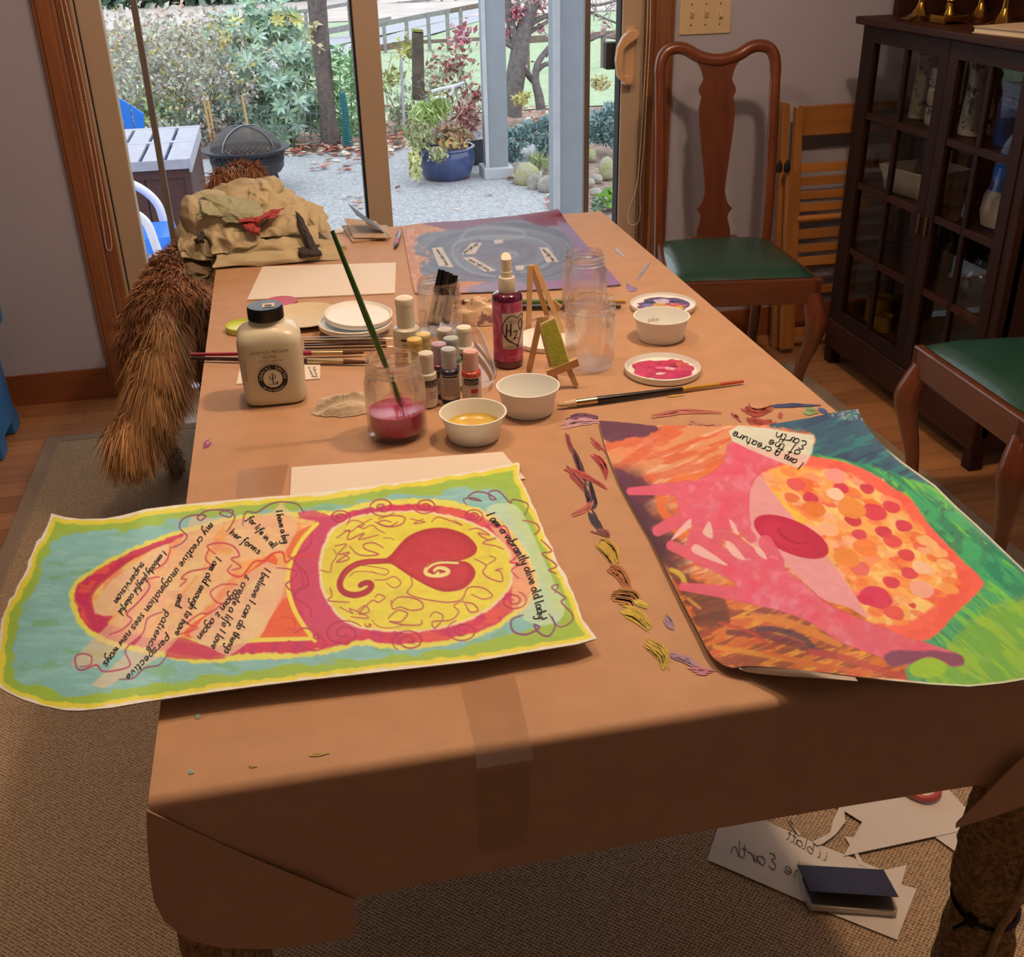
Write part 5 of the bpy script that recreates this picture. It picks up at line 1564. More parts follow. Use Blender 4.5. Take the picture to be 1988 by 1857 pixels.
mj = lathe_thing('milk_glass_jar', 'milky glass jar with blue lid on the second shelf', 'jar', (1.85, 2.535, 0.602), [(0.035, 0), (0.055, 0.008), (0.062, 0.04), (0.058, 0.085), (0.05, 0.1)], pm('milk_glass', '#b9ab98', rough=0.3, coat=0.3))
MB().lathe([(0.05, 0.1), (0.047, 0.115), (0.042, 0.16), (0.02, 0.175), (0.0, 0.177)], 24).build('lid', pm('blue_lid', '#2455b0', rough=0.15, coat=0.5), mj, smooth=45)
M_CLR = thin_glass('clear_crystal', (0.9, 0.92, 0.94), (0.5, 0.55, 0.6), ior=1.6, boost=1.4)
wg = lathe_thing('wine_glass', 'clear stemmed wine glass on the third cabinet shelf', 'glass', (1.86, 2.80, 0.391), [(0.033, 0), (0.031, 0.003), (0.006, 0.008), (0.004, 0.05), (0.01, 0.06), (0.032, 0.085), (0.034, 0.12), (0.03, 0.13)], M_CLR, cap0=False, part='bowl')
tp = thing('glass_teapot', 'pale blue glass teapot with modelled lamp glints on the third shelf', 'teapot', (1.86, 2.575, 0.391))
M_TEA = pm('pale_blue_glass', '#5d7288', rough=0.08, coat=0.8)
MB().lathe([(0.035, 0), (0.055, 0.012), (0.068, 0.045), (0.062, 0.08), (0.036, 0.1), (0.03, 0.104)], 28, cap0=True).build('body', M_TEA, tp, smooth=50)
MB().lathe([(0.034, 0.102), (0.03, 0.112), (0.01, 0.118), (0.009, 0.126), (0.0, 0.13)], 20).build('lid', M_TEA, tp, smooth=50)
MB().tube(catmull([(-0.02, 0.055, 0.05), (-0.02, 0.085, 0.07), (-0.02, 0.09, 0.11), (-0.02, 0.1, 0.13)], 5), [0.013] * 5 + [0.01] * 5 + [0.006] * 6, 8).build('spout', M_TEA, tp, smooth=50)
m = MB()  # gold bead cluster modelled as the reflection of the lamp bulbs
for k in range(7):
    a = k * 0.9
    m.sphere((-0.064 + 0.002 * (k % 2), -0.012 + 0.013 * math.cos(a), 0.055 + 0.013 * math.sin(a)), 0.0042, 8, 6)
m.build('bulb_glints', pm('glint_gold', '#d8a24a', metal=1, rough=0.25), tp)
M_TIN = pm('yellow_tin', '#9a7a1c', rough=0.4, coat=0.2)
for (x, y, r, h, lb) in ((1.84, 3.06, 0.045, 0.078, 'large round yellow tin on the bottom cabinet shelf'), (1.80, 2.965, 0.03, 0.05, 'small round yellow tin in front of the larger tin')):
    t = lathe_thing('yellow_tin', lb, 'tin', (x, y, 0.168), [(r, 0), (r, h), (r - 0.003, h), (r - 0.004, h - 0.012), (0, h - 0.013)], M_TIN, group='yellow tins on the bottom shelf')
    MB().lathe([(r - 0.005, h - 0.012), (r * 0.3, h - 0.010), (0, h - 0.004)], 20).build('wax', pm('candle_wax', '#6a5422', rough=0.5), t, smooth=40)
lathe_thing('wooden_saucer', 'small brown saucer on the bottom cabinet shelf', 'saucer', (1.84, 2.78, 0.168), [(0.02, 0), (0.045, 0.012), (0.043, 0.014), (0.0, 0.005)], pm('brown_dish', '#7a5030', rough=0.4))

# brass candlesticks on the cabinet top
M_BRASS = pm('brass', '#a8803c', metal=1.0, rough=0.22, noise=(40, 0.12))
KT = KZ + 0.0212


def candlestick(x, y, r, lab, square=False):
    t = thing('candlestick', lab, 'candlestick', (x, y, KT), 0, 'brass candlesticks on the cabinet')
    if square:
        MB().bb(-r, r, -r, r, 0.006, 0.022).bb(-r, -r + 0.008, -r, r, 0, 0.008).bb(r - 0.008, r, -r, r, 0, 0.008).build('base', M_BRASS, t, bevel=0.002)
        z0 = 0.022
    else:
        MB().lathe([(r, 0), (r * 1.02, 0.004), (r * 0.8, 0.009), (r * 0.5, 0.016), (0.014, 0.032), (0.009, 0.045)], 32, cap0=True).build('base', M_BRASS, t, smooth=50)
        z0 = 0.045
    MB().lathe([(0.016 if square else 0.009, z0), (0.008, z0 + 0.016), (0.007, z0 + 0.03), (0.012, z0 + 0.034), (0.012, z0 + 0.037), (0.007, z0 + 0.042), (0.009, z0 + 0.06), (0.014, z0 + 0.07), (0.009, z0 + 0.08), (0.007, z0 + 0.12), (0.012, z0 + 0.13), (0.018, z0 + 0.135)], 20).build('stem', M_BRASS, t, smooth=50)
    MB().lathe([(0.018, z0 + 0.135), (0.018, z0 + 0.16), (0.014, z0 + 0.16), (0.014, z0 + 0.142), (0, z0 + 0.142)], 20).build('socket', M_BRASS, t, smooth=50)
    return t


candlestick(1.790, 2.985, 0.050, 'round based brass candlestick nearest the cabinet front left corner')
candlestick(1.935, 3.075, 0.040, 'brass candlestick at the back left, behind the front one')
candlestick(1.80, 2.855, 0.036, 'brass candlestick on a square footed base', True)
candlestick(1.915, 2.89, 0.045, 'brass candlestick standing behind the square based one')
candlestick(1.86, 2.70, 0.048, 'round based brass candlestick beside the cream book')
bk = thing('cream_book', 'cream coloured booklet lying flat on the cabinet top', 'book', (1.83, 2.50, KT), 0.2)
MB().bb(-0.09, 0.09, -0.13, 0.13, 0, 0.002).bb(-0.09, 0.09, -0.13, 0.13, 0.014, 0.016).build('cover', pm('cream_cover', '#c9b496', rough=0.6), bk)
MB().bb(-0.086, 0.086, -0.126, 0.128, 0.002, 0.014).build('pages', pm('page_edges', '#d9ccb4', rough=0.8), bk)

# ---- blue plastic step bin at the left
M_BLUE = pm('blue_plastic', '#1f6fae', rough=0.45, noise=(60, 0.06), bump=(180, 0.1))
bn = thing('blue_bin', 'bright blue plastic bin with rounded lid against the left wall', 'bin', (-1.1, 3.17, 0))
m = MB()
prof = []
x0, x1, y0, y1 = -1.32, -0.905, 3.03, 3.29
for z, g in ((0.05, 0.0), (0.2, -0.004), (0.345, -0.008)):
    prof.append([(x0 - g, y0 - g, z), (x1 - 0.03 + g, y0 - g, z), (x1 + g, y0 + 0.03 - g, z), (x1 + g, y1 - 0.03, z), (x1 - 0.03 + g, y1, z), (x0 - g, y1, z), (x0 - g, y0 - g, z)])
m.grid(prof)
m.build('body', M_BLUE, bn, world=True, smooth=50)
m = MB()
for (yy, yw) in ((y0, 0.075), (y1 - 0.075, 0.075)):
    m.bb(x1 - 0.09, x1, yy, yy + yw, 0, 0.06)
    m.bb(x0, x0 + 0.09, yy, yy + yw, 0, 0.06)
m.build('feet', M_BLUE, bn, world=True, bevel=0.008)
rows = []
for (g, z) in ((0.004, 0.335), (0.024, 0.337), (0.034, 0.35), (0.036, 0.375), (0.03, 0.395), (0.012, 0.405), (-0.03, 0.408), (-0.1, 0.408)):
    ring = []
    for k in range(33):
        a = 2 * math.pi * (k % 32) / 32
        ca, sa = math.cos(a), math.sin(a)
        sx_ = (abs(ca) ** 0.35) * (1 if ca > 0 else -1)
        sy_ = (abs(sa) ** 0.35) * (1 if sa > 0 else -1)
        ring.append(((x0 + x1) / 2 + sx_ * ((x1 - x0) / 2 + g), (y0 + y1) / 2 + sy_ * ((y1 - y0) / 2 + g), z))
    rows.append(ring)
m = MB()
m.grid(rows)
m.bb(x0 + 0.1, x1 - 0.1, y0 + 0.1, y1 - 0.1, 0.405, 0.408)
m.build('lid', M_BLUE, bn, world=True, smooth=60)
# ================================================================== THINGS ON THE TABLE
TT = PT + 0.0008


def font_mesh(ch, _c={}):
    if ch not in _c:
        cu = bpy.data.curves.new('glyph', 'FONT')
        cu.body = ch
        cu.size = 1.0
        cu.resolution_u = 2
        ob = bpy.data.objects.new('glyph', cu)
        me = ob.to_mesh()
        vs = [tuple(v.co) for v in me.vertices]
        fs = [tuple(p.vertices) for p in me.polygons]
        xs = [v[0] for v in vs] or [0, 0.25]
        _c[ch] = (vs, fs, max(xs) + 0.08 if ch != ' ' else 0.28)
        ob.to_mesh_clear()
        bpy.data.objects.remove(ob)
        bpy.data.curves.remove(cu)
    return _c[ch]


def print_text(text, size, fn, mat, parent, name='print', width=None, world=False, bold=0.0):
    """flat printed lettering; fn(u, v) maps the text plane (metres, baseline centred) to a 3-D point"""
    x, items = 0.0, []
    for ch in text:
        vs, fs, adv = font_mesh(ch)
        items.append((x, vs, fs))
        x += adv
    sx = size if width is None else width / x
    m = MB()
    for x0, vs, fs in items:
        m.add([fn((x0 + v[0] - x / 2) * sx, v[1] * size) for v in vs], fs)
    return m.build(name, mat, parent, world=world, fixn=False)


def on_cyl(r, a0, z0, off=0.0004):
    """map text to a cylinder of radius r round local z, centred on angle a0"""
    return lambda u, v: ((r + off) * math.cos(a0 + u / r), (r + off) * math.sin(a0 + u / r), z0 + v)


def on_front(y, z0, x0=0.0):
    return lambda u, v: (x0 + u, y, z0 + v)


def base_at(px, ybot, wpx, z=TT):
    """centre of a round base whose front rim shows at (px, ybot) and which is wpx wide"""
    p = PZ(px, ybot, z)
    r = wpx / 2 * mpp(p)
    d = np.array([p[0], p[1], 0.0])
    d /= np.linalg.norm(d)
    c = p + d * r
    return c, wpx / 2 * mpp(c)


def z_at(px, py, c):
    return PY(px, py, c[1])[2]


def face_cam(c):
    return -math.atan2(c[0], c[1])      # rz that turns local -Y towards the camera


M_GLASS, nt, b = node_mat('jar_glass')
nt.nodes.remove(b)
gb, tb_ = nt.nodes.new('ShaderNodeBsdfGlass'), nt.nodes.new('ShaderNodeBsdfTransparent')
gb.inputs['IOR'].default_value, gb.inputs['Roughness'].default_value = 1.46, 0.0
tb_.inputs['Color'].default_value = (0.98, 0.985, 0.98, 1)
mxg = nt.nodes.new('ShaderNodeMixShader')
mxg.inputs[0].default_value = 0.42
nt.links.new(tb_.outputs[0], mxg.inputs[1])
nt.links.new(gb.outputs[0], mxg.inputs[2])
nt.links.new(mxg.outputs[0], nt.nodes['Material Output'].inputs[0])


def jar(label, px, ybot, wpx, yrim, neck=0.86, square=False):
    c, r = base_at(px, ybot, wpx)
    H = z_at(px, yrim, c) - TT
    t = thing('glass_jar', label, 'jar', c, 0, 'glass canning jars')
    n = neck
    s = H
    prof = [(0, 0.004), (r * 0.80, 0.003), (r * 0.93, 0.001), (r * 0.985, 0.008), (r, 0.02), (r, s * 0.60), (r * 0.985, s * 0.70), (r * (n + 0.06), s * 0.785), (r * n, s * 0.81), (r * n, s * 0.83), (r * (n + 0.06), s * 0.845), (r * (n + 0.06), s * 0.86), (r * n, s * 0.872), (r * n, s * 0.888), (r * (n + 0.045), s * 0.90), (r * (n + 0.045), s * 0.912), (r * n, s * 0.925), (r * n, s * 0.965), (r * (n + 0.03), s * 0.985), (r * (n + 0.015), s)]
    g = 0.0028
    inn = [(r * (n + 0.005), s), (r * n - g, s * 0.98), (r * n - g, s * 0.82), (r * 0.985 - g, s * 0.70), (r - g, s * 0.60), (r - g, 0.02), (r * 0.85, 0.009), (0, 0.009)]
    MB().lathe(prof + inn, 48).build('wall', M_GLASS, t, smooth=70)
    return t, c, r, H


# ---- jar of pink rinse water and its brush
t, c, r, H = jar('glass canning jar half full of pink rinse water', 775, 866, 117, 692)
zl = z_at(775, 792, c)
hl = zl - TT
m_p, nt, b = node_mat('pink_water')
b.inputs['Base Color'].default_value = tuple(UW('#b81846')) + (1,)
b.inputs['Roughness'].default_value = 0.06
b.inputs['Subsurface Weight'].default_value = 0.35
b.inputs['Subsurface Radius'].default_value = (0.03, 0.008, 0.012)
b.inputs['Coat Weight'].default_value = 0.5
MB().lathe([(0, 0.0095), (r * 0.84, 0.0098), (r - 0.0036, 0.021), (r - 0.0036, hl), (r - 0.005, hl - 0.0008), (0, hl - 0.0008)], 44).build('pink_water', m_p, t, smooth=40)


def brush(label, A, B, parts, loc=None):
    """parts: list of (t0, t1, r0, r1, material, name)"""
    A, B = np.array(A, float), np.array(B, float)
    th = thing('paint_brush', label, 'brush', tuple((A + B) / 2 if loc is None else loc), 0, 'paint brushes')
    for (t0, t1, r0, r1, mat, nm) in parts:
        n = 6
        ts = np.linspace(t0, t1, n)
        MB().tube([tuple(A + (B - A) * q) for q in ts], list(np.linspace(r0, r1, n)), 10).build(nm, mat, th, smooth=60, world=True)
    return th


M_BGREEN = pm('green_lacquer', '#2c5a1e', rough=0.2, coat=0.6)
M_FERR = pm('ferrule_steel', '#c9b48e', metal=1.0, rough=0.25)
M_BRIS = pm('brown_bristle', '#5a3a26', rough=0.8, noise=(200, 0.3))
M_BRISW = pm('white_bristle', '#d9c7ab', rough=0.8, noise=(200, 0.2))
M_BLK = pm('black_lacquer', '#141012', rough=0.2, coat=0.5)
Bp = PY(787, 806, c[1] + 0.004)
Rp = PZ(741, 690, TT + H)
s_best = min(np.linspace(1.5, 6, 400), key=lambda s: abs(proj(Bp + (Rp - Bp) * s)[1] - 447))
Tp = Bp + (Rp - Bp) * s_best
brush('long green handled brush leaning in the pink water jar', Tp, Bp, [(0.0, 0.55, 0.0028, 0.0046, M_BGREEN, 'handle'), (0.55, 0.76, 0.0046, 0.0032, M_BGREEN, 'grip'), (0.76, 0.90, 0.0034, 0.0034, pm('green_ferrule', '#4a6a3a', metal=0.6, rough=0.4), 'ferrule'), (0.90, 1.0, 0.0034, 0.0012, M_BRIS, 'bristles')])

# ---- other jars
jar('empty glass canning jar standing farther back near the blue painting', 1134, 622, 88, 490, 0.84)
jar('empty glass canning jar in front, beside the yellow mini canvas', 1144, 727, 96, 578, 0.95)
tm, cm, rm, Hm = jar('glass canning jar holding black markers', 857, 655, 86, 542, 0.90)

# ---- markers
M_MARK = pm('marker_grey', '#d8d0c8', rough=0.4)
M_MBLK = pm('marker_black', '#111012', rough=0.3)


def marker(lab, top, bot, Y0):
    A = PY(top[0], top[1], cm[1] + Y0)
    B_ = PY(bot[0], bot[1], cm[1] + Y0 * 0.6)
    B_[2] = max(B_[2], TT + 0.012)
    th = thing('marker_pen', lab, 'marker', tuple(B_), 0, 'black markers in the jar')
    L = B_ - A
    q = lambda s: tuple(A + L * s)
    MB().tube([q(0), q(0.02), q(0.40), q(0.42)], [0.0042, 0.0052, 0.0062, 0.0062], 12).build('cap', M_MBLK, th, smooth=50, world=True)
    MB().tube([q(0.42), q(0.92)], [0.0058, 0.0058], 12).build('barrel', M_MARK, th, smooth=50, world=True)
    MB().tube([q(0.92), q(1.0)], [0.006, 0.0055], 12).build('end_plug', M_MBLK, th, smooth=50, world=True)
    e = L / np.linalg.norm(L)
    v = np.array([0, -1, 0]) - e * e[1] * -1
    v /= np.linalg.norm(v)
    s_ = np.cross(e, v)
    M0 = A + L * 0.67
    print_text('Sharpie', 0.0075, lambda a, b_: tuple(M0 - e * a + s_ * (b_ - 0.0025) + v * 0.0061), M_MBLK, th, world=True)
    return th


marker('black capped marker leaning left in the jar, leftmost', (857, 522), (836, 648), -0.006)
marker('black capped marker in the middle of the jar', (868, 526), (848, 652), -0.012)
marker('black capped marker leaning right in the jar', (884, 533), (868, 646), -0.004)
marker('black capped marker at the back of the jar', (873, 529), (862, 640), 0.012)

# ---- acrylic medium bottle
c, r = base_at(540, 790, 112)
rz = face_cam(c) - 0.05
mb = thing('medium_bottle', 'cream acrylic medium bottle with black cap and cactus label', 'bottle', c, rz)
H = z_at(537, 590, c) - TT
hw = 60 * mpp(c)
M_MED = UWm('cream_bottle', '#d9b98e', rough=0.3, coat=0.3, noise=(8, 0.03))
rows = []
for (f_, z) in ((0.0, 0.002), (0.80, 0.0), (0.93, 0.003), (0.965, 0.012), (0.985, H * 0.25), (1.0, H * 0.55), (0.995, H * 0.66), (0.95, H * 0.735), (0.82, H * 0.79), (0.62, H * 0.82), (0.545, H * 0.835), (0.545, H * 0.87), (0, H * 0.87)):
    ring = []
    for k in range(49):
        a = 2 * math.pi * (k % 48) / 48
        ca, sa = math.cos(a), math.sin(a)
        e_ = 0.42 + 0.5 * sstep(H * 0.7, H * 0.83, z)
        ring.append((hw * f_ * math.copysign(abs(ca) ** e_, ca), hw * 0.86 * f_ * math.copysign(abs(sa) ** e_, sa), z))
    rows.append(ring)
MB().grid(rows).build('body', M_MED, mb, smooth=60)
rc = 32.5 * mpp(c)
m = MB()
for k in range(40):
    a = 2 * math.pi * k / 40
    m.box((rc * math.cos(a), rc * math.sin(a), H * 0.925), (0.0012, 0.0022, H * 0.10), (0, 0, a))
m.lathe([(rc * 0.99, H * 0.865), (rc, H * 0.87), (rc, H * 0.985), (rc * 0.95, H), (0, H)], 40)
cap = m.build('cap', pm('black_cap', '#16181c', rough=0.35), mb, smooth=40)
MB().bb(-0.003, 0.014, -0.012, 0.006, H + 0.0003, H + 0.0006).build('price_sticker', pm('sticker_white', '#cfc6b4', rough=0.6), cap)
MB().bb(0.0, 0.010, -0.010, -0.001, H + 0.0006, H + 0.0008).build('barcode', pm('barcode_grey', '#4a4a4c', rough=0.6), cap)
YFc = -hw * 0.86 - 0.0008
M_PRT = UWm('print_brown', '#6a4428', rough=0.6)
print_text('ACRYLIC MEDIUM', 0.0062, on_front(YFc, H * 0.585), M_PRT, mb, width=hw * 1.15)
print_text('GLOSS', 0.0062, on_front(YFc, H * 0.535), M_PRT, mb, width=hw * 0.42)
print_text('16 OZ / 480 ML', 0.0032, on_front(YFc, H * 0.495), M_PRT, mb, width=hw * 0.75)
# round emblem
lz, lr = H * 0.315, hw * 0.46
em = lambda u, v, o=0.0: (u, YFc - o, lz + v)
M_EMB, M_EMW = pm('emblem_black', '#17161a', rough=0.5), UWm('emblem_white', '#e0c49c', rough=0.5)
disc = lambda rad, off, mat, nm, n=40: MB().add([em(rad * math.cos(2 * math.pi * k / n), rad * math.sin(2 * math.pi * k / n), off) for k in range(n)], [tuple(range(n))]).build(nm, mat, mb, fixn=False)
disc(lr * 1.06, 0.0002, M_EMW, 'emblem_edge')
disc(lr, 0.0004, M_EMB, 'emblem_ring')
disc(lr * 0.64, 0.0006, M_EMW, 'emblem_field')


def arc_text(text, rad, size, a_mid, da, flip, mat):
    n = len(text)
    m = MB()
    for i, ch in enumerate(text):
        vs, fs, adv = font_mesh(ch)
        a = a_mid + (i - (n - 1) / 2) * da * (-1 if not flip else 1)
        for_ = []
        for v in vs:
            x, y = (v[0] - adv / 2) * size, v[1] * size
            if not flip:
                for_.append(em((rad + y) * math.cos(a) + x * math.sin(a), (rad + y) * math.sin(a) - x * math.cos(a), 0.0009))
            else:
                for_.append(em((rad - y) * math.cos(a) - x * math.sin(a), (rad - y) * math.sin(a) + x * math.cos(a), 0.0009))
        m.add(for_, fs)
    m.build('print', mat, mb, fixn=False)


arc_text('DANIEL SMITH', lr * 0.70, lr * 0.32, math.pi / 2, 0.272, False, M_EMW)
arc_text('ARTISTS MATERIALS', lr * 0.93, lr * 0.19, -math.pi / 2, 0.105, True, M_EMW)
m = MB()
cs = lr * 0.01
for pts_, ww in (([(0, -42), (0, -10), (0, 40)], 7), ([(-4, -4), (-18, -2), (-20, 20)], 5), ([(4, 4), (17, 6), (18, 28)], 5)):
    q = catmull(pts_, 4) * cs
    n_ = np.gradient(q, axis=0)
    n_ = np.stack([-n_[:, 1], n_[:, 0]], 1) / np.linalg.norm(n_, axis=1, keepdims=True)
    vs = []
    for p_, k_ in zip(q, n_):
        vs += [em(p_[0] + k_[0] * ww * cs * 0.5, p_[1] + k_[1] * ww * cs * 0.5, 0.0009), em(p_[0] - k_[0] * ww * cs * 0.5, p_[1] - k_[1] * ww * cs * 0.5, 0.0009)]
    m.add(vs, [(2 * i, 2 * i + 1, 2 * i + 3, 2 * i + 2) for i in range(len(q) - 1)])
for (a, b_, w_, h_) in ((20, -34, 22, 8), (30, -28, 12, 10), (-22, -40, 20, 4), (8, -45, 60, 3)):
    m.add([em((a - w_ / 2) * cs, (b_ - h_ / 2) * cs, 0.0009), em((a + w_ / 2) * cs, (b_ - h_ / 2) * cs, 0.0009), em((a + w_ * 0.3) * cs, (b_ + h_ / 2) * cs, 0.0009), em((a - w_ * 0.3) * cs, (b_ + h_ / 2) * cs, 0.0009)], [(0, 1, 2, 3)])
m.build('cactus_emblem', M_EMB, mb, fixn=False)
m = MB()
for k in range(14):
    zz = H * (0.30 + 0.018 * k)
    m.add([(-hw * 0.93, -hw * 0.55, zz), (-hw * 0.80, -hw * 0.80, zz), (-hw * 0.80, -hw * 0.80, zz + 0.0012), (-hw * 0.93, -hw * 0.55, zz + 0.0012)], [(0, 1, 2, 3)])
m.build('small_print', M_PRT, mb, fixn=False)

# ---- white portion cups
M_CUP = UWm('white_cup', '#efd3b2', rough=0.35, noise=(6, 0.02))


def cup(label, px, ybot, wbase, wrim, yrim, name='plastic_cup'):
    c, r = base_at(px, ybot, wbase)
    H = z_at(px, yrim, c) - TT
    R = wrim / 2 * mpp(c + np.array([0, 0, H]))
    t = thing(name, label, 'cup', c, 0, 'white plastic cups')
    MB().lathe([(r * 0.97, 0), (r, 0.002), (r * 1.0, 0.006), (r * 1.02, 0.008), (R * 0.94, H * 0.93), (R, H * 0.955), (R, H), (R * 0.95, H), (R * 0.93, H * 0.95), (r * 0.97, 0.006), (r * 0.7, 0.0045), (0, 0.0045)], 48, cap0=True).build('wall', M_CUP, t, smooth=40)
    return t, c, r, R, H


ct, c, r, R, H = cup('white plastic cup with yellow paint inside', 921, 868, 100, 132, 798)
MB().lathe([((r * 0.97 + R * 0.93) * 0.492, H * 0.49), (r * 0.96, 0.013), (r * 0.5, 0.012), (0, 0.0125)], 40).build('yellow_paint', UWm('yellow_paint', '#d8a83c', rough=0.25, noise=(60, 0.3), col2='#d6b060'), ct, smooth=50)
smp = []
ct, c, r, R, H = cup('empty white plastic cup behind the yellow one', 1026, 816, 96, 124, 747)
ct, c, r, R, H = cup('white plastic cup with faint red lettering in front of the purple palette', 1282, 670, 88, 110, 612)
print_text('poker', 0.010, lambda u, v: ((R * 0.80 + 0.12 * v) * math.sin(u / R), (R * 0.80 + 0.12 * v) * math.cos(u / R), H * 0.40 + v), UWm('faint_red', '#a8583c', rough=0.6), ct, width=0.026)

# ---- spray bottle
c, r = base_at(988, 718, 58)
rz = face_cam(c) + 0.12
H = z_at(987, 496, c) - TT
sb = thing('spray_bottle', 'pink liquid spray bottle with cream pump and heart label', 'spray bottle', c, rz)
M_PK, nt, b = node_mat('pink_liquid_plastic')
b.inputs['Base Color'].default_value = tuple(UW('#b52c50')) + (1,)
b.inputs['Roughness'].default_value = 0.08
b.inputs['Coat Weight'].default_value = 0.6
nz = nt.nodes.new('ShaderNodeTexNoise')
nz.inputs['Scale'].default_value = 22
nz.inputs['Distortion'].default_value = 1.5
rp = nt.nodes.new('ShaderNodeValToRGB')
rp.color_ramp.elements[0].position, rp.color_ramp.elements[1].position = 0.42, 0.62
rp.color_ramp.elements[0].color, rp.color_ramp.elements[1].color = tuple(UW('#ae2148')) + (1,), tuple(UW('#c9566a')) + (1,)
tc = nt.nodes.new('ShaderNodeTexCoord')
nt.links.new(tc.outputs['Object'], nz.inputs['Vector'])
nt.links.new(nz.outputs['Fac'], rp.inputs[0])
nt.links.new(rp.outputs[0], b.inputs['Base Color'])
M_PKD = UWm('dark_pink_glass', '#5a0f28', rough=0.06, coat=0.8)
MB().lathe([(r * 0.86, 0), (r * 0.96, 0.003), (r, 0.012), (r, H * 0.075)], 40, cap0=True).build('bottle_foot', M_PKD, sb, smooth=50)
MB().lathe([(r, H * 0.62), (r * 0.97, H * 0.655), (r * 0.85, H * 0.675), (r * 0.6, H * 0.685), (0, H * 0.686)], 40).build('bottle_shoulder', M_PKD, sb, smooth=50)
MB().lathe([(r * 1.002, H * 0.075), (r * 1.002, H * 0.62)], 40).build('body', M_PK, sb, smooth=50)
M_PUMP = UWm('cream_pump', '#ebc9a0', rough=0.35)
rc = r * 0.56
MB().lathe([(rc * 0.98, H * 0.685), (rc, H * 0.69), (rc, H * 0.80), (rc * 0.93, H * 0.815), (rc * 0.66, H * 0.82)], 32).build('collar', M_PUMP, sb, smooth=40)
rows = [[(rc * f_ * math.cos(a), rc * f_ * math.sin(a), z + (0.006 * math.sin(a) if top else 0)) for a in np.linspace(0, 2 * math.pi, 33)] for (f_, z, top) in ((0.68, H * 0.82, 0), (0.68, H * 0.865, 0), (0.60, H * 0.867, 0), (0.60, H * 0.975, 0), (0.58, H * 0.985, 1), (0.0, H * 0.985, 0))]
MB().grid(rows).build('pump_head', M_PUMP, sb, smooth=40)
a0 = -math.pi / 2 + 0.30
lab = on_cyl(r, a0, 0.0)
lw_, z0_, z1_ = r * 1.55, H * 0.20, H * 0.525
MB().grid([[lab(-lw_ / 2 + lw_ * i / 16, z) for z in (z0_, z1_)] for i in range(17)]).build('label', UWm('label_paper', '#dcb890', rough=0.6), sb, fixn=False)
lab2 = on_cyl(r, a0, 0.0, 0.0009)
M_LBL = UWm('label_ink', '#3c1420', rough=0.6)


def label_stroke(pts, w, mp=lab2, mat=M_LBL, parent=sb, name='lettering'):
    q = catmull(pts, 8)
    n_ = np.gradient(q, axis=0)
    n_ = np.stack([-n_[:, 1], n_[:, 0]], 1) / np.maximum(np.linalg.norm(n_, axis=1, keepdims=True), 1e-9)
    vs = []
    for p_, k_ in zip(q, n_):
        vs += [mp(*(p_ + k_ * w / 2)), mp(*(p_ - k_ * w / 2))]
    return MB().add(vs, [(2 * i, 2 * i + 1, 2 * i + 3, 2 * i + 2) for i in range(len(q) - 1)]).build(name, mat, parent, fixn=False)


zc = (z0_ + z1_) / 2
Q = lambda L: [(x * lw_ / 2, zc + y * (z1_ - z0_) / 2) for x, y in L]
label_stroke(Q([(0.25, 0.72), (-0.1, 0.86), (-0.5, 0.80), (-0.9, 0.45), (-0.98, 0.05), (-0.75, -0.30), (-0.3, -0.60), (0.28, -0.80), (0.5, -0.45), (0.8, -0.05), (1.0, 0.4), (0.9, 0.82), (0.6, 0.84), (0.3, 0.66)]), 0.0016)
label_stroke(Q([(-0.9, -0.25), (-0.5, -0.55), (0.1, -0.78), (0.3, -0.9)]), 0.0012)
label_stroke(Q([(-0.62, 0.42), (-0.66, 0.0), (-0.68, -0.3)]), 0.0022)
label_stroke(Q([(-0.28, 0.44), (-0.32, 0.0), (-0.34, -0.28)]), 0.0022)
label_stroke(Q([(-0.72, 0.06), (-0.3, 0.08)]), 0.0014)
label_stroke(Q([(-0.05, -0.10), (0.12, 0.02), (0.25, -0.12), (-0.1, -0.45), (0.1, -0.40), (0.32, -0.44)]), 0.0014)
label_stroke(Q([(0.62, 0.62), (0.44, 0.4), (0.5, 0.1), (0.7, 0.08), (0.8, 0.35), (0.7, 0.6), (0.6, 0.62)]), 0.0016)
label_stroke(Q([(0.28, -0.82), (0.18, -0.92), (0.34, -0.94), (0.4, -0.86), (0.26, -0.98)]), 0.0012)
print_text('HERITAGE', 0.0034, lambda u, v: lab2(u + lw_ * 0.03, zc + (z1_ - z0_) * 0.26 + v), M_LBL, sb, width=lw_ * 0.62)
print_text('STORE', 0.0034, lambda u, v: lab2(u + lw_ * 0.03, zc + (z1_ - z0_) * 0.20 + v), M_LBL, sb, width=lw_ * 0.4)
print_text('ROSEWATER', 0.0030, lambda u, v: lab2(u, zc - 0.002 + v), M_LBL, sb, width=lw_ * 0.8)
label_stroke(Q([(-0.9, -0.9), (0.9, -0.9)]), 0.0007)
label_stroke(Q([(-0.5, -0.82), (0.0, -0.82)]), 0.0006)
print_text('8 FL OZ  237 ML', 0.003, lambda u, v: lab2(u + 0.004, H * 0.115 + v), UWm('label_pale', '#e8c0a8'), sb, width=lw_ * 0.75)

# ---- craft paint bottles in the clear tray
M_LABEL = UWm('bottle_label', '#d9b594', rough=0.5)
M_INK2 = pm('label_black', '#191519', rough=0.5)


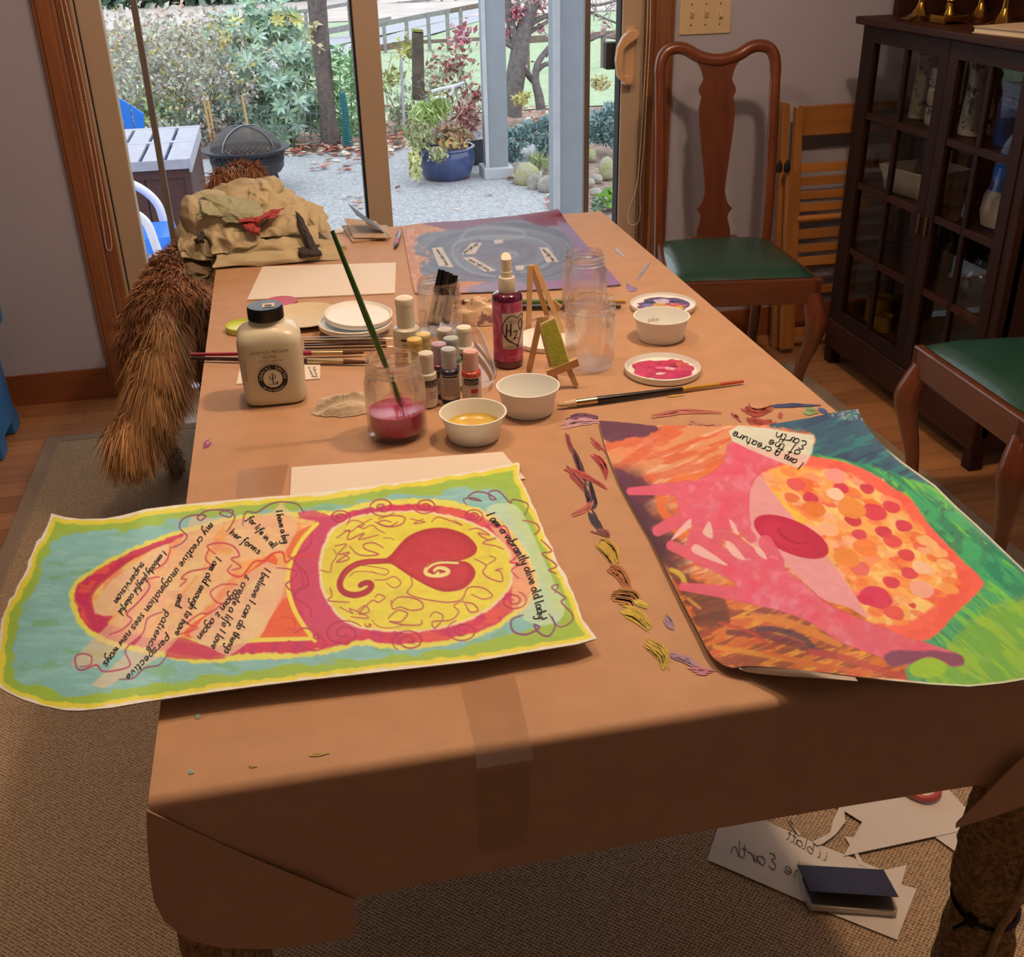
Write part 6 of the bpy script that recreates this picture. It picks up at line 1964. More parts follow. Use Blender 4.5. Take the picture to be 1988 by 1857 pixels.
def paint_bottle(lab, px, ycap, cap, paint, capw=29, bodyw=38, hgt=0.082, text='GOLDEN', z=TT + 0.0012, swatch=None, turn=0.0, back=False):
    """cap-top centre at pixel (px, ycap)"""
    c = PZ(px, ycap, z + hgt)
    c = np.array([c[0], c[1], z])
    k_ = mpp(c + np.array([0, 0, hgt * 0.6]))
    r, rc = bodyw / 2 * k_, capw / 2 * k_
    t = thing('paint_bottle', lab, 'paint bottle', c, face_cam(c) + turn, 'small acrylic paint bottles')
    h = hgt
    M_C = UWm('cap_' + cap.strip('#'), cap, rough=0.4)
    M_P = UWm('paint_body_' + paint.strip('#'), paint, rough=0.3, coat=0.3)
    MB().lathe([(r * 0.93, 0), (r, 0.003), (r, h * 0.58), (r * 0.98, h * 0.605), (r * 0.80, h * 0.625), (rc * 0.9, h * 0.63)], 28, cap0=True).build('body', M_P, t, smooth=45)
    MB().lathe([(rc * 1.0, h * 0.625), (rc, h * 0.90), (rc * 1.05, h * 0.902), (rc * 1.05, h * 0.945), (rc * 0.97, h * 0.975), (rc * 0.7, h * 0.99), (0, h * 1.0)], 24).build('cap', M_C, t, smooth=28)
    MB().lathe([(r * 1.008, h * 0.07), (r * 1.008, h * 0.53)], 28).build('label', M_LABEL, t, smooth=45)
    mp = on_cyl(r, -math.pi / 2, 0.0, 0.0006)
    mp2 = on_cyl(r, -math.pi / 2, 0.0, 0.0009)
    patch = lambda u0, u1, v0, v1, mat, nm, f_=mp: MB().grid([[f_(u0 + (u1 - u0) * i / 8, v) for v in (v0, v1)] for i in range(9)]).build(nm, mat, t, fixn=False)
    if back:
        patch(-r * 0.8, r * 0.8, h * 0.49, h * 0.515, M_INK2, 'print_bar')
        for k in range(9):
            patch(-r * 0.7, r * (0.5 + 0.2 * ((k * 7) % 3) / 2), h * (0.44 - 0.036 * k), h * (0.448 - 0.036 * k), M_INK2, 'print_line')
    else:
        patch(-r * 0.85, r * 0.75, h * 0.40, h * 0.51, M_INK2, 'print_bar')
        print_text(text, h * 0.10, lambda u, v: mp2(u - r * 0.05, h * 0.418 + v), M_LABEL, t, width=r * 1.45)
        print_text('HIGH FLOW ACRYLIC', h * 0.03, lambda u, v: mp2(u, h * 0.375 + v), M_INK2, t, width=r * 1.3)
        if swatch:
            patch(-r * 0.1, r * 0.65, h * 0.24, h * 0.32, UWm('swatch_' + swatch.strip('#'), swatch), 'swatch')
            print_text('Red Light', h * 0.03, lambda u, v: mp2(u + r * 0.25, h * 0.19 + v), M_INK2, t, width=r * 0.6)
        else:
            for k in range(3):
                patch(-r * 0.4, r * 0.4, h * (0.28 - 0.05 * k), h * (0.29 - 0.05 * k), M_INK2, 'print_line')
    return t


paint_bottle('small paint bottle with orange yellow cap behind the pink jar', 804, 655, '#e0ab58', '#d8a030')
paint_bottle('small paint bottle with pale yellow cap and bright yellow paint', 821, 645, '#dcb06c', '#e0a826')
paint_bottle('small paint bottle with greyish pink cap near the marker jar', 863, 636, '#c9a78e', '#b79a86')
paint_bottle('small paint bottle with white cap at the right back of the tray', 900, 632, '#e8c8a4', '#e6c49c')
paint_bottle('small paint bottle with sage green cap in the middle of the tray', 875, 653, '#a8a088', '#5f6a5a')
paint_bottle('small magenta paint bottle with dusty rose cap', 851, 664, '#b98a82', '#8a2c48', swatch='#8a2c48')
paint_bottle('small navy paint bottle with grey cap showing its back label', 870, 674, '#b5a494', '#2a2e44', back=True)
paint_bottle('small bright red paint bottle with salmon cap', 913, 678, '#dd9a80', '#d2402e', swatch='#c8382c')
paint_bottle('small cream paint bottle half hidden behind the pink jar', 826, 682, '#dcbc98', '#e0c4a0', turn=0.6)
paint_bottle('large cream paint bottle with cream cap in front of the marker jar', 784, 574, '#e0c09a', '#dcbc98', capw=35, bodyw=52, hgt=0.128, z=TT, turn=0.35, back=True)

# clear tray
M_TRAY = thin_glass('clear_tray', (0.96, 0.95, 0.94), (0.62, 0.6, 0.58), ior=1.45, boost=1.3)
tr = thing('clear_tray', 'shallow clear plastic tray under the small paint bottles', 'tray', PZ(880, 740, TT))
tp_ = [(800, 770), (832, 772), (940, 752), (958, 742), (955, 722), (945, 690), (928, 655), (905, 640), (850, 642), (800, 660)]
lo, hi = [], []
for (x, y) in catmull(tp_, 4, True):
    p = PZ(x, y, TT + 0.0006)
    lo.append(tuple(p))
    cc = PZ(875, 710, TT)
    d = p - cc
    hi.append(tuple(p + d * 0.05 + np.array([0, 0, 0.012])))
MB().grid([lo + lo[:1], hi + hi[:1]]).build('wall', M_TRAY, tr, world=True, fixn=False)
MB().add(lo, [tuple(range(len(lo)))]).build('floor_sheet', M_TRAY, tr, world=True, fixn=False)
MB().tube(hi, 0.0011, 5, closed=True).build('rim', M_TRAY, tr, world=True)
st = [(919, 661), (930, 672), (943, 690), (953, 708), (956, 722), (956, 735), (950, 742), (936, 748)]
rows = []
for k, (x, y) in enumerate(catmull(st, 4)):
    p = PZ(x, y, TT + 0.016)
    wv = 0.012 if k < 14 else max(0.002, 0.012 - 0.0009 * (k - 13))
    rows.append([tuple(p), tuple(p + np.array([0.002, 0.0, -wv]))])
MB().grid(rows).build('paper_strip', pm('white_strip', '#dfe0ea', rough=0.6), tr, world=True, fixn=False)

# ---- mini easels
M_PINE = UWm('pine_strip', '#c98d55', rough=0.5, noise=(30, 0.12))


def bar(parent, A, B_, w, d, name, mat=M_PINE):
    A, B_ = Vector(A), Vector(B_)
    z = (B_ - A).normalized()
    x = z.cross(Vector((0, 1, 0.2))).normalized()
    y = z.cross(x)
    R_ = Matrix((x, y, z)).transposed()
    return MB().box((A + B_) / 2, (w, d, (B_ - A).length), R_).build(name, mat, parent, world=True, bevel=0.0006)


def easel(label, apex, lf, rf, back, ledge, Y, w=0.0085):
    t = thing('mini_easel', label, 'easel', tuple(PZ(lf[0], lf[1], TT)), 0, 'mini wooden easels')
    L_, R_, K_ = PZ(lf[0], lf[1], TT + 0.002), PZ(rf[0], rf[1], TT + 0.002), PZ(back[0], back[1], TT + 0.002)
    Ym = (L_[1] + R_[1]) / 2 + 0.028
    A = PY(apex[0], apex[1], Ym)
    bar(t, A + np.array([-0.004, 0, 0]), L_, w, 0.006, 'leg')
    bar(t, A + np.array([0.004, 0, 0.0]), R_, w, 0.006, 'leg')
    bar(t, A + np.array([0, 0.008, -0.004]), K_, w, 0.006, 'back_leg')
    p, q = PY(ledge[0][0], ledge[0][1], Y), PY(ledge[1][0], ledge[1][1], Y)
    bar(t, p, q, 0.014, 0.007, 'ledge')
    return t, A


easel('empty miniature wooden easel behind the pink spray bottle', (1034, 514), (1026, 640), (1094, 648), (1062, 612), ((1068, 586), (1086, 600)), PZ(1080, 640, TT)[1] + 0.012)
YE = PZ(1119, 748, TT)[1]
e2, A2 = easel('miniature wooden easel in front holding the yellow canvas', (1052, 614), (1080, 744), (1119, 749), (1027, 719), ((1062, 725), (1122, 701)), YE - 0.002)
mc = thing('mini_canvas', 'tiny yellow green painted canvas on the front easel', 'canvas', tuple(PY(1090, 712, YE)))
pq = [PY(1048, 630, YE + 0.012), PY(1077, 616, YE + 0.012), PY(1106, 704, YE - 0.006), PY(1074, 719, YE - 0.006)]
MB().prism([tuple(p) for p in pq], (0.002, 0.004, 0.0)).build('board', UWm('canvas_edge', '#e0b870', rough=0.7), mc, world=True)
cen = sum(pq) / 4
MB().add([tuple(cen + (p - cen) * 0.93 + np.array([0, -0.0006, 0.0004])) for p in pq], [(0, 1, 2, 3)]).build('painted_face', UWm('lime_paint', '#a8962c', rough=0.6, noise=(60, 0.2), bump=(300, 0.2)), mc, world=True, fixn=False)

# ---- lids, plates and palettes


def disc_thing(name, label, cat, px, py, wpx, prof, mat, group=None, z=TT, part='body', tilt=None):
    c = PZ(px, py, z)
    R_ = wpx / 2 * mpp(c)
    t = thing(name, label, cat, c, 0, group)
    if tilt:
        t.rotation_euler = tilt
    MB().lathe([(a * R_, b) for a, b in prof], 48, cap0=True).build(part, mat, t, smooth=45)
    return t, R_


LIDP = [(0.97, 0), (1.0, 0.002), (1.0, 0.008), (0.97, 0.009), (0.94, 0.007), (0.90, 0.0045), (0, 0.0045)]
disc_thing('tub_lid', 'cream tub lid lying under the front easel', 'lid', 1063, 664, 124, LIDP, M_CUP, 'white tub lids')
rl, R_ = disc_thing('lid_palette', 'white lid used as palette with crimson red paint', 'lid', 1286, 722, 146, [(0.97, 0), (1.0, 0.002), (1.0, 0.010), (0.97, 0.011), (0.94, 0.008), (0.90, 0.004), (0, 0.004)], M_CUP, 'white tub lids')


def palette_blobs(parent, R_, blobs, z, seed):
    rg = np.random.default_rng(seed)
    for k, (x, y, r_, c_) in enumerate(blobs):
        n = 22
        vs = [(x * R_, y * R_, z + 0.0004 + 0.00003 * k)]
        for i in range(n):
            a = 2 * math.pi * i / n
            rr = r_ * R_ * (1 + 0.45 * (vnoise(3 * math.cos(a) + k, 3 * math.sin(a), 0.8, seed) - 0.5))
            vs.append((x * R_ + rr * math.cos(a) * 1.3, y * R_ + rr * math.sin(a), z + 0.0002 + 0.00003 * k))
        MB().add(vs, [(0, 1 + i, 1 + (i + 1) % n) for i in range(n)]).build('paint_dab', UWm('dab_' + c_.strip('#'), c_, rough=0.3, noise=(120, 0.3)), parent, fixn=False)


palette_blobs(rl, R_, [(-0.2, 0.30, 0.42, '#c02a4a'), (0.25, 0.25, 0.40, '#bd2848'), (-0.35, -0.15, 0.40, '#c43050'), (0.1, -0.05, 0.45, '#b82444'), (0.45, -0.1, 0.32, '#c64058'), (0.3, -0.4, 0.30, '#bb2c4c'), (-0.1, -0.45, 0.26, '#c03452'), (0.2, 0.0, 0.14, '#e0a090'), (-0.15, -0.3, 0.10, '#e8c0a8'), (0.35, 0.1, 0.10, '#8a1c38'), (0.62, 0.2, 0.14, '#d8584a'), (-0.05, 0.1, 0.10, '#e0607a')], 0.0045, 3)
pp, R_ = disc_thing('paint_palette', 'shallow plate smeared with purple and orange paint', 'palette', 1287, 598, 126, [(0.9, 0), (0.97, 0.002), (1.0, 0.010), (0.98, 0.011), (0.95, 0.006), (0, 0.0045)], M_CUP, 'white tub lids')
palette_blobs(pp, R_, [(0, 0, 0.70, '#5a3f6a'), (0.05, -0.05, 0.56, '#8a5070'), (0.0, -0.1, 0.48, '#c07058'), (-0.1, -0.05, 0.36, '#d89048'), (0.15, -0.2, 0.34, '#d8a048'), (0.1, 0.35, 0.22, '#c9a8a8'), (-0.3, 0.35, 0.16, '#3a3850'), (0.45, 0.2, 0.14, '#403a60'), (0.3, -0.1, 0.16, '#c85a58'), (-0.45, 0.1, 0.14, '#7a6a90')], 0.0056, 8)
disc_thing('paper_plate', 'large beige paper plate behind the cream bottle', 'plate', 592, 622, 148, [(0.6, 0), (0.72, 0.003), (0.98, 0.010), (1.0, 0.011), (0.99, 0.012), (0.72, 0.005), (0.66, 0.003), (0, 0.003)], UWm('beige_plate', '#d9b080', rough=0.6, noise=(20, 0.03)))
cw = PZ(690, 634, TT)
disc_thing('tub_lid', 'lower cream tub lid of the stack behind the green brush', 'lid', 690, 632, 142, LIDP, M_CUP, 'white tub lids', z=TT + 0.0125, tilt=(0.0, 0.02, 0))
disc_thing('tub_lid', 'upper cream tub lid resting tilted on the other lid', 'lid', 696, 616, 132, LIDP, M_CUP, 'white tub lids', z=TT + 0.0245, tilt=(0.06, 0.05, 0))
yl, R_ = disc_thing('lid_palette', 'small yellow smeared lid behind the cream bottle', 'lid', 476, 640, 72, [(0.97, 0), (1.0, 0.002), (1.0, 0.010), (0.96, 0.011), (0.93, 0.006), (0, 0.004)], UWm('yellow_lid', '#cfc04a', rough=0.35), 'white tub lids')
palette_blobs(yl, R_, [(0.1, 0, 0.6, '#e6dca0'), (-0.2, 0.2, 0.25, '#cfc23c')], 0.0045, 5)
rp2, R_ = disc_thing('red_disc', 'red lid edge peeking out behind the paper plate', 'lid', 545, 590, 66, [(0.97, 0), (1.0, 0.003), (0.97, 0.006), (0, 0.006)], UWm('red_plastic', '#b82a34', rough=0.4))

# ---- brushes lying on the table
M_RED, M_DRED = UWm('red_lacquer', '#9a1f2e', rough=0.2, coat=0.5), UWm('dark_lacquer', '#3a1a1a', rough=0.2, coat=0.5)
z_ = TT + 0.006
brush('long red handled brush lying across the left table edge', PZ(370, 688, z_ + 0.004), PZ(706, 684, z_), [(0, 0.70, 0.0026, 0.0042, M_RED, 'handle'), (0.70, 0.88, 0.0040, 0.0036, M_FERR, 'ferrule'), (0.88, 1.0, 0.0036, 0.0020, M_BRIS, 'bristles')])
brush('dark brown brush lying below the red one', PZ(372, 695, z_), PZ(716, 703, z_ - 0.001), [(0, 0.66, 0.0028, 0.0048, M_DRED, 'handle'), (0.66, 0.86, 0.0048, 0.0042, M_FERR, 'ferrule'), (0.86, 1.0, 0.0042, 0.0026, M_BRIS, 'bristles')])
M_YEL, M_ORG = UWm('yellow_lacquer', '#c98a24', rough=0.25, coat=0.4), UWm('orange_lacquer', '#c84a2a', rough=0.25, coat=0.4)
brush('black brush with yellow and red handle end lying by the red lid', PZ(1443, 740, TT + 0.004), PZ(1084, 786, TT + 0.006), [(0, 0.13, 0.0022, 0.0028, M_ORG, 'handle_tip'), (0.13, 0.34, 0.0028, 0.0036, M_YEL, 'handle_band'), (0.34, 0.80, 0.0036, 0.0058, M_BLK, 'handle'), (0.80, 0.91, 0.0055, 0.0052, M_FERR, 'ferrule'), (0.91, 1.0, 0.0056, 0.0024, M_BRISW, 'bristles')])
brush('olive handled brush lying behind the spray bottle', PZ(1215, 584, TT + 0.004), PZ(868, 586, TT + 0.005), [(0, 0.3, 0.003, 0.0035, M_YEL, 'handle_tip'), (0.3, 0.78, 0.0035, 0.0052, UWm('olive_lacquer', '#5c6a24', rough=0.25), 'handle'), (0.78, 0.9, 0.005, 0.0045, M_FERR, 'ferrule'), (0.9, 1, 0.0045, 0.002, M_BRIS, 'bristles')])
brush('black handled brush lying just below the olive one', PZ(1205, 595, TT + 0.004), PZ(880, 598, TT + 0.005), [(0, 0.78, 0.003, 0.0052, M_BLK, 'handle'), (0.78, 0.9, 0.005, 0.0045, M_FERR, 'ferrule'), (0.9, 1, 0.0045, 0.002, M_BRIS, 'bristles')])
# clear tube of brushes
M_TUBE = thin_glass('clear_tube', (0.94, 0.93, 0.92), (0.6, 0.58, 0.55), ior=1.45, boost=1.6)
A, B_ = PZ(585, 668, TT + 0.013), PZ(768, 664, TT + 0.013)
ct = thing('brush_tube', 'clear plastic tube holding fine brushes below the tub lids', 'tube', tuple((A + B_) / 2))
MB().tube([tuple(A), tuple(B_)], 0.0125, 20, caps=False).build('sleeve', M_TUBE, ct, world=True, smooth=60, fixn=False)
for k, dz in enumerate((-0.007, -0.003, 0.002, 0.006)):
    off = np.array([0, 0.004 * (k % 2) - 0.002, dz])
    MB().tube([tuple(A * 0.97 + B_ * 0.03 + off), tuple(A * 0.1 + B_ * 0.9 + off)], 0.0016, 6).build('inner_brush', [M_BLK, M_DRED, M_BRIS, M_FERR][k], ct, world=True)
MB().tube([tuple(B_), tuple(B_ + (B_ - A) * 0.02)], 0.0128, 20).build('end_cap', UWm('tube_cap', '#b09a88', rough=0.3), ct, world=True, smooth=50)

# ---- paper sheets and cards
M_WP = pm('white_paper', '#eae6de', rough=0.8, noise=(5, 0.015))


def flat_sheet(name, label, cat, q, z, mat=M_WP, th=0.0012, group=None, curl=0.0):
    t = thing(name, label, cat, tuple(PZ(q[0][0], q[0][1], z)), 0, group)
    MB().prism([tuple(PZ(x, y, z)) for x, y in q], (0, 0, th)).build('sheet', mat, t, world=True)
    return t


flat_sheet('white_sheet', 'blank white paper sheet lying in front of the canvas bag', 'paper', [(480, 583), (767, 570), (769, 511), (510, 519)], TT, group='blank white sheets', th=0.002)
flat_sheet('white_sheet', 'blank white paper sheet half under the heart painting', 'paper', [(562, 985), (1020, 930), (976, 878), (566, 908)], TT, group='blank white sheets')
for k, (q, wr) in enumerate((([(459, 746), (480, 744), (482, 713), (466, 714)], ((473, 722), (474, 740))), ([(588, 738), (621, 735), (622, 706), (590, 708)], ((598, 712), (606, 732))))):
    cd = flat_sheet('word_card', ['small white word card left of the cream bottle', 'small white word card right of the cream bottle'][k], 'card', q, TT, th=0.0008, group='word cards')
    pc = lambda x, y: PZ(x, y, TT + 0.0012)
    write_px('a word', wr[0], wr[1], 3.0, 0.8, pc, M_INKG, cd, seed=k)
    write_px('taking', (wr[0][0] + 9, wr[0][1]), (wr[1][0] + 8, wr[1][1]), 3.0, 0.8, pc, M_INKG, cd, seed=k + 5)
flat_sheet('label_tag', 'tiny white tag beside the open booklet', 'tag', [(650, 453), (666, 452), (665, 443), (652, 444)], TT, th=0.001)

# ---- open booklet and pen
bk = thing('open_booklet', 'open dark covered booklet with tan envelope on the far table end', 'booklet', tuple(PZ(710, 468, TT)))
M_TAN = UWm('tan_envelope', '#b98a62', rough=0.7)
M_NAVY = pm('navy_card', '#3d4654', rough=0.5)
MB().prism([tuple(PZ(x, y, TT)) for x, y in [(684, 471), (759, 463), (752, 440), (664, 440)]], (0, 0, 0.004)).build('envelope', M_TAN, bk, world=True)
p0, p1 = PZ(684, 466, TT + 0.005), PZ(758, 461, TT + 0.012)
MB().prism([tuple(PZ(686, 462, TT + 0.006)), tuple(PZ(756, 462, TT + 0.008)), tuple(PZ(730, 430, TT + 0.02)), tuple(PZ(668, 424, TT + 0.02))], (0, 0, 0.001)).build('inner_card', M_TAN, bk, world=True)
Yb = PZ(758, 462, TT)[1]
cover = [PY(758, 461, Yb), PY(741, 444, Yb + 0.05), PY(676, 396, Yb + 0.05), PY(692, 418, Yb)]
MB().prism([tuple(p) for p in cover], (0, 0.001, 0.001)).build('cover', M_NAVY, bk, world=True)
MB().prism([tuple(PY(x, y, Yb + 0.012)) for x, y in [(708, 430), (726, 438), (737, 446), (734, 448), (716, 440)]], (0, 0.0005, 0)).build('cover_sticker', M_WP, bk, world=True)
pn = thing('ballpoint_pen', 'magenta and grey ballpoint pen lying right of the booklet', 'pen', tuple(PZ(771, 466, TT)))
A, B_ = PZ(776, 451, TT + 0.005), PZ(767, 481, TT + 0.004)
q = lambda s: tuple(A + (B_ - A) * s)
MB().tube([q(0.45), q(0.8)], 0.0052, 10).build('grip', UWm('magenta_grip', '#9a2a4c', rough=0.4), pn, world=True, smooth=50)
MB().tube([q(0.0), q(0.45)], 0.0045, 10).build('barrel', UWm('grey_barrel', '#7a6a70', rough=0.3), pn, world=True, smooth=50)
MB().tube([q(0.8), q(0.95), q(1.0)], [0.005, 0.003, 0.001], 10).build('tip', pm('pen_chrome', '#444448', metal=0.8, rough=0.3), pn, world=True, smooth=50)
MB().tube([tuple(np.array(q(0.02)) + np.array([-0.004, 0, 0.004])), tuple(np.array(q(0.3)) + np.array([-0.004, 0, 0.004]))], 0.0012, 6).build('clip', UWm('magenta_grip', '#9a2a4c'), pn, world=True)

# ---- rags


def cloth_blob(name, label, cat, c, rx, ry, h, mat, seed, fold=0.4, group=None, rz=0.0, nu=70, nv=34, squash=1.0, dirn=(1, 0)):
    """crumpled cloth lying at c: star-shaped heap with ridged folds"""
    P = []
    for i in range(nv + 1):
        v = i / nv
        ring = []
        for j in range(nu + 1):
            a = 2 * math.pi * (j % nu) / nu
            rad = v ** 0.8
            x, y = math.cos(a) * rad, math.sin(a) * rad
            n1 = fbm(x * 2.2 + 7 * seed + 30, y * 2.2 + 30, 1.2, seed, 2)
            rid = 1 - abs(2 * fbm(x * 1.4 * dirn[0] + y * 0.3 + seed, y * 3.0 + x * dirn[1] + 11, 1.0, seed + 5, 2) - 1)
            edge = 1 + 0.16 * (fbm(math.cos(a) * 2 + 9, math.sin(a) * 2 + 9, 0.7, seed + 2) - 0.5) * 2
            prof = (1 - rad ** 2.4)
            z = h * prof * (0.55 + 0.45 * n1 * 1.6) + fold * h * (rid - 0.6) * min(1, prof * 2.5)
            ring.append((x * rx * edge, y * ry * edge, max(0.0005, z)))
        P.append(ring)
    t = thing(name, label, cat, tuple(c), rz, group)
    MB().grid(P).build('cloth', mat, t, smooth=70)
    return t


M_RAG = UWm('beige_rag', '#d2aa80', rough=0.95, noise=(50, 0.08), bump=(400, 0.25))
cr = cloth_blob('paint_rag', 'folded beige paint rag beside the pink water jar', 'rag', PZ(672, 792, TT), 0.050, 0.030, 0.020, M_RAG, 3, 0.6, 'paint rags', 0.05, dirn=(0.2, 0.1))
st_ = china_mat('stained_cloth', '#d9c0a4', '#8a6a70', 28, 0.54)
cloth_blob('paint_rag', 'crumpled striped rag with purple stains behind the spray bottle', 'rag', PZ(932, 622, TT), 0.048, 0.030, 0.034, st_, 6, 0.5, 'paint rags', -0.3)

# ---- canvas bag heap at the far left corner
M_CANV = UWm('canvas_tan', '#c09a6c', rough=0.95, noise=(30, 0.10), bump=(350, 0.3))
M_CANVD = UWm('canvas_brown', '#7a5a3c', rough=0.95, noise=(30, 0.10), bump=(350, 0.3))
M_WEB = UWm('dark_webbing', '#3c2e28', rough=0.8, bump=(300, 0.3))
M_KNIT = UWm('olive_knit', '#a89468', rough=0.95, noise=(80, 0.12), bump=(90, 0.6), stretch=(1, 1, 6))
M_REDC = UWm('red_cloth', '#a83a34', rough=0.9, noise=(40, 0.12))
bc = PZ(515, 478, TT)
bag = thing('canvas_bag', 'crumpled tan canvas bag heaped on the far left table corner', 'bag', tuple(bc))
# main heap: outline traced in the picture, standing on the table
YB = bc[1]


def heap(parent, name, mat, cx_px, cy_px, wpx, hpx, depth, Y, seed, ridge=0.012, nu=80, nv=40, lean=0.0):
    c = PY(cx_px, cy_px, Y)
    k_ = mpp(c)
    P = []
    for i in range(nv + 1):
        t_ = math.pi * i / nv
        ring = []
        for j in range(nu + 1):
            a = 2 * math.pi * (j % nu) / nu
            d = np.array([math.sin(t_) * math.cos(a), math.sin(t_) * math.sin(a), -math.cos(t_)])
            sgn = np.sign(d) * np.abs(d) ** 0.85
            p = sgn * np.array([wpx / 2 * k_, depth, hpx / 2 * k_])
            u_, v_ = d[0] * 2.0 + d[1] * 0.8 + seed, d[2] * 2.6 - d[0] * 0.9 + seed * 2
            f1 = 1 - abs(2 * fbm(u_ + 20, v_ + 20, 1.1, seed, 2) - 1)
            f2 = fbm(u_ * 2 + 40, v_ * 0.7 + 40, 0.9, seed + 7, 2)
            p = p + d * (ridge * 1.2 * (f1 - 0.7) + ridge * 0.7 * (f2 - 0.5))
            ring.append((c[0] + p[0] + lean * p[2], c[1] + p[1], c[2] + p[2]))
        P.append(ring)
    return MB().grid(P).build(name, mat, parent, smooth=80, world=True)


def drape(parent, name, mat, quad, Y, Y2, seed, amp=0.008, nu=46, nv=30, freq=1.0, thick=0.0):
    """wrinkled cloth panel: pixel quad (tl, tr, br, bl), at depth Y (top) to Y2 (bottom)"""
    q = np.array(quad, float)
    P = []
    for i in range(nu + 1):
        u = i / nu
        row = []
        for j in range(nv + 1):
            v = j / nv
            p = (q[0] * (1 - u) + q[1] * u) * (1 - v) + (q[3] * (1 - u) + q[2] * u) * v
            e = 3.5 * (fbm(u * 4 + seed, v * 4, 1.2, seed, 2) - 0.5)
            w_ = PY(p[0] + 5 * e, p[1] + 4 * e * (0.3 + 0.7 * min(u, 1 - u) * 2), Y * (1 - v) + Y2 * v)
            rid = 1 - abs(2 * fbm(u * 2.2 * freq + v * 0.8 + seed * 3, v * 1.2 * freq + seed, 0.7, seed + 3, 2) - 1)
            w_ = w_ + np.array([0, -amp * 2 * (rid - 0.5) - 0.02 * math.sin(math.pi * u) * math.sin(math.pi * v), 0])
            row.append(tuple(w_))
        P.append(row)
    return MB().grid(P).build(name, mat, parent, smooth=80, world=True, fixn=False)


heap(bag, 'body', M_CANV, 490, 455, 284, 128, 0.115, YB + 0.03, 3, 0.022)
heap(bag, 'fold', M_CANV, 488, 396, 170, 78, 0.07, YB + 0.02, 5, 0.02)
heap(bag, 'fold', M_CANV, 518, 372, 62, 52, 0.04, YB + 0.0, 31, 0.014, 40, 24)
heap(bag, 'fold', M_CANV, 585, 486, 168, 62, 0.07, YB - 0.05, 8, 0.012)
heap(bag, 'fold', M_CANV, 470, 496, 130, 52, 0.06, YB - 0.06, 11, 0.012, lean=0.1)
heap(bag, 'fold', M_CANV, 420, 430, 120, 110, 0.08, YB - 0.02, 14, 0.014, lean=-0.2)
heap(bag, 'fold', M_CANV, 545, 420, 130, 96, 0.07, YB - 0.02, 17, 0.014, lean=-0.3)
for q, ya, yb, sd, am in (([(372, 396), (420, 402), (432, 500), (352, 486)], -0.035, -0.10, 41, 0.006), ([(392, 436), (470, 428), (520, 470), (410, 492)], -0.085, -0.125, 43, 0.009), ([(470, 452), (610, 436), (626, 482), (440, 492)], -0.085, -0.13, 4, 0.007), ([(424, 484), (640, 470), (676, 502), (418, 520)], -0.115, -0.15, 6, 0.004), ([(520, 404), (592, 398), (600, 448), (500, 460)], -0.07, -0.12, 9, 0.006), ([(585, 386), (628, 400), (640, 446), (600, 470)], -0.03, -0.09, 45, 0.005), ([(488, 352), (530, 366), (556, 408), (478, 396)], -0.01, -0.06, 47, 0.007), ([(352, 420), (400, 440), (420, 505), (350, 496)], -0.03, -0.10, 15, 0.008)):
    drape(bag, 'flap', M_CANV, q, YB + ya, YB + yb, sd, am)
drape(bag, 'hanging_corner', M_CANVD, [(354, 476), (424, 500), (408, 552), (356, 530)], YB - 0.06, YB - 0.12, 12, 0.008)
drape(bag, 'webbing_strap', M_WEB, [(570, 408), (582, 414), (622, 494), (600, 500)], YB - 0.10, YB - 0.15, 18, 0.002, 8, 30)
drape(bag, 'webbing_strap', M_WEB, [(578, 480), (620, 474), (622, 494), (584, 502)], YB - 0.145, YB - 0.155, 19, 0.002, 12, 8)
drape(bag, 'strap_tab', M_WEB, [(384, 456), (398, 448), (392, 470), (380, 474)], YB - 0.105, YB - 0.11, 21, 0.002, 10, 8)
kn = thing('knit_cloth', 'olive ribbed knit cloth stuffed in the canvas bag', 'cloth', tuple(PY(470, 420, YB - 0.09)))
drape(kn, 'cloth', M_KNIT, [(392, 374), (500, 388), (516, 420), (440, 432)], YB - 0.05, YB - 0.115, 23, 0.006)
drape(kn, 'cloth', M_KNIT, [(382, 392), (408, 388), (440, 420), (384, 428)], YB - 0.06, YB - 0.11, 25, 0.008)
rdc = thing('red_rag', 'red cloth scrap poking out of the canvas bag', 'rag', tuple(PY(500, 435, YB - 0.12)), 0, 'paint rags')
drape(rdc, 'cloth', M_REDC, [(478, 418), (552, 402), (540, 424), (462, 430)], YB - 0.10, YB - 0.125, 27, 0.006)
drape(rdc, 'cloth', M_REDC, [(462, 426), (510, 420), (500, 452), (486, 456)], YB - 0.115, YB - 0.13, 29, 0.006)

# ---- papers, notebook and scissors on the rug under the table
FZ = 0.0105


def fsheet(lab, q, k, mat=M_WP):
    t = thing('paper_scrap', lab, 'paper', tuple(PZ(q[0][0], q[0][1], FZ)), 0, 'paper scraps on the rug')
    MB().prism([tuple(PZ(x, y, FZ + 0.0012 * k)) for x, y in q], (0, 0, 0.0007)).build('sheet', mat, t, world=True)
    return t


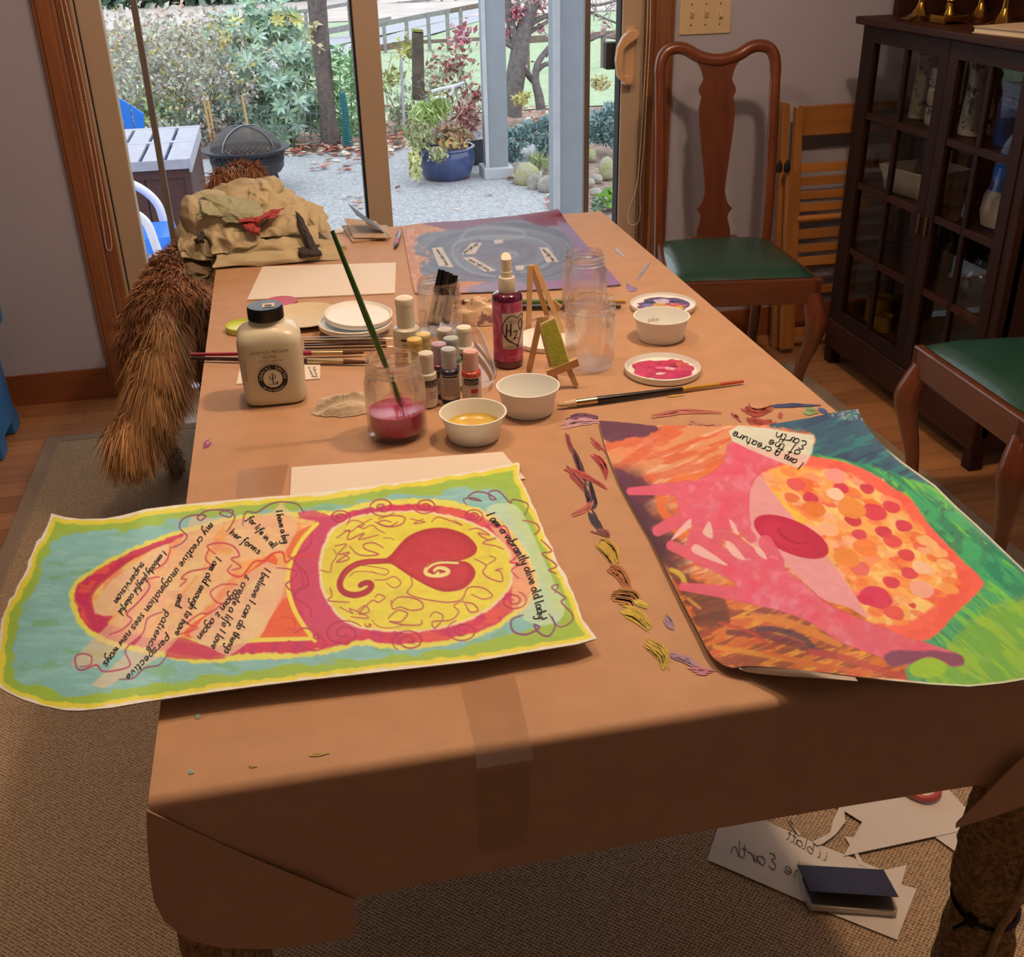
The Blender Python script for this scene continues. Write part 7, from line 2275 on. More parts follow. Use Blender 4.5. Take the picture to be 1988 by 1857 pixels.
cE = lambda L: [(1300 + x * 0.34608, 1440 + y * 0.34608) for x, y in L]
e1 = fsheet('long paper scrap lettered the Earth lying on the rug', cE([(210, 660), (290, 420), (480, 415), (800, 560), (1200, 720), (1330, 690), (1300, 800), (1386, 825), (1275, 1110), (900, 960)]), 0)
e2_ = fsheet('white torn paper scrap beneath the red scissors handle', cE([(910, 345), (1180, 200), (1540, 240), (1670, 380), (1745, 470), (1560, 515), (975, 640), (1080, 450)]), 2)
e3 = fsheet('triangular paper scrap beside the jute wrapped leg', cE([(1490, 535), (1660, 490), (1760, 570), (1700, 575), (1740, 620), (1750, 720)]), 1)
e4 = fsheet('narrow curling paper strip left of the torn scrap', cE([(975, 330), (985, 450), (930, 520), (860, 570), (830, 580), (800, 560), (900, 510), (920, 430), (950, 370)]), 3)
e5 = fsheet('thin paper sliver pointing at the lettered scrap', cE([(650, 400), (670, 440), (740, 525), (720, 520)]), 3)
e6 = fsheet('small pointed paper offcut below the torn scrap', cE([(980, 530), (1100, 540), (1190, 560), (1040, 600), (1100, 700), (1060, 690), (1030, 610)]), 1)
plE = lambda x, y: PZ(x, y, FZ + 0.0016)
write_px('the Earth', cE([(790, 790)])[0], cE([(335, 620)])[0], 15, 2.0, plE, pm('pencil_grey', '#7a7276', rough=0.7), e1, up=(0.22, -0.97), seed=3)
write_px('i.i blatt', cE([(880, 672)])[0], cE([(650, 540)])[0], 11, 2.0, plE, pm('pencil_grey', '#7a7276'), e1, up=(0.4, -0.9), seed=5)
nb = thing('notebook', 'navy and white pocket notebook lying open on the rug scraps', 'notebook', tuple(PZ(1640, 1740, FZ)))
z0 = FZ + 0.003
MB().prism([tuple(PZ(x, y, z0)) for x, y in cE([(715, 690), (1240, 800), (1275, 950), (1265, 978), (790, 945), (762, 905)])], (0, 0, 0.010)).build('pages', pm('notebook_pages', '#dcd6c8', rough=0.7), nb, world=True, bevel=0.001)
MB().prism([tuple(PZ(x, y, z0 + 0.0102)) for x, y in cE([(740, 760), (1240, 870), (1262, 945), (1250, 952), (800, 905)])], (0, 0, 0.0006)).build('inner_page', pm('grey_page', '#6a635c', rough=0.7), nb, world=True)
q1, q2 = PZ(*cE([(715, 690)])[0], z0 + 0.011), PZ(*cE([(1200, 718)])[0], z0 + 0.011)
q3 = PZ(*cE([(1284, 870)])[0], z0 + 0.034)
q4 = PZ(*cE([(790, 838)])[0], z0 + 0.034)
MB().prism([tuple(q1), tuple(q2), tuple(q3), tuple(q4)], (0, 0, 0.0012)).build('cover', pm('navy_cover', '#2c3350', rough=0.5), nb, world=True)
sc = thing('scissors', 'red handled scissors lying on the paper scraps under the table', 'scissors', tuple(PZ(1795, 1545, FZ)))
lp = catmull(cE([(1330, 268), (1380, 300), (1440, 318), (1490, 305), (1510, 270), (1500, 220), (1420, 200), (1360, 230)]), 5, True)
MB().tube([tuple(PZ(x, y, FZ + 0.012)) for x, y in lp], 0.0052, 8, closed=True).build('handle', UWm('scissor_red', '#c8483a', rough=0.35), sc, world=True, smooth=60)
lp2 = [(x - 40, y - 42) for x, y in lp]
MB().tube([tuple(PZ(x, y, FZ + 0.012)) for x, y in lp2], 0.0052, 8, closed=True).build('handle', UWm('scissor_red', '#c8483a'), sc, world=True, smooth=60)
a, b_ = PZ(1775, 1505, FZ + 0.011), PZ(1700, 1400, FZ + 0.009)
for s in (-1, 1):
    MB().prism([tuple(a + np.array([0.006 * s, 0, 0])), tuple(a + np.array([-0.006 * s, 0.004, 0])), tuple(b_ + np.array([0.004 * s, 0, 0]))], (0, 0, 0.002)).build('blade', pm('scissor_steel', '#a0a0a4', metal=1, rough=0.3), sc, world=True)
# ================================================================== DOG
DG = [  # tapered limbs: (x, y, z, radius)
    [(-.33, 2.74, .455, .112), (-.31, 2.92, .465, .118), (-.25, 3.13, .46, .122), (-.22, 3.20, .50, .09)],
    [(-.23, 3.17, .52, .085), (-.19, 3.26, .60, .07), (-.15, 3.30, .655, .068)],
    [(-.15, 3.30, .66, .072), (-.12, 3.36, .645, .05), (-.10, 3.405, .63, .034)],
    [(-.205, 3.27, .70, .024), (-.215, 3.27, .65, .028), (-.21, 3.28, .61, .016)], [(-.105, 3.26, .715, .024), (-.085, 3.27, .665, .028), (-.08, 3.28, .62, .016)],
    [(-.395, 2.76, .42, .085), (-.405, 2.86, .28, .052), (-.40, 2.735, .15, .026), (-.398, 2.775, .035, .025), (-.398, 2.815, .026, .024)],
    [(-.265, 2.78, .42, .085), (-.26, 2.90, .28, .052), (-.262, 2.79, .15, .026), (-.262, 2.83, .035, .025), (-.262, 2.87, .026, .024)],
    [(-.31, 3.15, .40, .06), (-.315, 3.13, .26, .038), (-.315, 3.16, .11, .024), (-.315, 3.18, .03, .025), (-.315, 3.21, .026, .022)],
    [(-.18, 3.17, .40, .06), (-.175, 3.15, .26, .038), (-.175, 3.18, .11, .024), (-.175, 3.20, .03, .025), (-.175, 3.23, .026, .022)],
    [(-.335, 2.66, .50, .045), (-.345, 2.59, .455, .04), (-.37, 2.53, .385, .036), (-.405, 2.50, .335, .03), (-.455, 2.475, .285, .018)]]
m = MB()
for L in DG:
    L = np.array(L)
    q = catmull(L, 5)
    m.tube([tuple(p[:3]) for p in q], list(q[:, 3]), 14)
    for p in (q[0], q[-1]):
        m.sphere(p[:3], p[3], 14, 10)
me0 = m.mesh('dog_base')
tmp = bpy.data.objects.new('dog_tmp', me0)
COL.objects.link(tmp)
rm_ = tmp.modifiers.new('r', 'REMESH')
rm_.mode = 'VOXEL'
rm_.voxel_size = 0.011
sm_ = tmp.modifiers.new('s', 'SMOOTH')
sm_.iterations = 8
dgp = bpy.context.evaluated_depsgraph_get()
body = bpy.data.meshes.new_from_object(tmp.evaluated_get(dgp))
bpy.data.objects.remove(tmp)
body.shade_smooth()
dog = thing('dog', 'golden retriever seen from behind with a bushy hanging tail', 'dog', (-0.33, 2.9, 0.0095))
nV = len(body.vertices)
co = np.empty(nV * 3)
body.vertices.foreach_get('co', co)
co = co.reshape(-1, 3)
rgd = np.random.default_rng(4)


def dog_col(p, tip=0.0):
    tail = sstep(2.66, 2.52, p[:, 1])
    low = sstep(0.26, 0.06, p[:, 2])
    a, b, c_ = UW('#9a5430'), UW('#e09a5c'), UW('#a89070')
    col = a[None] * (1 - tail[:, None]) + (a * 0.45 + b * 0.55)[None] * tail[:, None]
    col = col * (1 - 0.6 * low[:, None]) + c_[None] * 0.6 * low[:, None]
    k = tip * (0.35 + 0.5 * tail)
    return col * (1 - k[:, None]) + (b * 1.15)[None] * k[:, None]


at = body.attributes.new('Col', 'FLOAT_COLOR', 'POINT')
c4 = np.ones((nV, 4), np.float32)
c4[:, :3] = dog_col(co) * 0.9
at.data.foreach_set('color', c4.ravel())
body.materials.clear()
M_FUR = vcol_mat('dog_fur', rough=0.75, spec=0.25)
link('body', body, M_FUR, dog, world=True)
body.calc_loop_triangles()
T3 = np.array([t_.vertices[:] for t_ in body.loop_triangles])
A, B_, C_ = co[T3[:, 0]], co[T3[:, 1]], co[T3[:, 2]]
N_ = np.cross(B_ - A, C_ - A)
ar = np.linalg.norm(N_, axis=1)
N_ /= ar[:, None] + 1e-12
wgt = ar * (1 + 5.0 * (A[:, 1] < 2.64)) * np.where(A[:, 2] < 0.2, 0.5, 1.0)
ids = rgd.choice(len(ar), 46000, p=wgt / wgt.sum())
u_, v_ = rgd.random(46000), rgd.random(46000)
sw = u_ + v_ > 1
u_[sw], v_[sw] = 1 - u_[sw], 1 - v_[sw]
R0 = A[ids] + (B_ - A)[ids] * u_[:, None] + (C_ - A)[ids] * v_[:, None]
NN = N_[ids]
tail = sstep(2.64, 2.56, R0[:, 1])[:, None]
low = sstep(0.30, 0.12, R0[:, 2])[:, None] * (1 - tail)
flow = (1 - tail) * np.array([-0.05, -0.75, -0.55]) + tail * np.array([-0.28, -0.22, -0.95])
dn = np.minimum((flow * NN).sum(1, keepdims=True), 0)
flow = flow - NN * dn * 1.0
clump = np.stack([vnoise(R0[:, 0] * 1 + R0[:, 1], R0[:, 2], 0.03, k) - 0.5 for k in (1, 2, 3)], 1)
D = NN * (0.30 - 0.12 * tail) + flow + clump * 0.9 + rgd.normal(size=R0.shape) * 0.16
D /= np.linalg.norm(D, axis=1, keepdims=True)
Ln = (0.034 + 0.055 * tail * rgd.random((46000, 1)) + 0.028 * tail + 0.02 * rgd.random((46000, 1))) * (1 - 0.6 * low)
G_ = np.array([0, 0, -1.0])
P1 = R0 + D * Ln * 0.5
P2 = P1 + (D * 0.7 + G_ * (0.35 + 0.3 * tail)) * Ln * 0.5
S_ = np.cross(D, NN + rgd.normal(size=R0.shape) * 0.4)
S_ /= np.linalg.norm(S_, axis=1, keepdims=True) + 1e-9
wd = (0.0014 + 0.0006 * tail)
V = np.stack([R0 - S_ * wd, R0 + S_ * wd, P1 + S_ * wd * 0.8, P1 - S_ * wd * 0.8, P2 + S_ * wd * 0.2, P2 - S_ * wd * 0.2], 1)
i0 = np.arange(46000) * 6
F = np.concatenate([np.stack([i0, i0 + 1, i0 + 2, i0 + 3], 1), np.stack([i0 + 3, i0 + 2, i0 + 4, i0 + 5], 1)])
br = rgd.uniform(0.72, 1.25, (46000, 1)) * (0.85 + 0.5 * (clump[:, :1] + 0.25))
cc = np.stack([dog_col(R0) * br * 0.8, dog_col(R0) * br * 0.8, dog_col(P1, np.full(46000, 0.5)) * br, dog_col(P1, np.full(46000, 0.5)) * br, dog_col(P1, np.full(46000, 1.0)) * br, dog_col(P1, np.full(46000, 1.0)) * br], 1)
fu = link('fur', np_mesh('fur', V.reshape(-1, 3), F, np.clip(cc.reshape(-1, 3), 0, 1), False), M_FUR, dog, world=True)
fu['kind'] = 'stuff'
dog.location.z += 0.008
# ================================================================== GARDEN BEYOND THE DOOR
GZ = -0.30
K = (CAM_H - GZ) / (CAM_H + 0.12)


def OP(x, y, Y):
    return PY(x, y, Y * K)


def ground_h(x, y):
    return GZ if y < 9.2 else (GZ - 0.048 * (y - 9.2) if y < 28.5 else GZ - 0.048 * 19.3)


def leafmat(name='leaf_paint', rough=0.55):
    return vcol_mat(name, rough=rough, spec=0.35)


def quads_mesh(C, A, B, col, fold=0.0, N=None):
    """leaves: centre C, half-length vectors A, half-width vectors B -> rhombic leaves"""
    n = len(C)
    V = np.empty((n, 4, 3))
    V[:, 0] = C - A
    V[:, 1] = C + B + (N * fold if N is not None else 0)
    V[:, 2] = C + A
    V[:, 3] = C - B + (N * fold if N is not None else 0)
    F = np.arange(n * 4).reshape(n, 4)
    return V.reshape(-1, 3), F, np.repeat(col, 4, 0)


def rand_dirs(n, rng):
    v = rng.normal(size=(n, 3))
    return v / np.linalg.norm(v, axis=1, keepdims=True)


def leaves(rng, C, L, Wd, cols, bright=(0.75, 1.2), up=0.3, D=None):
    n = len(C)
    D = rand_dirs(n, rng) if D is None else D
    D = D + np.array([0, 0, up * 0.0])
    N = rand_dirs(n, rng) + np.array([0, -0.35, up * 2])
    B = np.cross(D, N)
    B /= np.maximum(np.linalg.norm(B, axis=1, keepdims=True), 1e-6)
    s = rng.uniform(0.7, 1.25, (n, 1))
    pal = np.array([LINC(c) for c in cols])
    col = pal[rng.integers(0, len(pal), n)] * rng.uniform(*bright, (n, 1))
    return quads_mesh(C, D * L * s, B * Wd * s, np.clip(col, 0, 1))


def cat_mesh(parts):
    V, F, Cc, o = [], [], [], 0
    for v, f, c in parts:
        V.append(v)
        F.append(f + o)
        Cc.append(c)
        o += len(v)
    return np.concatenate(V), np.concatenate(F), np.concatenate(Cc)


def leaf_part(name, parts, parent, smooth=False):
    V, F, Cc = cat_mesh(parts)
    o = link(name, np_mesh(name, V, F, Cc, smooth), leafmat(), parent, world=True)
    o['kind'] = 'stuff'
    return o


def ellipsoid_pts(rng, n, c, r, shell=0.55):
    d = rand_dirs(n, rng)
    q = rng.uniform(shell, 1.0, (n, 1))
    return np.asarray(c) + d * q * np.asarray(r)


def twigs(rng, base, n, H, spread, r0, depth=3, droop=0.0, kids=3):
    """branching stems as thin three-sided tubes -> list of polylines with radii"""
    out = []

    def grow(p, d, L, r, lev):
        pts = [p]
        for i in range(4):
            d = d + rng.normal(size=3) * 0.22 + np.array([0, 0, 0.05 - droop * lev])
            d /= np.linalg.norm(d)
            pts.append(pts[-1] + d * L / 4)
        out.append((np.array(pts), r))
        if lev < depth:
            for k in range(kids):
                i = rng.integers(1, 5)
                dd = d + rng.normal(size=3) * 0.65
                grow(pts[i], dd / np.linalg.norm(dd), L * rng.uniform(0.5, 0.75), r * 0.55, lev + 1)
    for k in range(n):
        a = rng.uniform(0, 2 * math.pi)
        d = np.array([math.cos(a) * spread, math.sin(a) * spread * 0.6, 1.0])
        grow(np.asarray(base) + np.array([math.cos(a) * 0.05, math.sin(a) * 0.05, 0]), d / np.linalg.norm(d), H * rng.uniform(0.4, 0.6), r0, 0)
    return out


def twig_mesh(tw, seg=4):
    m = MB()
    for pts, r in tw:
        m.tube(pts, [r * (1 - 0.12 * i) for i in range(len(pts))], seg, caps=False)
    return m


rngO = np.random.default_rng(21)
# ---- ground
M_PATIO = pm('exposed_aggregate', '#85878a', rough=0.85, noise=(55, 0.4), bump=(90, 0.4), col2='#bcbfc4')
struct(MB().prism([(-6, 3.61, GZ), (1.15, 3.61, GZ), (1.5, 5.0, GZ), (1.62, 6.6, GZ), (1.75, 7.6, GZ), (2.2, 9.05, GZ), (-6, 9.15, GZ)], (0, 0, -0.1)).build('patio', M_PATIO))
M_BED = pm('leafy_mulch', '#6e5a50', rough=0.95, noise=(26, 0.3), bump=(60, 0.8), col2='#a58f80')
struct(MB().add([(-14, 9.1, GZ - 0.02), (-14, 3.6, GZ - 0.02), (14, 3.6, GZ - 0.02), (14, 11.5, ground_h(0, 11.5)), (-14, 11.5, ground_h(0, 11.5)), (14, 9.1, GZ - 0.02)], [(0, 1, 2, 5), (0, 5, 3, 4)]).build('garden_bed', M_BED))
M_LAWN = pm('lawn_grass', '#94a884', rough=0.95, noise=(9, 0.2), bump=(80, 0.6), col2='#b0c29e')
struct(MB().add([(-60, 11.2, ground_h(0, 11.2) + 0.006), (60, 11.2, ground_h(0, 11.2) + 0.006), (80, 28.5, ground_h(0, 28.5) + 0.006), (-80, 28.5, ground_h(0, 28.5) + 0.006), (90, 34, ground_h(0, 30)), (-90, 34, ground_h(0, 30))], [(0, 1, 2, 3), (3, 2, 4, 5)]).build('lawn', M_LAWN))
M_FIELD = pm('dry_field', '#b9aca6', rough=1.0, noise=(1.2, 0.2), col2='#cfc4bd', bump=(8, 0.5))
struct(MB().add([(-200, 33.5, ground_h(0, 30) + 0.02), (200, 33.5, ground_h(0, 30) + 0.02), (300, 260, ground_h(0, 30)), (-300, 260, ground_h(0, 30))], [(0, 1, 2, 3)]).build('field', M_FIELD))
M_ROAD = pm('gravel_track', '#a9abb4', rough=0.9, noise=(12, 0.15))


def road(pts, w, name):
    c = catmull([surf(x, y, ground_h) for x, y in pts], 8)
    t = np.gradient(c, axis=0)
    n = np.stack([-t[:, 1], t[:, 0], t[:, 0] * 0], 1)
    n /= np.linalg.norm(n, axis=1, keepdims=True)
    rows = [[tuple(p + q * s * w / 2 + np.array([0, 0, 0.02])) for s in (-1, 0, 1)] for p, q in zip(c, n)]
    struct(MB().grid(rows).build(name, M_ROAD, fixn=False))


road([(420, 152), (560, 120), (660, 100), (760, 78), (860, 52), (980, 20)], 1.0, 'driveway_track')
road([(600, 92), (740, 62), (830, 42), (960, 12)], 1.0, 'driveway_track')

# ---- fences
M_FENCE = pm('weathered_fence', '#8d8a8a', rough=0.9, noise=(20, 0.2))
M_FENCE2 = pm('brown_fence', '#7a6a60', rough=0.9, noise=(20, 0.2))


def rail(parent, a, b, Y, hpx, mat, Y2=None):
    p, q = PY(a[0], a[1], Y), PY(b[0], b[1], Y2 or Y)
    h = hpx * Y / F_PX
    MB().prism([tuple(p), tuple(q), tuple(q + np.array([0, 0, h])), tuple(p + np.array([0, 0, h]))], (0, 0.06, 0)).build('rail', mat, parent, world=True)


def post(parent, x, yt, yb, Y, wpx, mat):
    p, q = PY(x, yt, Y), PY(x, yb, Y)
    w_ = wpx * Y / F_PX / 2
    MB().bb(p[0] - w_, p[0] + w_, Y - 0.08, Y, min(q[2], ground_h(0, Y)), p[2]).build('post', mat, parent, world=True)


f1 = thing('rail_fence', 'weathered two rail timber fence along the driveway', 'fence', PY(640, 85, 28))
for a, b, hp in (((380, 52), (600, 24), 6), ((600, 24), (690, 9), 6), ((690, 9), (760, -4), 6), ((470, 100), (610, 72), 13), ((610, 72), (760, 44), 10)):
    rail(f1, a, b, 28.0, hp, M_FENCE)
for x, yt, yb in ((447, 40, 105), (545, 24, 92), (592, 18, 82), (676, 2, 66), (728, -6, 60)):
    post(f1, x, yt, yb, 28.1, 6, M_FENCE)
f2 = thing('rail_fence', 'grey timber fence panel right of the door stile', 'fence', PY(830, 80, 24))
for a, b, hp, mt in (((700, 60), (830, 34), 8, M_FENCE), ((830, 34), (875, 26), 8, M_FENCE), ((875, 26), (960, 10), 8, M_FENCE2), ((700, 106), (800, 90), 11, M_FENCE2), ((800, 86), (960, 78), 6, M_FENCE2)):
    rail(f2, a, b, 22.0, hp, mt)
for x, yt, yb in ((744, 42, 110), (788, 38, 82), (830, 26, 80), (867, 20, 76), (893, 16, 70)):
    post(f2, x, yt, yb, 22.05, 6, M_FENCE)
f3 = thing('rail_fence', 'brown timber fence rail behind the bare maple', 'fence', PY(1080, 90, 16))
for a, b, hp in (((960, 88), (1060, 82), 12), ((1060, 82), (1200, 70), 10)):
    rail(f3, a, b, 16.0, hp, M_FENCE2)
for x, yt, yb in ((1022, 65, 110), (1170, 55, 98)):
    post(f3, x, yt, yb, 16.05, 7, M_FENCE2)
f4 = thing('rail_fence', 'distant grey paddock fence across the field', 'fence', PY(820, 20, 40))
for a, b in (((560, 34), (900, -6)), ((900, -6), (1000, -18))):
    rail(f4, a, b, 40.0, 4, M_FENCE)
for x in (630, 775, 803, 830, 857, 884):
    yt = 10 - (x - 700) * 0.1
    post(f4, x, yt, yt + 36, 40.05, 4, M_FENCE)

# ---- far conifers along the field edge
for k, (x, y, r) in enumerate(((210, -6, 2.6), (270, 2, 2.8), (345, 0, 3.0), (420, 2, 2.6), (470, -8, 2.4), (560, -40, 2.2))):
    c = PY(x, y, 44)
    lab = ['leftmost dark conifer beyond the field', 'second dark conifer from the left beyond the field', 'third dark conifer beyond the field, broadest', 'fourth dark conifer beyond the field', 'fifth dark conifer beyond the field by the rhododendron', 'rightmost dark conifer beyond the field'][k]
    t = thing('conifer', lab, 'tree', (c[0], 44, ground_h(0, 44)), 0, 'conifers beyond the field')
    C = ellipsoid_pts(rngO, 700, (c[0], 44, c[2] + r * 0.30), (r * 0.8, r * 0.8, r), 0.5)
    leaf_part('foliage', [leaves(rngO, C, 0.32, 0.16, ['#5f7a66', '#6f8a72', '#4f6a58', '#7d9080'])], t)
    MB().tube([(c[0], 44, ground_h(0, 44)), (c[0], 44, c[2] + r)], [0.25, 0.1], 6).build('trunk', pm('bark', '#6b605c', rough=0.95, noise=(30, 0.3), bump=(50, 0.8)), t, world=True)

# ---- tree trunk in the bed
M_BARK = pm('bark', '#6b605c')
tr = thing('garden_tree', 'grey barked tree trunk rising beside the rhododendron', 'tree', OP(640, 285, 8.4))
pts = [OP(643, 288, 8.4), OP(636, 220, 8.4), OP(628, 140, 8.4), OP(618, 40, 8.4), OP(612, -60, 8.4), OP(606, -200, 8.4)]
c = catmull(pts, 10)
rr = np.interp(np.arange(len(c)), [0, 12, 30, len(c)], [0.082, 0.066, 0.075, 0.078])
P = []
for i, p in enumerate(c):
    P.append([(p[0] + rr[i] * (1 + 0.09 * (vnoise(a_ * 5, i * 0.7, 1.0) - 0.5)) * math.cos(a_), p[1] + rr[i] * math.sin(a_), p[2]) for a_ in np.linspace(0, 2 * math.pi, 17)])
MB().grid(P).build('trunk', M_BARK, tr, world=True, smooth=60)
CL = np.array([OP(x, y, 8.3) for x, y in [(606, 50), (604, 58), (612, 52), (603, 70), (605, 82), (624, 92)]])
CL = np.repeat(CL, 5, 0) + rngO.normal(size=(30, 3)) * 0.018
leaf_part('leaf_tuft', [leaves(rngO, CL, 0.03, 0.016, ['#c9b98a', '#a9a56a', '#d8c8b0'])], tr)

# ---- rhododendron
rh = thing('rhododendron', 'large rhododendron shrub with glossy green and yellow leaves', 'shrub', OP(520, 280, 8.8))
parts = []
for (x, y, Y, rpx, n) in ((545, 60, 9.0, 62, 44), (470, 90, 8.9, 55, 40), (590, 120, 8.8, 40, 26), (510, 150, 8.6, 80, 80), (560, 200, 8.5, 66, 60), (470, 210, 8.6, 60, 46), (610, 215, 8.6, 38, 26), (540, 255, 8.5, 46, 30), (500, 40, 9.0, 50, 30), (430, 60, 9.1, 40, 20)):
    cc = OP(x, y, Y)
    r = rpx * mpp(cc)
    tips = ellipsoid_pts(rngO, n, cc, (r, r * 0.8, r * 0.9), 0.35)
    for tp_ in tips:
        ax = (tp_ - cc) / r + np.array([0, -0.5, 0.5]) + rngO.normal(size=3) * 0.3
        ax /= np.linalg.norm(ax)
        u = np.cross(ax, [0.3, 0.2, 1.0])
        u /= np.linalg.norm(u)
        v = np.cross(ax, u)
        m_ = 8
        a_ = np.arange(m_) * 2 * math.pi / m_ + rngO.uniform(0, 1)
        D = np.cos(a_)[:, None] * u + np.sin(a_)[:, None] * v + ax * rngO.uniform(0.05, 0.5)
        D /= np.linalg.norm(D, axis=1, keepdims=True)
        L = 0.046
        B = np.cross(D, ax)
        B /= np.linalg.norm(B, axis=1, keepdims=True)
        yel = (abs(y - 95) < 50 and x < 560 and rngO.random() < 0.16)
        pal = [LINC('#d2c878'), LINC('#c8bd6c')] if yel else [LINC('#8fb09a'), LINC('#a5c2ad'), LINC('#7a9a80'), LINC('#9cb68f'), LINC('#b7cfc0')]
        col = np.array([pal[rngO.integers(0, len(pal))] * rngO.uniform(0.8, 1.2) for _ in range(m_)])
        parts.append(quads_mesh(tp_ + D * L, D * L, B * 0.0155, np.clip(col, 0, 1), 0.006, np.repeat(ax[None], m_, 0)))
leaf_part('foliage', parts, rh)
twig_mesh(twigs(rngO, OP(520, 285, 8.8), 6, 1.0, 0.5, 0.014, 2)).build('branches', pm('twig_brown', '#86796c', rough=0.9), rh, world=True, fixn=False)

# ---- bare twiggy shrub on the left
sh = thing('bare_shrub', 'twiggy grey shrub nearly bare of leaves, left of the rhododendron', 'shrub', OP(320, 285, 8.5))
tw = []
for x, n in ((225, 6), (270, 8), (320, 9), (370, 9), (415, 8), (455, 6)):
    tw += twigs(rngO, OP(x, 270, 8.6), n, 1.05, 0.55, 0.009, 3, kids=3)
o = twig_mesh(tw, 3).build('branches', pm('twig_grey', '#b5b0a8', rough=0.9, noise=(30, 0.25)), sh, world=True, fixn=False)
ends = np.array([p[-1] for p, r in tw] + [p[2] for p, r in tw])
ends = ends[rngO.random(len(ends)) < 0.75]
Cc = np.repeat(ends, 2, 0) + rngO.normal(size=(len(ends) * 2, 3)) * 0.02
leaf_part('foliage', [leaves(rngO, Cc, 0.022, 0.012, ['#b9bfae', '#a8b09c', '#c7c9bd', '#b8a8a8', '#9da88e', '#d8cfc0', '#c8b86a'])], sh)
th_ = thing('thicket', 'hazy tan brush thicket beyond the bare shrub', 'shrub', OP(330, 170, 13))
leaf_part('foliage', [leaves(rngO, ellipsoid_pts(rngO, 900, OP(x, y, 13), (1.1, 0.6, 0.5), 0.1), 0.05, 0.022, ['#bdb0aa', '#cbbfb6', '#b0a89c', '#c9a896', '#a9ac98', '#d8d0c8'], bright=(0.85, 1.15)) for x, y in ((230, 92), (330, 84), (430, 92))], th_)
# low leafy growth below
for (x, y, rx, n, cols, lab, Yy) in ((300, 215, 70, 300, ['#a9c07a', '#c0cc92', '#8fa878'], 'low yellow green ground plant under the bare shrub', 8.4), (420, 262, 90, 340, ['#9a7f7c', '#86706c', '#aa9a90', '#7f9080'], 'low reddish ground cover behind the fire pit', 8.3)):
    t = thing('ground_plant', lab, 'plant', OP(x, y + 20, Yy))
    cc = OP(x, y, Yy)
    leaf_part('foliage', [leaves(rngO, ellipsoid_pts(rngO, n, cc, (rx * mpp(cc), 0.25, 0.14), 0.1), 0.03, 0.016, cols)], t)

# ---- feathery green shrub right of the trunk with a teal wire guard
fe = thing('feathery_shrub', 'bright green feathery shrub beside the tree trunk', 'shrub', OP(668, 285, 8.5))
parts = []
for x in (628, 640, 655, 668, 682, 694, 704):
    top = 70 + abs(x - 640) * 0.7 + rngO.uniform(0, 14)
    a_, b_ = OP(x, 285, 8.55), OP(x + rngO.uniform(-6, 4), top, 8.55 + rngO.uniform(-0.3, 0.3))
    n = 110
    s = rngO.uniform(0.08, 1, n)[:, None]
    ctr = a_ * (1 - s) + b_ * s
    D = rand_dirs(n, rngO) * np.array([1, 1, 0.4]) + np.array([0, 0, 0.45])
    D /= np.linalg.norm(D, axis=1, keepdims=True)
    parts.append(leaves(rngO, ctr + D * 0.05, 0.05, 0.012, ['#8fc08a', '#a6d09c', '#79ab78', '#b6d6a8'], D=D))
leaf_part('foliage', parts, fe)
twig_mesh([(np.array([OP(x, 288, 8.55), OP(x, 180, 8.55), OP(x, 90, 8.55)]), 0.006) for x in (640, 660, 682, 700)]).build('stems', pm('twig_brown', '#86796c'), fe, world=True, fixn=False)
tg = thing('wire_guard', 'teal coiled wire plant guard at the foot of the green shrub', 'plant guard', OP(675, 286, 8.2))
a_, b_ = OP(676, 287, 8.2), OP(664, 178, 8.2)
hel = []
for k in range(260):
    s = k / 259
    r = 0.045 * (1 - 0.45 * s)
    p = a_ * (1 - s) + b_ * s
    hel.append((p[0] + r * math.cos(k * 0.62), p[1] + r * math.sin(k * 0.62), p[2]))
M_TEAL = pm('teal_wire', '#2f7a80', rough=0.5)
MB().tube(hel, 0.005, 4, caps=False).build('coil', M_TEAL, tg, world=True, fixn=False)
MB().tube([tuple(a_), tuple(b_)], 0.02, 8).build('stake', M_TEAL, tg, world=True)

# ---- wire edging fence of the bed
ef = thing('wire_edging', 'low wire mesh edging along the back of the patio', 'fence', OP(500, 285, 8.25))
m = MB()
for yy in (205, 222, 240, 255, 268, 280):
    m.tube([tuple(OP(x, yy + 3 * math.sin(x * 0.05), 8.3)) for x in range(225, 640, 20)], 0.0032, 3, caps=False)
for x in range(230, 640, 12):
    m.tube([tuple(OP(x, 205, 8.3)), tuple(OP(x + 2, 286, 8.3))], 0.0026, 3, caps=False)
m.build('mesh', pm('green_wire', '#5f7f78', rough=0.5), ef, world=True, fixn=False)['kind'] = 'stuff'
for x in (395, 402, 470):
    MB().tube([tuple(OP(x, 185, 8.2)), tuple(OP(x + 16, 275, 8.2))], 0.01, 6).build('stake', pm('bamboo', '#c8a06a', rough=0.7), ef, world=True)

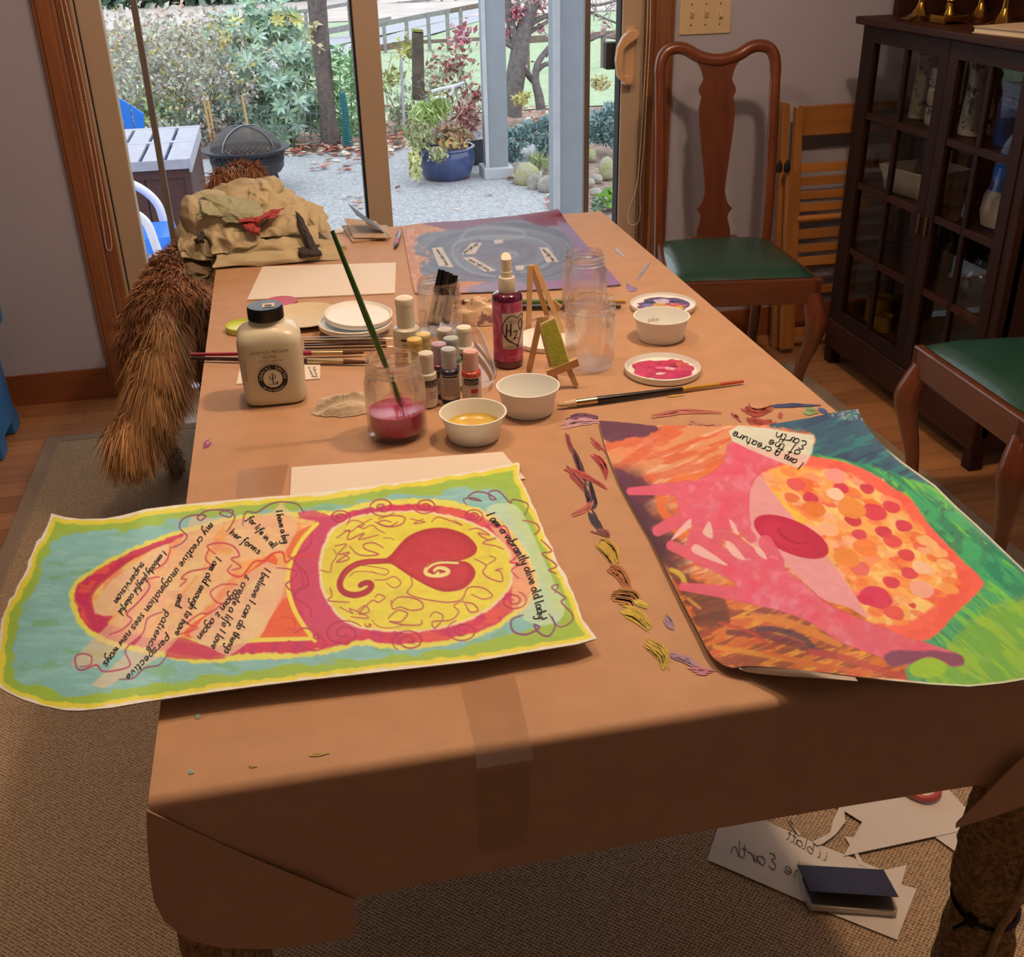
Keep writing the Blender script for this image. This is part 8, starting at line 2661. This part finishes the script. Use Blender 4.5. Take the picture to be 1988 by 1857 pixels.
# ---- red and green shrub behind the pot, wooden post, metal stake
ph = thing('photinia_shrub', 'loose shrub with red and green leaves behind the blue pot', 'shrub', OP(860, 280, 8.8))
tw = []
for x in (800, 840, 880, 915):
    tw += twigs(rngO, OP(x, 285, 8.9), 4, 0.95, 0.5, 0.008, 3)
twig_mesh(tw, 3).build('branches', pm('twig_grey', '#a39d94'), ph, world=True, fixn=False)
parts = []
for (x, y, rp, n, cols) in ((790, 95, 30, 80, ['#c0c070', '#d2d090', '#a9b060']), (760, 150, 30, 80, ['#b5bb6c', '#a4b070', '#cdd09a']), (880, 130, 55, 260, ['#b06a70', '#a8b088', '#c9a0a0', '#9cb088', '#b8c0a0', '#b85a62']), (850, 180, 60, 240, ['#a9b48c', '#b3bc98', '#b06868', '#c8c8a8']), (780, 220, 55, 200, ['#9fb08c', '#b6c29e', '#8fa080']), (920, 190, 40, 150, ['#a85058', '#b86a70', '#a8b090', '#c4b8a8']), (900, 75, 40, 70, ['#b86a78', '#c8a0a8'])):
    cc = OP(x, y, 8.8)
    r = rp * mpp(cc)
    parts.append(leaves(rngO, ellipsoid_pts(rngO, n, cc, (r, r, r), 0.1), 0.034, 0.017, cols))
leaf_part('foliage', parts, ph)
wp = thing('timber_post', 'dark mossy timber post leaning among the shrubs', 'post', OP(815, 195, 8.6))
MB().prism([tuple(OP(803, 195, 8.6)), tuple(OP(825, 195, 8.6)), tuple(OP(822, 62, 8.6)), tuple(OP(802, 60, 8.6))], (0, 0.1, 0)).build('shaft', pm('mossy_wood', '#5b5348', rough=0.95, noise=(18, 0.3)), wp, world=True, bevel=0.004)
MB().prism([tuple(OP(801, 63, 8.6)), tuple(OP(823, 65, 8.6)), tuple(OP(821, 58, 8.6)), tuple(OP(803, 57, 8.6))], (0, 0.1, 0)).build('moss_cap', pm('moss', '#8a8f4e', rough=1.0, noise=(50, 0.3)), wp, world=True)
ms = thing('metal_stake', 'thin galvanised metal stake beside the timber post', 'stake', OP(784, 215, 8.3))
MB().tube([tuple(OP(784, 235, 8.3)), tuple(OP(779, 112, 8.3))], 0.012, 6).build('shaft', pm('galvanised', '#b5bac2', metal=0.4, rough=0.5), ms, world=True)

# ---- fallen leaves
C = []
for (x0, x1, y0, y1, n) in ((430, 760, 276, 300, 260), (560, 700, 235, 290, 240), (745, 800, 200, 290, 130), (600, 720, 298, 330, 30), (975, 1080, 205, 235, 120), (1060, 1110, 350, 400, 30), (985, 1010, 320, 350, 20), (640, 1040, 320, 410, 14)):
    for _ in range(n):
        C.append(PZ(rngO.uniform(x0, x1), rngO.uniform(y0, y1), GZ + 0.008 + rngO.uniform(0, 0.02)))
C = np.array(C)
D = rand_dirs(len(C), rngO) * np.array([1, 1, 0.15])
D /= np.linalg.norm(D, axis=1, keepdims=True)
N_ = np.array([0, 0, 1.0]) + rngO.normal(size=(len(C), 3)) * 0.25
B = np.cross(D, N_)
pal = np.array([LINC(q) for q in ['#c08a6a', '#b06058', '#d0b8a4', '#b89a84', '#a85048', '#e0d0bc', '#b47f5c']])
V, F, cc = quads_mesh(C, D * 0.035, B * 0.022, pal[rngO.integers(0, len(pal), len(C))] * rngO.uniform(0.8, 1.15, (len(C), 1)))
o = link('fallen_leaves', np_mesh('fallen_leaves', V, F, np.clip(cc, 0, 1), False), leafmat())
tag(o, 'scattered red and tan fallen leaves along the patio edge', 'leaves', kind='stuff')

# ---- fire pit
M_IRON = pm('black_iron', '#2b3036', rough=0.45, metal=0.3, noise=(40, 0.15))
fpc = OP(487, 365, 6.95)
fc0 = np.array([fpc[0], 7.0 * K, GZ])
s_ = (570 - 402) / 2 * mpp(OP(487, 290, 7.0))
zr = OP(487, 287, 7.0)[2]
zb = OP(487, 345, 6.85)[2]
fp = thing('fire_pit', 'round black steel fire pit with mesh dome lid on the patio', 'fire pit', tuple(fc0))
fx, fy = fc0[0], fc0[1]
MB().lathe([(s_ * 0.80, zr - 0.012), (s_, zr - 0.004), (s_, zr + 0.006), (s_ * 0.8, zr + 0.004)], 48, (fx, fy, 0)).build('rim', M_IRON, fp, world=True, smooth=50)
rb = s_ * 0.83
m = MB()
m.lathe([(rb, zr - 0.005), (rb, zr - 0.028)], 48, (fx, fy, 0))
m.lathe([(rb, zb + 0.085), (rb * 0.99, zb + 0.04), (rb * 0.9, zb + 0.008), (rb * 0.6, zb)], 48, (fx, fy, 0), cap1=True)
m.build('bowl', M_IRON, fp, world=True, smooth=50)
m = MB()
zt, zl = zr - 0.028, zb + 0.085
for k in range(40):
    for sg in (-1, 1):
        q = []
        for i in range(5):
            a_ = 2 * math.pi * (k / 40) + sg * (i / 4) * 2 * math.pi / 40 * 1.5
            q.append((fx + rb * math.cos(a_), fy + rb * math.sin(a_), zt + (zl - zt) * i / 4))
        m.tube(q, 0.0048, 4, caps=False)
m.build('lattice', M_IRON, fp, world=True, fixn=False)
m = MB()
rd = s_ * 0.80
zd = OP(485, 246, 7.0)[2] - zr
m.lathe([(rd * math.cos(t), zr + 0.006 + zd * math.sin(t)) for t in np.linspace(0, math.pi / 2 * 0.97, 12)], 48, (fx, fy, 0))
mesh_m, nt, b = node_mat('spark_mesh')
tr_ = nt.nodes.new('ShaderNodeBsdfTransparent')
mx = nt.nodes.new('ShaderNodeMixShader')
mx.inputs[0].default_value = 0.62
b.inputs['Base Color'].default_value = lin('#4a4340')
nt.links.new(tr_.outputs[0], mx.inputs[1])
nt.links.new(b.outputs[0], mx.inputs[2])
nt.links.new(mx.outputs[0], nt.nodes['Material Output'].inputs[0])
m.build('dome', mesh_m, fp, world=True, smooth=60)
for a0 in (0.9, 2.47):
    q = [(fx + rd * math.cos(t) * math.cos(a0), fy + rd * math.cos(t) * math.sin(a0), zr + 0.01 + zd * math.sin(t)) for t in np.linspace(0, math.pi, 24)]
    MB().tube(q, 0.009, 5, flat=0.4).build('dome_strap', pm('grey_steel', '#9aa2ac', metal=0.5, rough=0.4), fp, world=True)
for a_ in (0.6, 2.2, 3.9, 5.3):
    p0 = (fx + rb * 0.7 * math.cos(a_), fy + rb * 0.7 * math.sin(a_))
    p1 = (fx + rb * 0.88 * math.cos(a_), fy + rb * 0.88 * math.sin(a_))
    MB().tube([(p0[0], p0[1], zb + 0.02), (p1[0], p1[1], GZ)], [0.036, 0.03], 4).build('leg', M_IRON, fp, world=True)

# ---- slatted deck box
M_LID = pm('grey_stained_lid', '#a9a9b6', rough=0.6, noise=(20, 0.1))
M_BOX = pm('brown_stain', '#50302a', rough=0.55, noise=(20, 0.15))
bY = 5.45 * K
zl = PY(363, 306, bY)[2]
xr = PY(366, 320, bY)[0]
db = thing('deck_box', 'brown slatted deck box with grey lid beside the fire pit', 'storage box', (xr - 0.4, bY + 0.4, GZ))
by1 = PZ(390, 243, zl)[1]
xb = xr - 1.0
xlip = PZ(363, 306, zl)[0] + 0.005
for k in range(8):
    xa = xlip - 0.128 * k
    for (ya, yb) in ((bY - 0.03, (bY + by1) / 2 - 0.03), ((bY + by1) / 2 + 0.03, by1 - 0.06)):
        MB().bb(xa - 0.108 - (0.0 if k else 0), xa - 0.006 * 0 - (0.115 if k == 0 else 0) * 0, ya, yb, zl - 0.022, zl).build('lid_slat', M_LID, db, world=True, bevel=0.002)
MB().bb(xb, xlip, (bY + by1) / 2 - 0.03, (bY + by1) / 2 + 0.03, zl - 0.022, zl + 0.001).bb(xb, xlip, by1 - 0.06, by1, zl - 0.022, zl + 0.001).bb(xb, xlip, bY - 0.035, bY - 0.028, zl - 0.05, zl - 0.001).build('lid_frame', M_LID, db, world=True)
MB().bb(xlip, xlip + 0.012, bY - 0.035, by1, zl - 0.07, zl + 0.002).build('lid_edge', M_LID, db, world=True)
for k in range(9):
    xa = xr - 0.02 - 0.11 * k
    MB().bb(xa - 0.104, xa, bY, bY + 0.02, GZ + 0.02, zl - 0.09).build('front_board', M_BOX, db, world=True, bevel=0.002)
MB().bb(xb, xr, bY - 0.012, bY, zl - 0.1, zl - 0.03).bb(xr - 0.03, xr, bY - 0.014, bY + 0.02, GZ, zl - 0.03).build('front_frame', M_BOX, db, world=True)
for k in range(8):
    ya = bY + 0.05 + (by1 - bY - 0.06) * k / 8
    MB().bb(xr - 0.02, xr, ya, ya + (by1 - bY) / 8 - 0.012, GZ + 0.02, zl - 0.07).build('side_board', M_BOX, db, world=True)
MB().bb(xb, xr - 0.02, bY + 0.02, by1 - 0.03, GZ + 0.02, zl - 0.03).build('liner', pm('blue_liner', '#3a63a8', rough=0.6), db, world=True)

# ---- blue slatted chair back behind the box
M_BPL = pm('blue_resin', '#2f78d0', rough=0.45)
ad = thing('adirondack_chair', 'blue adirondack chair behind the deck box', 'chair', OP(235, 300, 7.2))
YA = 7.2
sl = [((196, 178), (222, 184), (246, 262), (222, 266)), ((224, 186), (252, 203), (262, 262), (248, 262)), ((254, 204), (279, 221), (281, 260), (264, 262)), ((150, 180), (192, 176), (218, 268), (190, 270))]
for q in sl:
    MB().prism([tuple(OP(a_[0], a_[1], YA)) for a_ in q], (0, 0.03, 0)).build('back_slat', M_BPL, ad, world=True, bevel=0.004)
p, q = OP(200, 262, YA), OP(280, 258, YA)
MB().bb(p[0] - 0.3, q[0], YA * K - 0.5, YA * K + 0.02, p[2] - 0.28, p[2] - 0.25).build('seat', M_BPL, ad, world=True)
MB().bb(p[0] - 0.35, q[0] + 0.08, YA * K + 0.03, YA * K + 0.06, p[2] - 0.10, p[2] - 0.05).build('back_rail', M_BPL, ad, world=True)
for xx in (p[0] - 0.28, q[0] - 0.04):
    for yy in (YA * K - 0.48, YA * K - 0.02):
        MB().bb(xx, xx + 0.05, yy, yy + 0.05, GZ, p[2] - 0.25).build('leg', M_BPL, ad, world=True)

# ---- white tubular chair with a blue seat just outside the glass
YC = 4.75 * K
M_WTUBE = pm('white_enamel', '#e2e4ee', rough=0.35)
M_BSEAT = pm('blue_enamel', '#2c7ae0', rough=0.35)
wc = thing('metal_lawn_chair', 'white tubular lawn chair with blue metal seat outside the door', 'chair', tuple(PZ(330, 545, GZ)))
q = lambda x, y, Y=YC: tuple(PY(x, y, Y))
for (dY, pts_) in ((0.0, [(232, 392), (256, 410), (284, 432), (300, 470), (312, 505), (325, 545), (322, 553), (290, 556), (240, 562)]), (0.42, [(235, 352), (262, 360), (290, 378), (308, 400), (318, 430), (330, 470), (345, 520), (352, 545), (330, 548)])):
    MB().tube(catmull([q(x, y, YC + dY) for x, y in pts_], 8), 0.021, 10).build('arm_frame', M_WTUBE, wc, world=True, smooth=60)
sz = PY(300, 432, YC + 0.3)[2]
xs0, xs1 = PY(300, 440, YC + 0.2)[0] - 0.42, PY(337, 440, YC + 0.2)[0]
rows = []
for i in range(11):
    v = i / 10
    rows.append([(xs0 + (xs1 - xs0) * u, YC + 0.04 + 0.36 * v, sz - 0.02 - (0.07 if u > 0.999 else 0.0) - (0.07 if v < 0.001 else 0) - 0.02 * math.sin(math.pi * u) * math.sin(math.pi * v)) for u in (0, 0.15, 0.3, 0.45, 0.6, 0.75, 0.9, 0.97, 1.0)])
MB().grid(rows).build('seat', M_BSEAT, wc, world=True, smooth=40)
MB().prism([(xs0 + 0.05, YC + 0.03, sz), (xs0 + 0.08, YC + 0.38, sz), (xs0 - 0.06, YC + 0.40, sz + 0.42), (xs0 - 0.09, YC + 0.02, sz + 0.42)], (-0.01, 0, 0)).build('back', M_BSEAT, wc, world=True)
for px in ((291, 478), (307, 478)):
    MB().tube([q(px[0], px[1] - 6, YC + 0.2), q(px[0], px[1] + 24, YC + 0.2)], 0.008, 6).build('spring', M_WTUBE, wc, world=True)

# ---- porch posts
M_POST = pm('pale_blue_paint', '#8b9299', rough=0.75, noise=(8, 0.05), bump=(120, 0.15))
M_POSTW = pm('white_trim_paint', '#b4b8bd', rough=0.7)


def porch_post(lab, Y, xl, xr_, base_px, core):
    a_, b_ = OP(xl, 0, Y), OP(xr_, 0, Y)
    t = thing('porch_post', lab, 'post', ((a_[0] + b_[0]) / 2, Y * K + 0.1, GZ), 0, 'porch posts')
    w_ = b_[0] - a_[0]
    MB().bb(a_[0], b_[0], Y * K, Y * K + w_, GZ + (0.07 if base_px else 0), 2.6).build('shaft', M_POST, t, world=True, bevel=0.004)
    MB().bb(a_[0] - 0.012, a_[0] + core, Y * K - 0.012, Y * K - 0.001, GZ + (0.07 if base_px else 0), 2.6).build('corner_board', M_POSTW, t, world=True)
    if base_px:
        MB().bb(a_[0] - 0.03, b_[0] + 0.03, Y * K - 0.05, Y * K + w_ + 0.03, GZ, GZ + 0.075).build('base_block', M_POSTW, t, world=True, bevel=0.005)
    return t


porch_post('pale blue porch post on a white block beside the blue pot', 6.88, 936, 980, True, 0.014)
porch_post('wider pale blue porch post nearer the door', 4.7, 1078, 1138, False, 0.02)

# ---- blue pot, dark pot and their plants
M_GLAZE = pm('cobalt_glaze', '#3a4a78', rough=0.18, coat=0.5, noise=(10, 0.2))
pc = PZ(866, 350, GZ)
pY = pc[1] + 0.1
rp_ = (922 - 808) / 2 * mpp(PY(866, 320, pY))
pt = thing('blue_pot', 'glazed cobalt blue planter on the patio beside the porch post', 'planter', (PY(866, 320, pY)[0], pY, GZ))
zh = PY(866, 292, pY - rp_ * 0.8)[2] - GZ
MB().lathe([(rp_ * 0.72, 0), (rp_ * 0.86, zh * 0.15), (rp_ * 0.97, zh * 0.5), (rp_ * 0.99, zh * 0.75), (rp_ * 0.95, zh * 0.9), (rp_ * 1.02, zh * 0.95), (rp_ * 1.0, zh), (rp_ * 0.9, zh), (rp_ * 0.88, zh * 0.85)], 40, cap0=True).build('body', M_GLAZE, pt, smooth=50)
MB().lathe([(rp_ * 0.9, zh * 0.86), (0, zh * 0.9)], 24).build('soil', M_BED, pt)
px0, pz0 = pt.location[0], GZ + zh


def potplant(name, lab, cat, blobs, stems=None):
    t = thing(name, lab, cat, (px0, pY, pz0))
    pp = []
    for (x, y, Y, rx_, ry_, n, L, Wd, cols, up_) in blobs:
        cc = PY(x, y, Y)
        k_ = mpp(cc)
        C_ = ellipsoid_pts(rngO, n, cc, (rx_ * k_, 0.12, ry_ * k_), 0.05)
        D_ = rand_dirs(n, rngO) + np.array([0, 0, up_])
        D_ /= np.linalg.norm(D_, axis=1, keepdims=True)
        pp.append(leaves(rngO, C_, L, Wd, cols, D=D_))
    leaf_part('foliage', pp, t)
    return t


potplant('potted_grass', 'bright green feathery plant spilling over the blue pot', 'plant', [(830, 222, pY, 42, 26, 420, 0.05, 0.006, ['#a6c070', '#96b062', '#bcd08a'], 0.8), (850, 205, pY, 30, 20, 160, 0.05, 0.006, ['#9ab060', '#7f9a52'], 1.2), (815, 265, pY - 0.1, 30, 34, 380, 0.03, 0.008, ['#a8b07c', '#b8bd92', '#98a070'], -0.6), (806, 318, pY - 0.2, 13, 36, 260, 0.022, 0.010, ['#cfd08a', '#b9bf7a', '#dcd8a8'], -1.2), (850, 300, pY - 0.22, 24, 18, 160, 0.022, 0.009, ['#b0b486', '#9da070'], -0.8)])
potplant('potted_begonia', 'wilting reddish leafy plant in the blue pot', 'plant', [(880, 262, pY, 40, 22, 260, 0.035, 0.014, ['#b89a80', '#a88a70', '#b0aa7c', '#c08a78', '#c8b89a'], 0.1), (905, 225, pY + 0.1, 26, 30, 180, 0.045, 0.012, ['#b07a78', '#a86a68', '#c09a90'], 0.2), (880, 275, pY - 0.1, 36, 12, 100, 0.022, 0.014, ['#c8c070', '#b0b878', '#cf8a6a'], 0.2)])
p2 = PY(905, 262, pY + 0.5)
bp = thing('black_pot', 'dark glazed pot standing behind the blue planter', 'planter', (PY(905, 300, pY + 0.5)[0], pY + 0.5, GZ))
MB().lathe([(0.16, 0), (0.2, 0.1), (0.215, p2[2] - GZ - 0.03), (0.225, p2[2] - GZ), (0.2, p2[2] - GZ), (0.0, p2[2] - GZ - 0.05)], 32, cap0=True).build('body', pm('black_glaze', '#2a2e3a', rough=0.25, coat=0.4), bp, smooth=50)
dw = thing('driftwood', 'bleached white driftwood piece among the pot plants', 'driftwood', PY(860, 190, pY + 0.1))
m = MB()
m.tube(catmull([PY(x, y, pY + 0.1) for x, y in [(838, 178), (858, 172), (880, 168), (902, 160)]], 6), [0.012, 0.014] * 9 + [0.006], 6)
m.tube(catmull([PY(x, y, pY + 0.08) for x, y in [(880, 168), (878, 180), (872, 184)]], 6), 0.012, 6)
m.tube(catmull([PY(x, y, pY + 0.05) for x, y in [(836, 196), (850, 190), (866, 190)]], 6), 0.016, 6)
m.build('branch', pm('bleached_wood', '#d9dde0', rough=0.8), dw, world=True, smooth=60)

# ---- maple on the right
M_MBARK = pm('maple_bark', '#77706e', rough=0.95, noise=(24, 0.3), bump=(40, 0.8))
mp_ = thing('japanese_maple', 'gnarled bare maple tree with few red leaves behind the porch posts', 'tree', OP(1000, 222, 8.6))
m = MB()
for pts_, rads in (([(992, 225), (996, 180), (1004, 130), (1012, 80), (1022, 40), (1036, 0), (1050, -40)], (0.10, 0.05)), ([(1008, 110), (998, 70), (988, 30), (984, -20)], (0.05, 0.03)), ([(1000, 150), (1020, 140), (1030, 152), (1036, 160)], (0.035, 0.02)), ([(1016, 60), (1040, 40), (1070, 30), (1100, 34)], (0.03, 0.012)), ([(1010, 84), (1030, 62), (1060, 44), (1085, 20)], (0.025, 0.01)), ([(996, 90), (978, 80), (966, 60)], (0.03, 0.012)), ([(1036, 0), (1070, -20), (1110, -10), (1150, 10), (1200, 0)], (0.025, 0.01)), ([(1100, 70), (1140, 78), (1165, 70), (1200, 75)], (0.022, 0.012)), ([(1090, 30), (1130, 20), (1170, 34), (1200, 46)], (0.016, 0.008)), ([(1100, 70), (1085, 80), (1068, 92), (1058, 110)], (0.03, 0.02))):
    c = catmull([OP(x, y, 8.6) for x, y in pts_], 6)
    m.tube(c, list(np.linspace(rads[0], rads[1], len(c))), 8)
m.build('trunk', M_MBARK, mp_, world=True, smooth=60)
tw = []
for (x, y) in ((1040, 20), (1070, 30), (1120, 15), (1170, 20), (1160, 75), (1020, 10), (1085, 85), (1190, 50), (1150, 40), (980, 20)):
    tw += twigs(rngO, OP(x, y, 8.6), 3, 0.55, 1.4, 0.006, 2, droop=0.06)
twig_mesh(tw, 3).build('twigs', pm('twig_pale', '#b3aca8', rough=0.9), mp_, world=True, fixn=False)
parts = []
for (x, y, rpx, n) in ((1000, 20, 32, 200), (1040, 10, 26, 100), (985, 60, 16, 60), (1050, 50, 20, 30), (1010, 120, 26, 24), (1170, 60, 30, 20)):
    cc = OP(x, y, 8.6)
    r = rpx * mpp(cc)
    parts.append(leaves(rngO, ellipsoid_pts(rngO, n, cc, (r, r, r), 0.1), 0.024, 0.012, ['#c08090', '#b06a78', '#d0a0a8', '#b85a62']))
leaf_part('foliage', parts, mp_)
m2 = thing('maple_sapling', 'small second maple trunk to the right of the larger one', 'tree', OP(1048, 212, 8.5))
m = MB()
c = catmull([OP(x, y, 8.5) for x, y in [(1050, 212), (1046, 185), (1040, 160), (1042, 130), (1052, 110), (1068, 90)]], 6)
m.tube(c, list(np.linspace(0.045, 0.02, len(c))), 8)
c = catmull([OP(x, y, 8.5) for x, y in [(1041, 140), (1056, 126), (1072, 122), (1080, 110)]], 5)
m.tube(c, 0.02, 6)
m.build('trunk', M_MBARK, m2, world=True, smooth=60)

# ---- blue junipers, rocks, edging plants
for (lab, blobs) in (('blue green spreading juniper behind the garden rocks', [(1000, 268, 26, 30), (1035, 255, 34, 30), (1060, 285, 22, 26), (990, 300, 22, 18), (1068, 240, 16, 16)]), ('blue green juniper at the right beside the door stile', [(1165, 235, 26, 26), (1180, 262, 22, 26), (1158, 262, 18, 18), (1190, 215, 16, 18)])):
    t = thing('juniper', lab, 'shrub', OP(blobs[0][0], blobs[0][1] + 30, 7.5), 0, 'blue junipers')
    pp = []
    for (x, y, rx_, ry_) in blobs:
        cc = OP(x, y, 7.45)
        k_ = mpp(cc)
        C_ = ellipsoid_pts(rngO, 330, cc, (rx_ * k_, 0.22, ry_ * k_ * 0.8), 0.4)
        D_ = (C_ - cc)
        D_ = D_ / np.linalg.norm(D_, axis=1, keepdims=True) + rngO.normal(size=D_.shape) * 0.5 + np.array([0, 0, 0.4])
        D_ /= np.linalg.norm(D_, axis=1, keepdims=True)
        pp.append(leaves(rngO, C_, 0.03, 0.008, ['#7d9c9c', '#8fadae', '#6a8988', '#9dbaba', '#5f7a78'], D=D_))
    leaf_part('foliage', pp, t)
M_ROCK = pm('garden_rock', '#a29d94', rough=0.9, noise=(14, 0.25), bump=(40, 0.6))
M_MOSSR = pm('mossy_rock', '#9a9c5c', rough=0.95, noise=(16, 0.35), bump=(50, 0.8), col2='#a8a49a')
RK = [('grey boulder behind the mossy garden rock', (1004, 325, 16, 14), M_ROCK), ('large mossy garden rock at the patio edge', (1022, 336, 26, 28), M_MOSSR), ('upright square garden stone beside the mossy rock', (1036, 352, 13, 20), M_ROCK), ('round pale garden stone next to the wide porch post', (1064, 356, 20, 22), M_ROCK), ('mossy rock at the right of the wide porch post', (1146, 300, 12, 14), M_MOSSR), ('tall mossy boulder beside the door stile', (1178, 325, 16, 26), M_MOSSR), ('rounded pale stone in the gravel by the door', (1160, 345, 10, 8), M_ROCK), ('small white pebble in the gravel by the door', (1178, 372, 5, 5), M_ROCK), ('grey gravel stone beneath the mossy boulder', (1146, 352, 9, 8), M_ROCK), ('dark wet stone at the foot of the gravel', (1156, 372, 12, 10), M_ROCK)]
for k, (lab, (x, y, rx_, ry_), mt) in enumerate(RK):
    p = PZ(x, y + ry_ * 0.7, GZ)
    k_ = mpp(p)
    t = thing('garden_rock', lab, 'rock', tuple(p), 0, 'garden rocks')
    bm = bmesh.new()
    bmesh.ops.create_icosphere(bm, subdivisions=3, radius=1)
    for v in bm.verts:
        n_ = 0.82 + 0.36 * fbm(v.co.x * 1.3 + k * 5 + 20, v.co.y * 1.3 + v.co.z * 1.7 + 20, 1.0, k)
        v.co = Vector((v.co.x * rx_ * k_ * n_, v.co.y * rx_ * k_ * n_, max(-0.5, v.co.z) * ry_ * k_ * n_ + 0.5 * ry_ * k_ * 0.9))
    me = bpy.data.meshes.new('stone')
    bm.to_mesh(me)
    bm.free()
    me.shade_smooth()
    link('stone', me, mt, t)
for (lab, x, y, n, cols, L, Wd, up_) in (('tuft of arching green grass over the garden rocks', 1045, 315, 160, ['#a9b884', '#c3cc9c', '#8fa070'], 0.08, 0.005, 0.6), ('yellow leaved low plant under the maple', 1015, 190, 90, ['#d8d08a', '#c8c07a'], 0.03, 0.016, 0.3), ('yellow twiggy plant right of the wide porch post', 1165, 160, 200, ['#d8d2a0', '#cfc488', '#c0c8a0'], 0.035, 0.012, 0.4), ('broad lime green leaves at the foot of the door', 1182, 388, 14, ['#a8cc5a', '#8fb84a', '#5f8f3a'], 0.09, 0.035, 0.3), ('dark green ground cover by the gravel', 1165, 395, 120, ['#6f8a6a', '#8aa084', '#9ab08c'], 0.02, 0.01, 0.3)):
    p = PZ(x, y + 12, GZ) if y > 220 else OP(x, y + 20, 8.3)
    t = thing('bedding_plant', lab, 'plant', tuple(p))
    cc = PY(x, y, p[1])
    k_ = mpp(cc)
    C_ = ellipsoid_pts(rngO, n, cc, (22 * k_, 0.1, 14 * k_), 0.1)
    D_ = rand_dirs(n, rngO) + np.array([0, 0, up_])
    D_ /= np.linalg.norm(D_, axis=1, keepdims=True)
    leaf_part('foliage', [leaves(rngO, C_, L, Wd, cols, D=D_)], t)
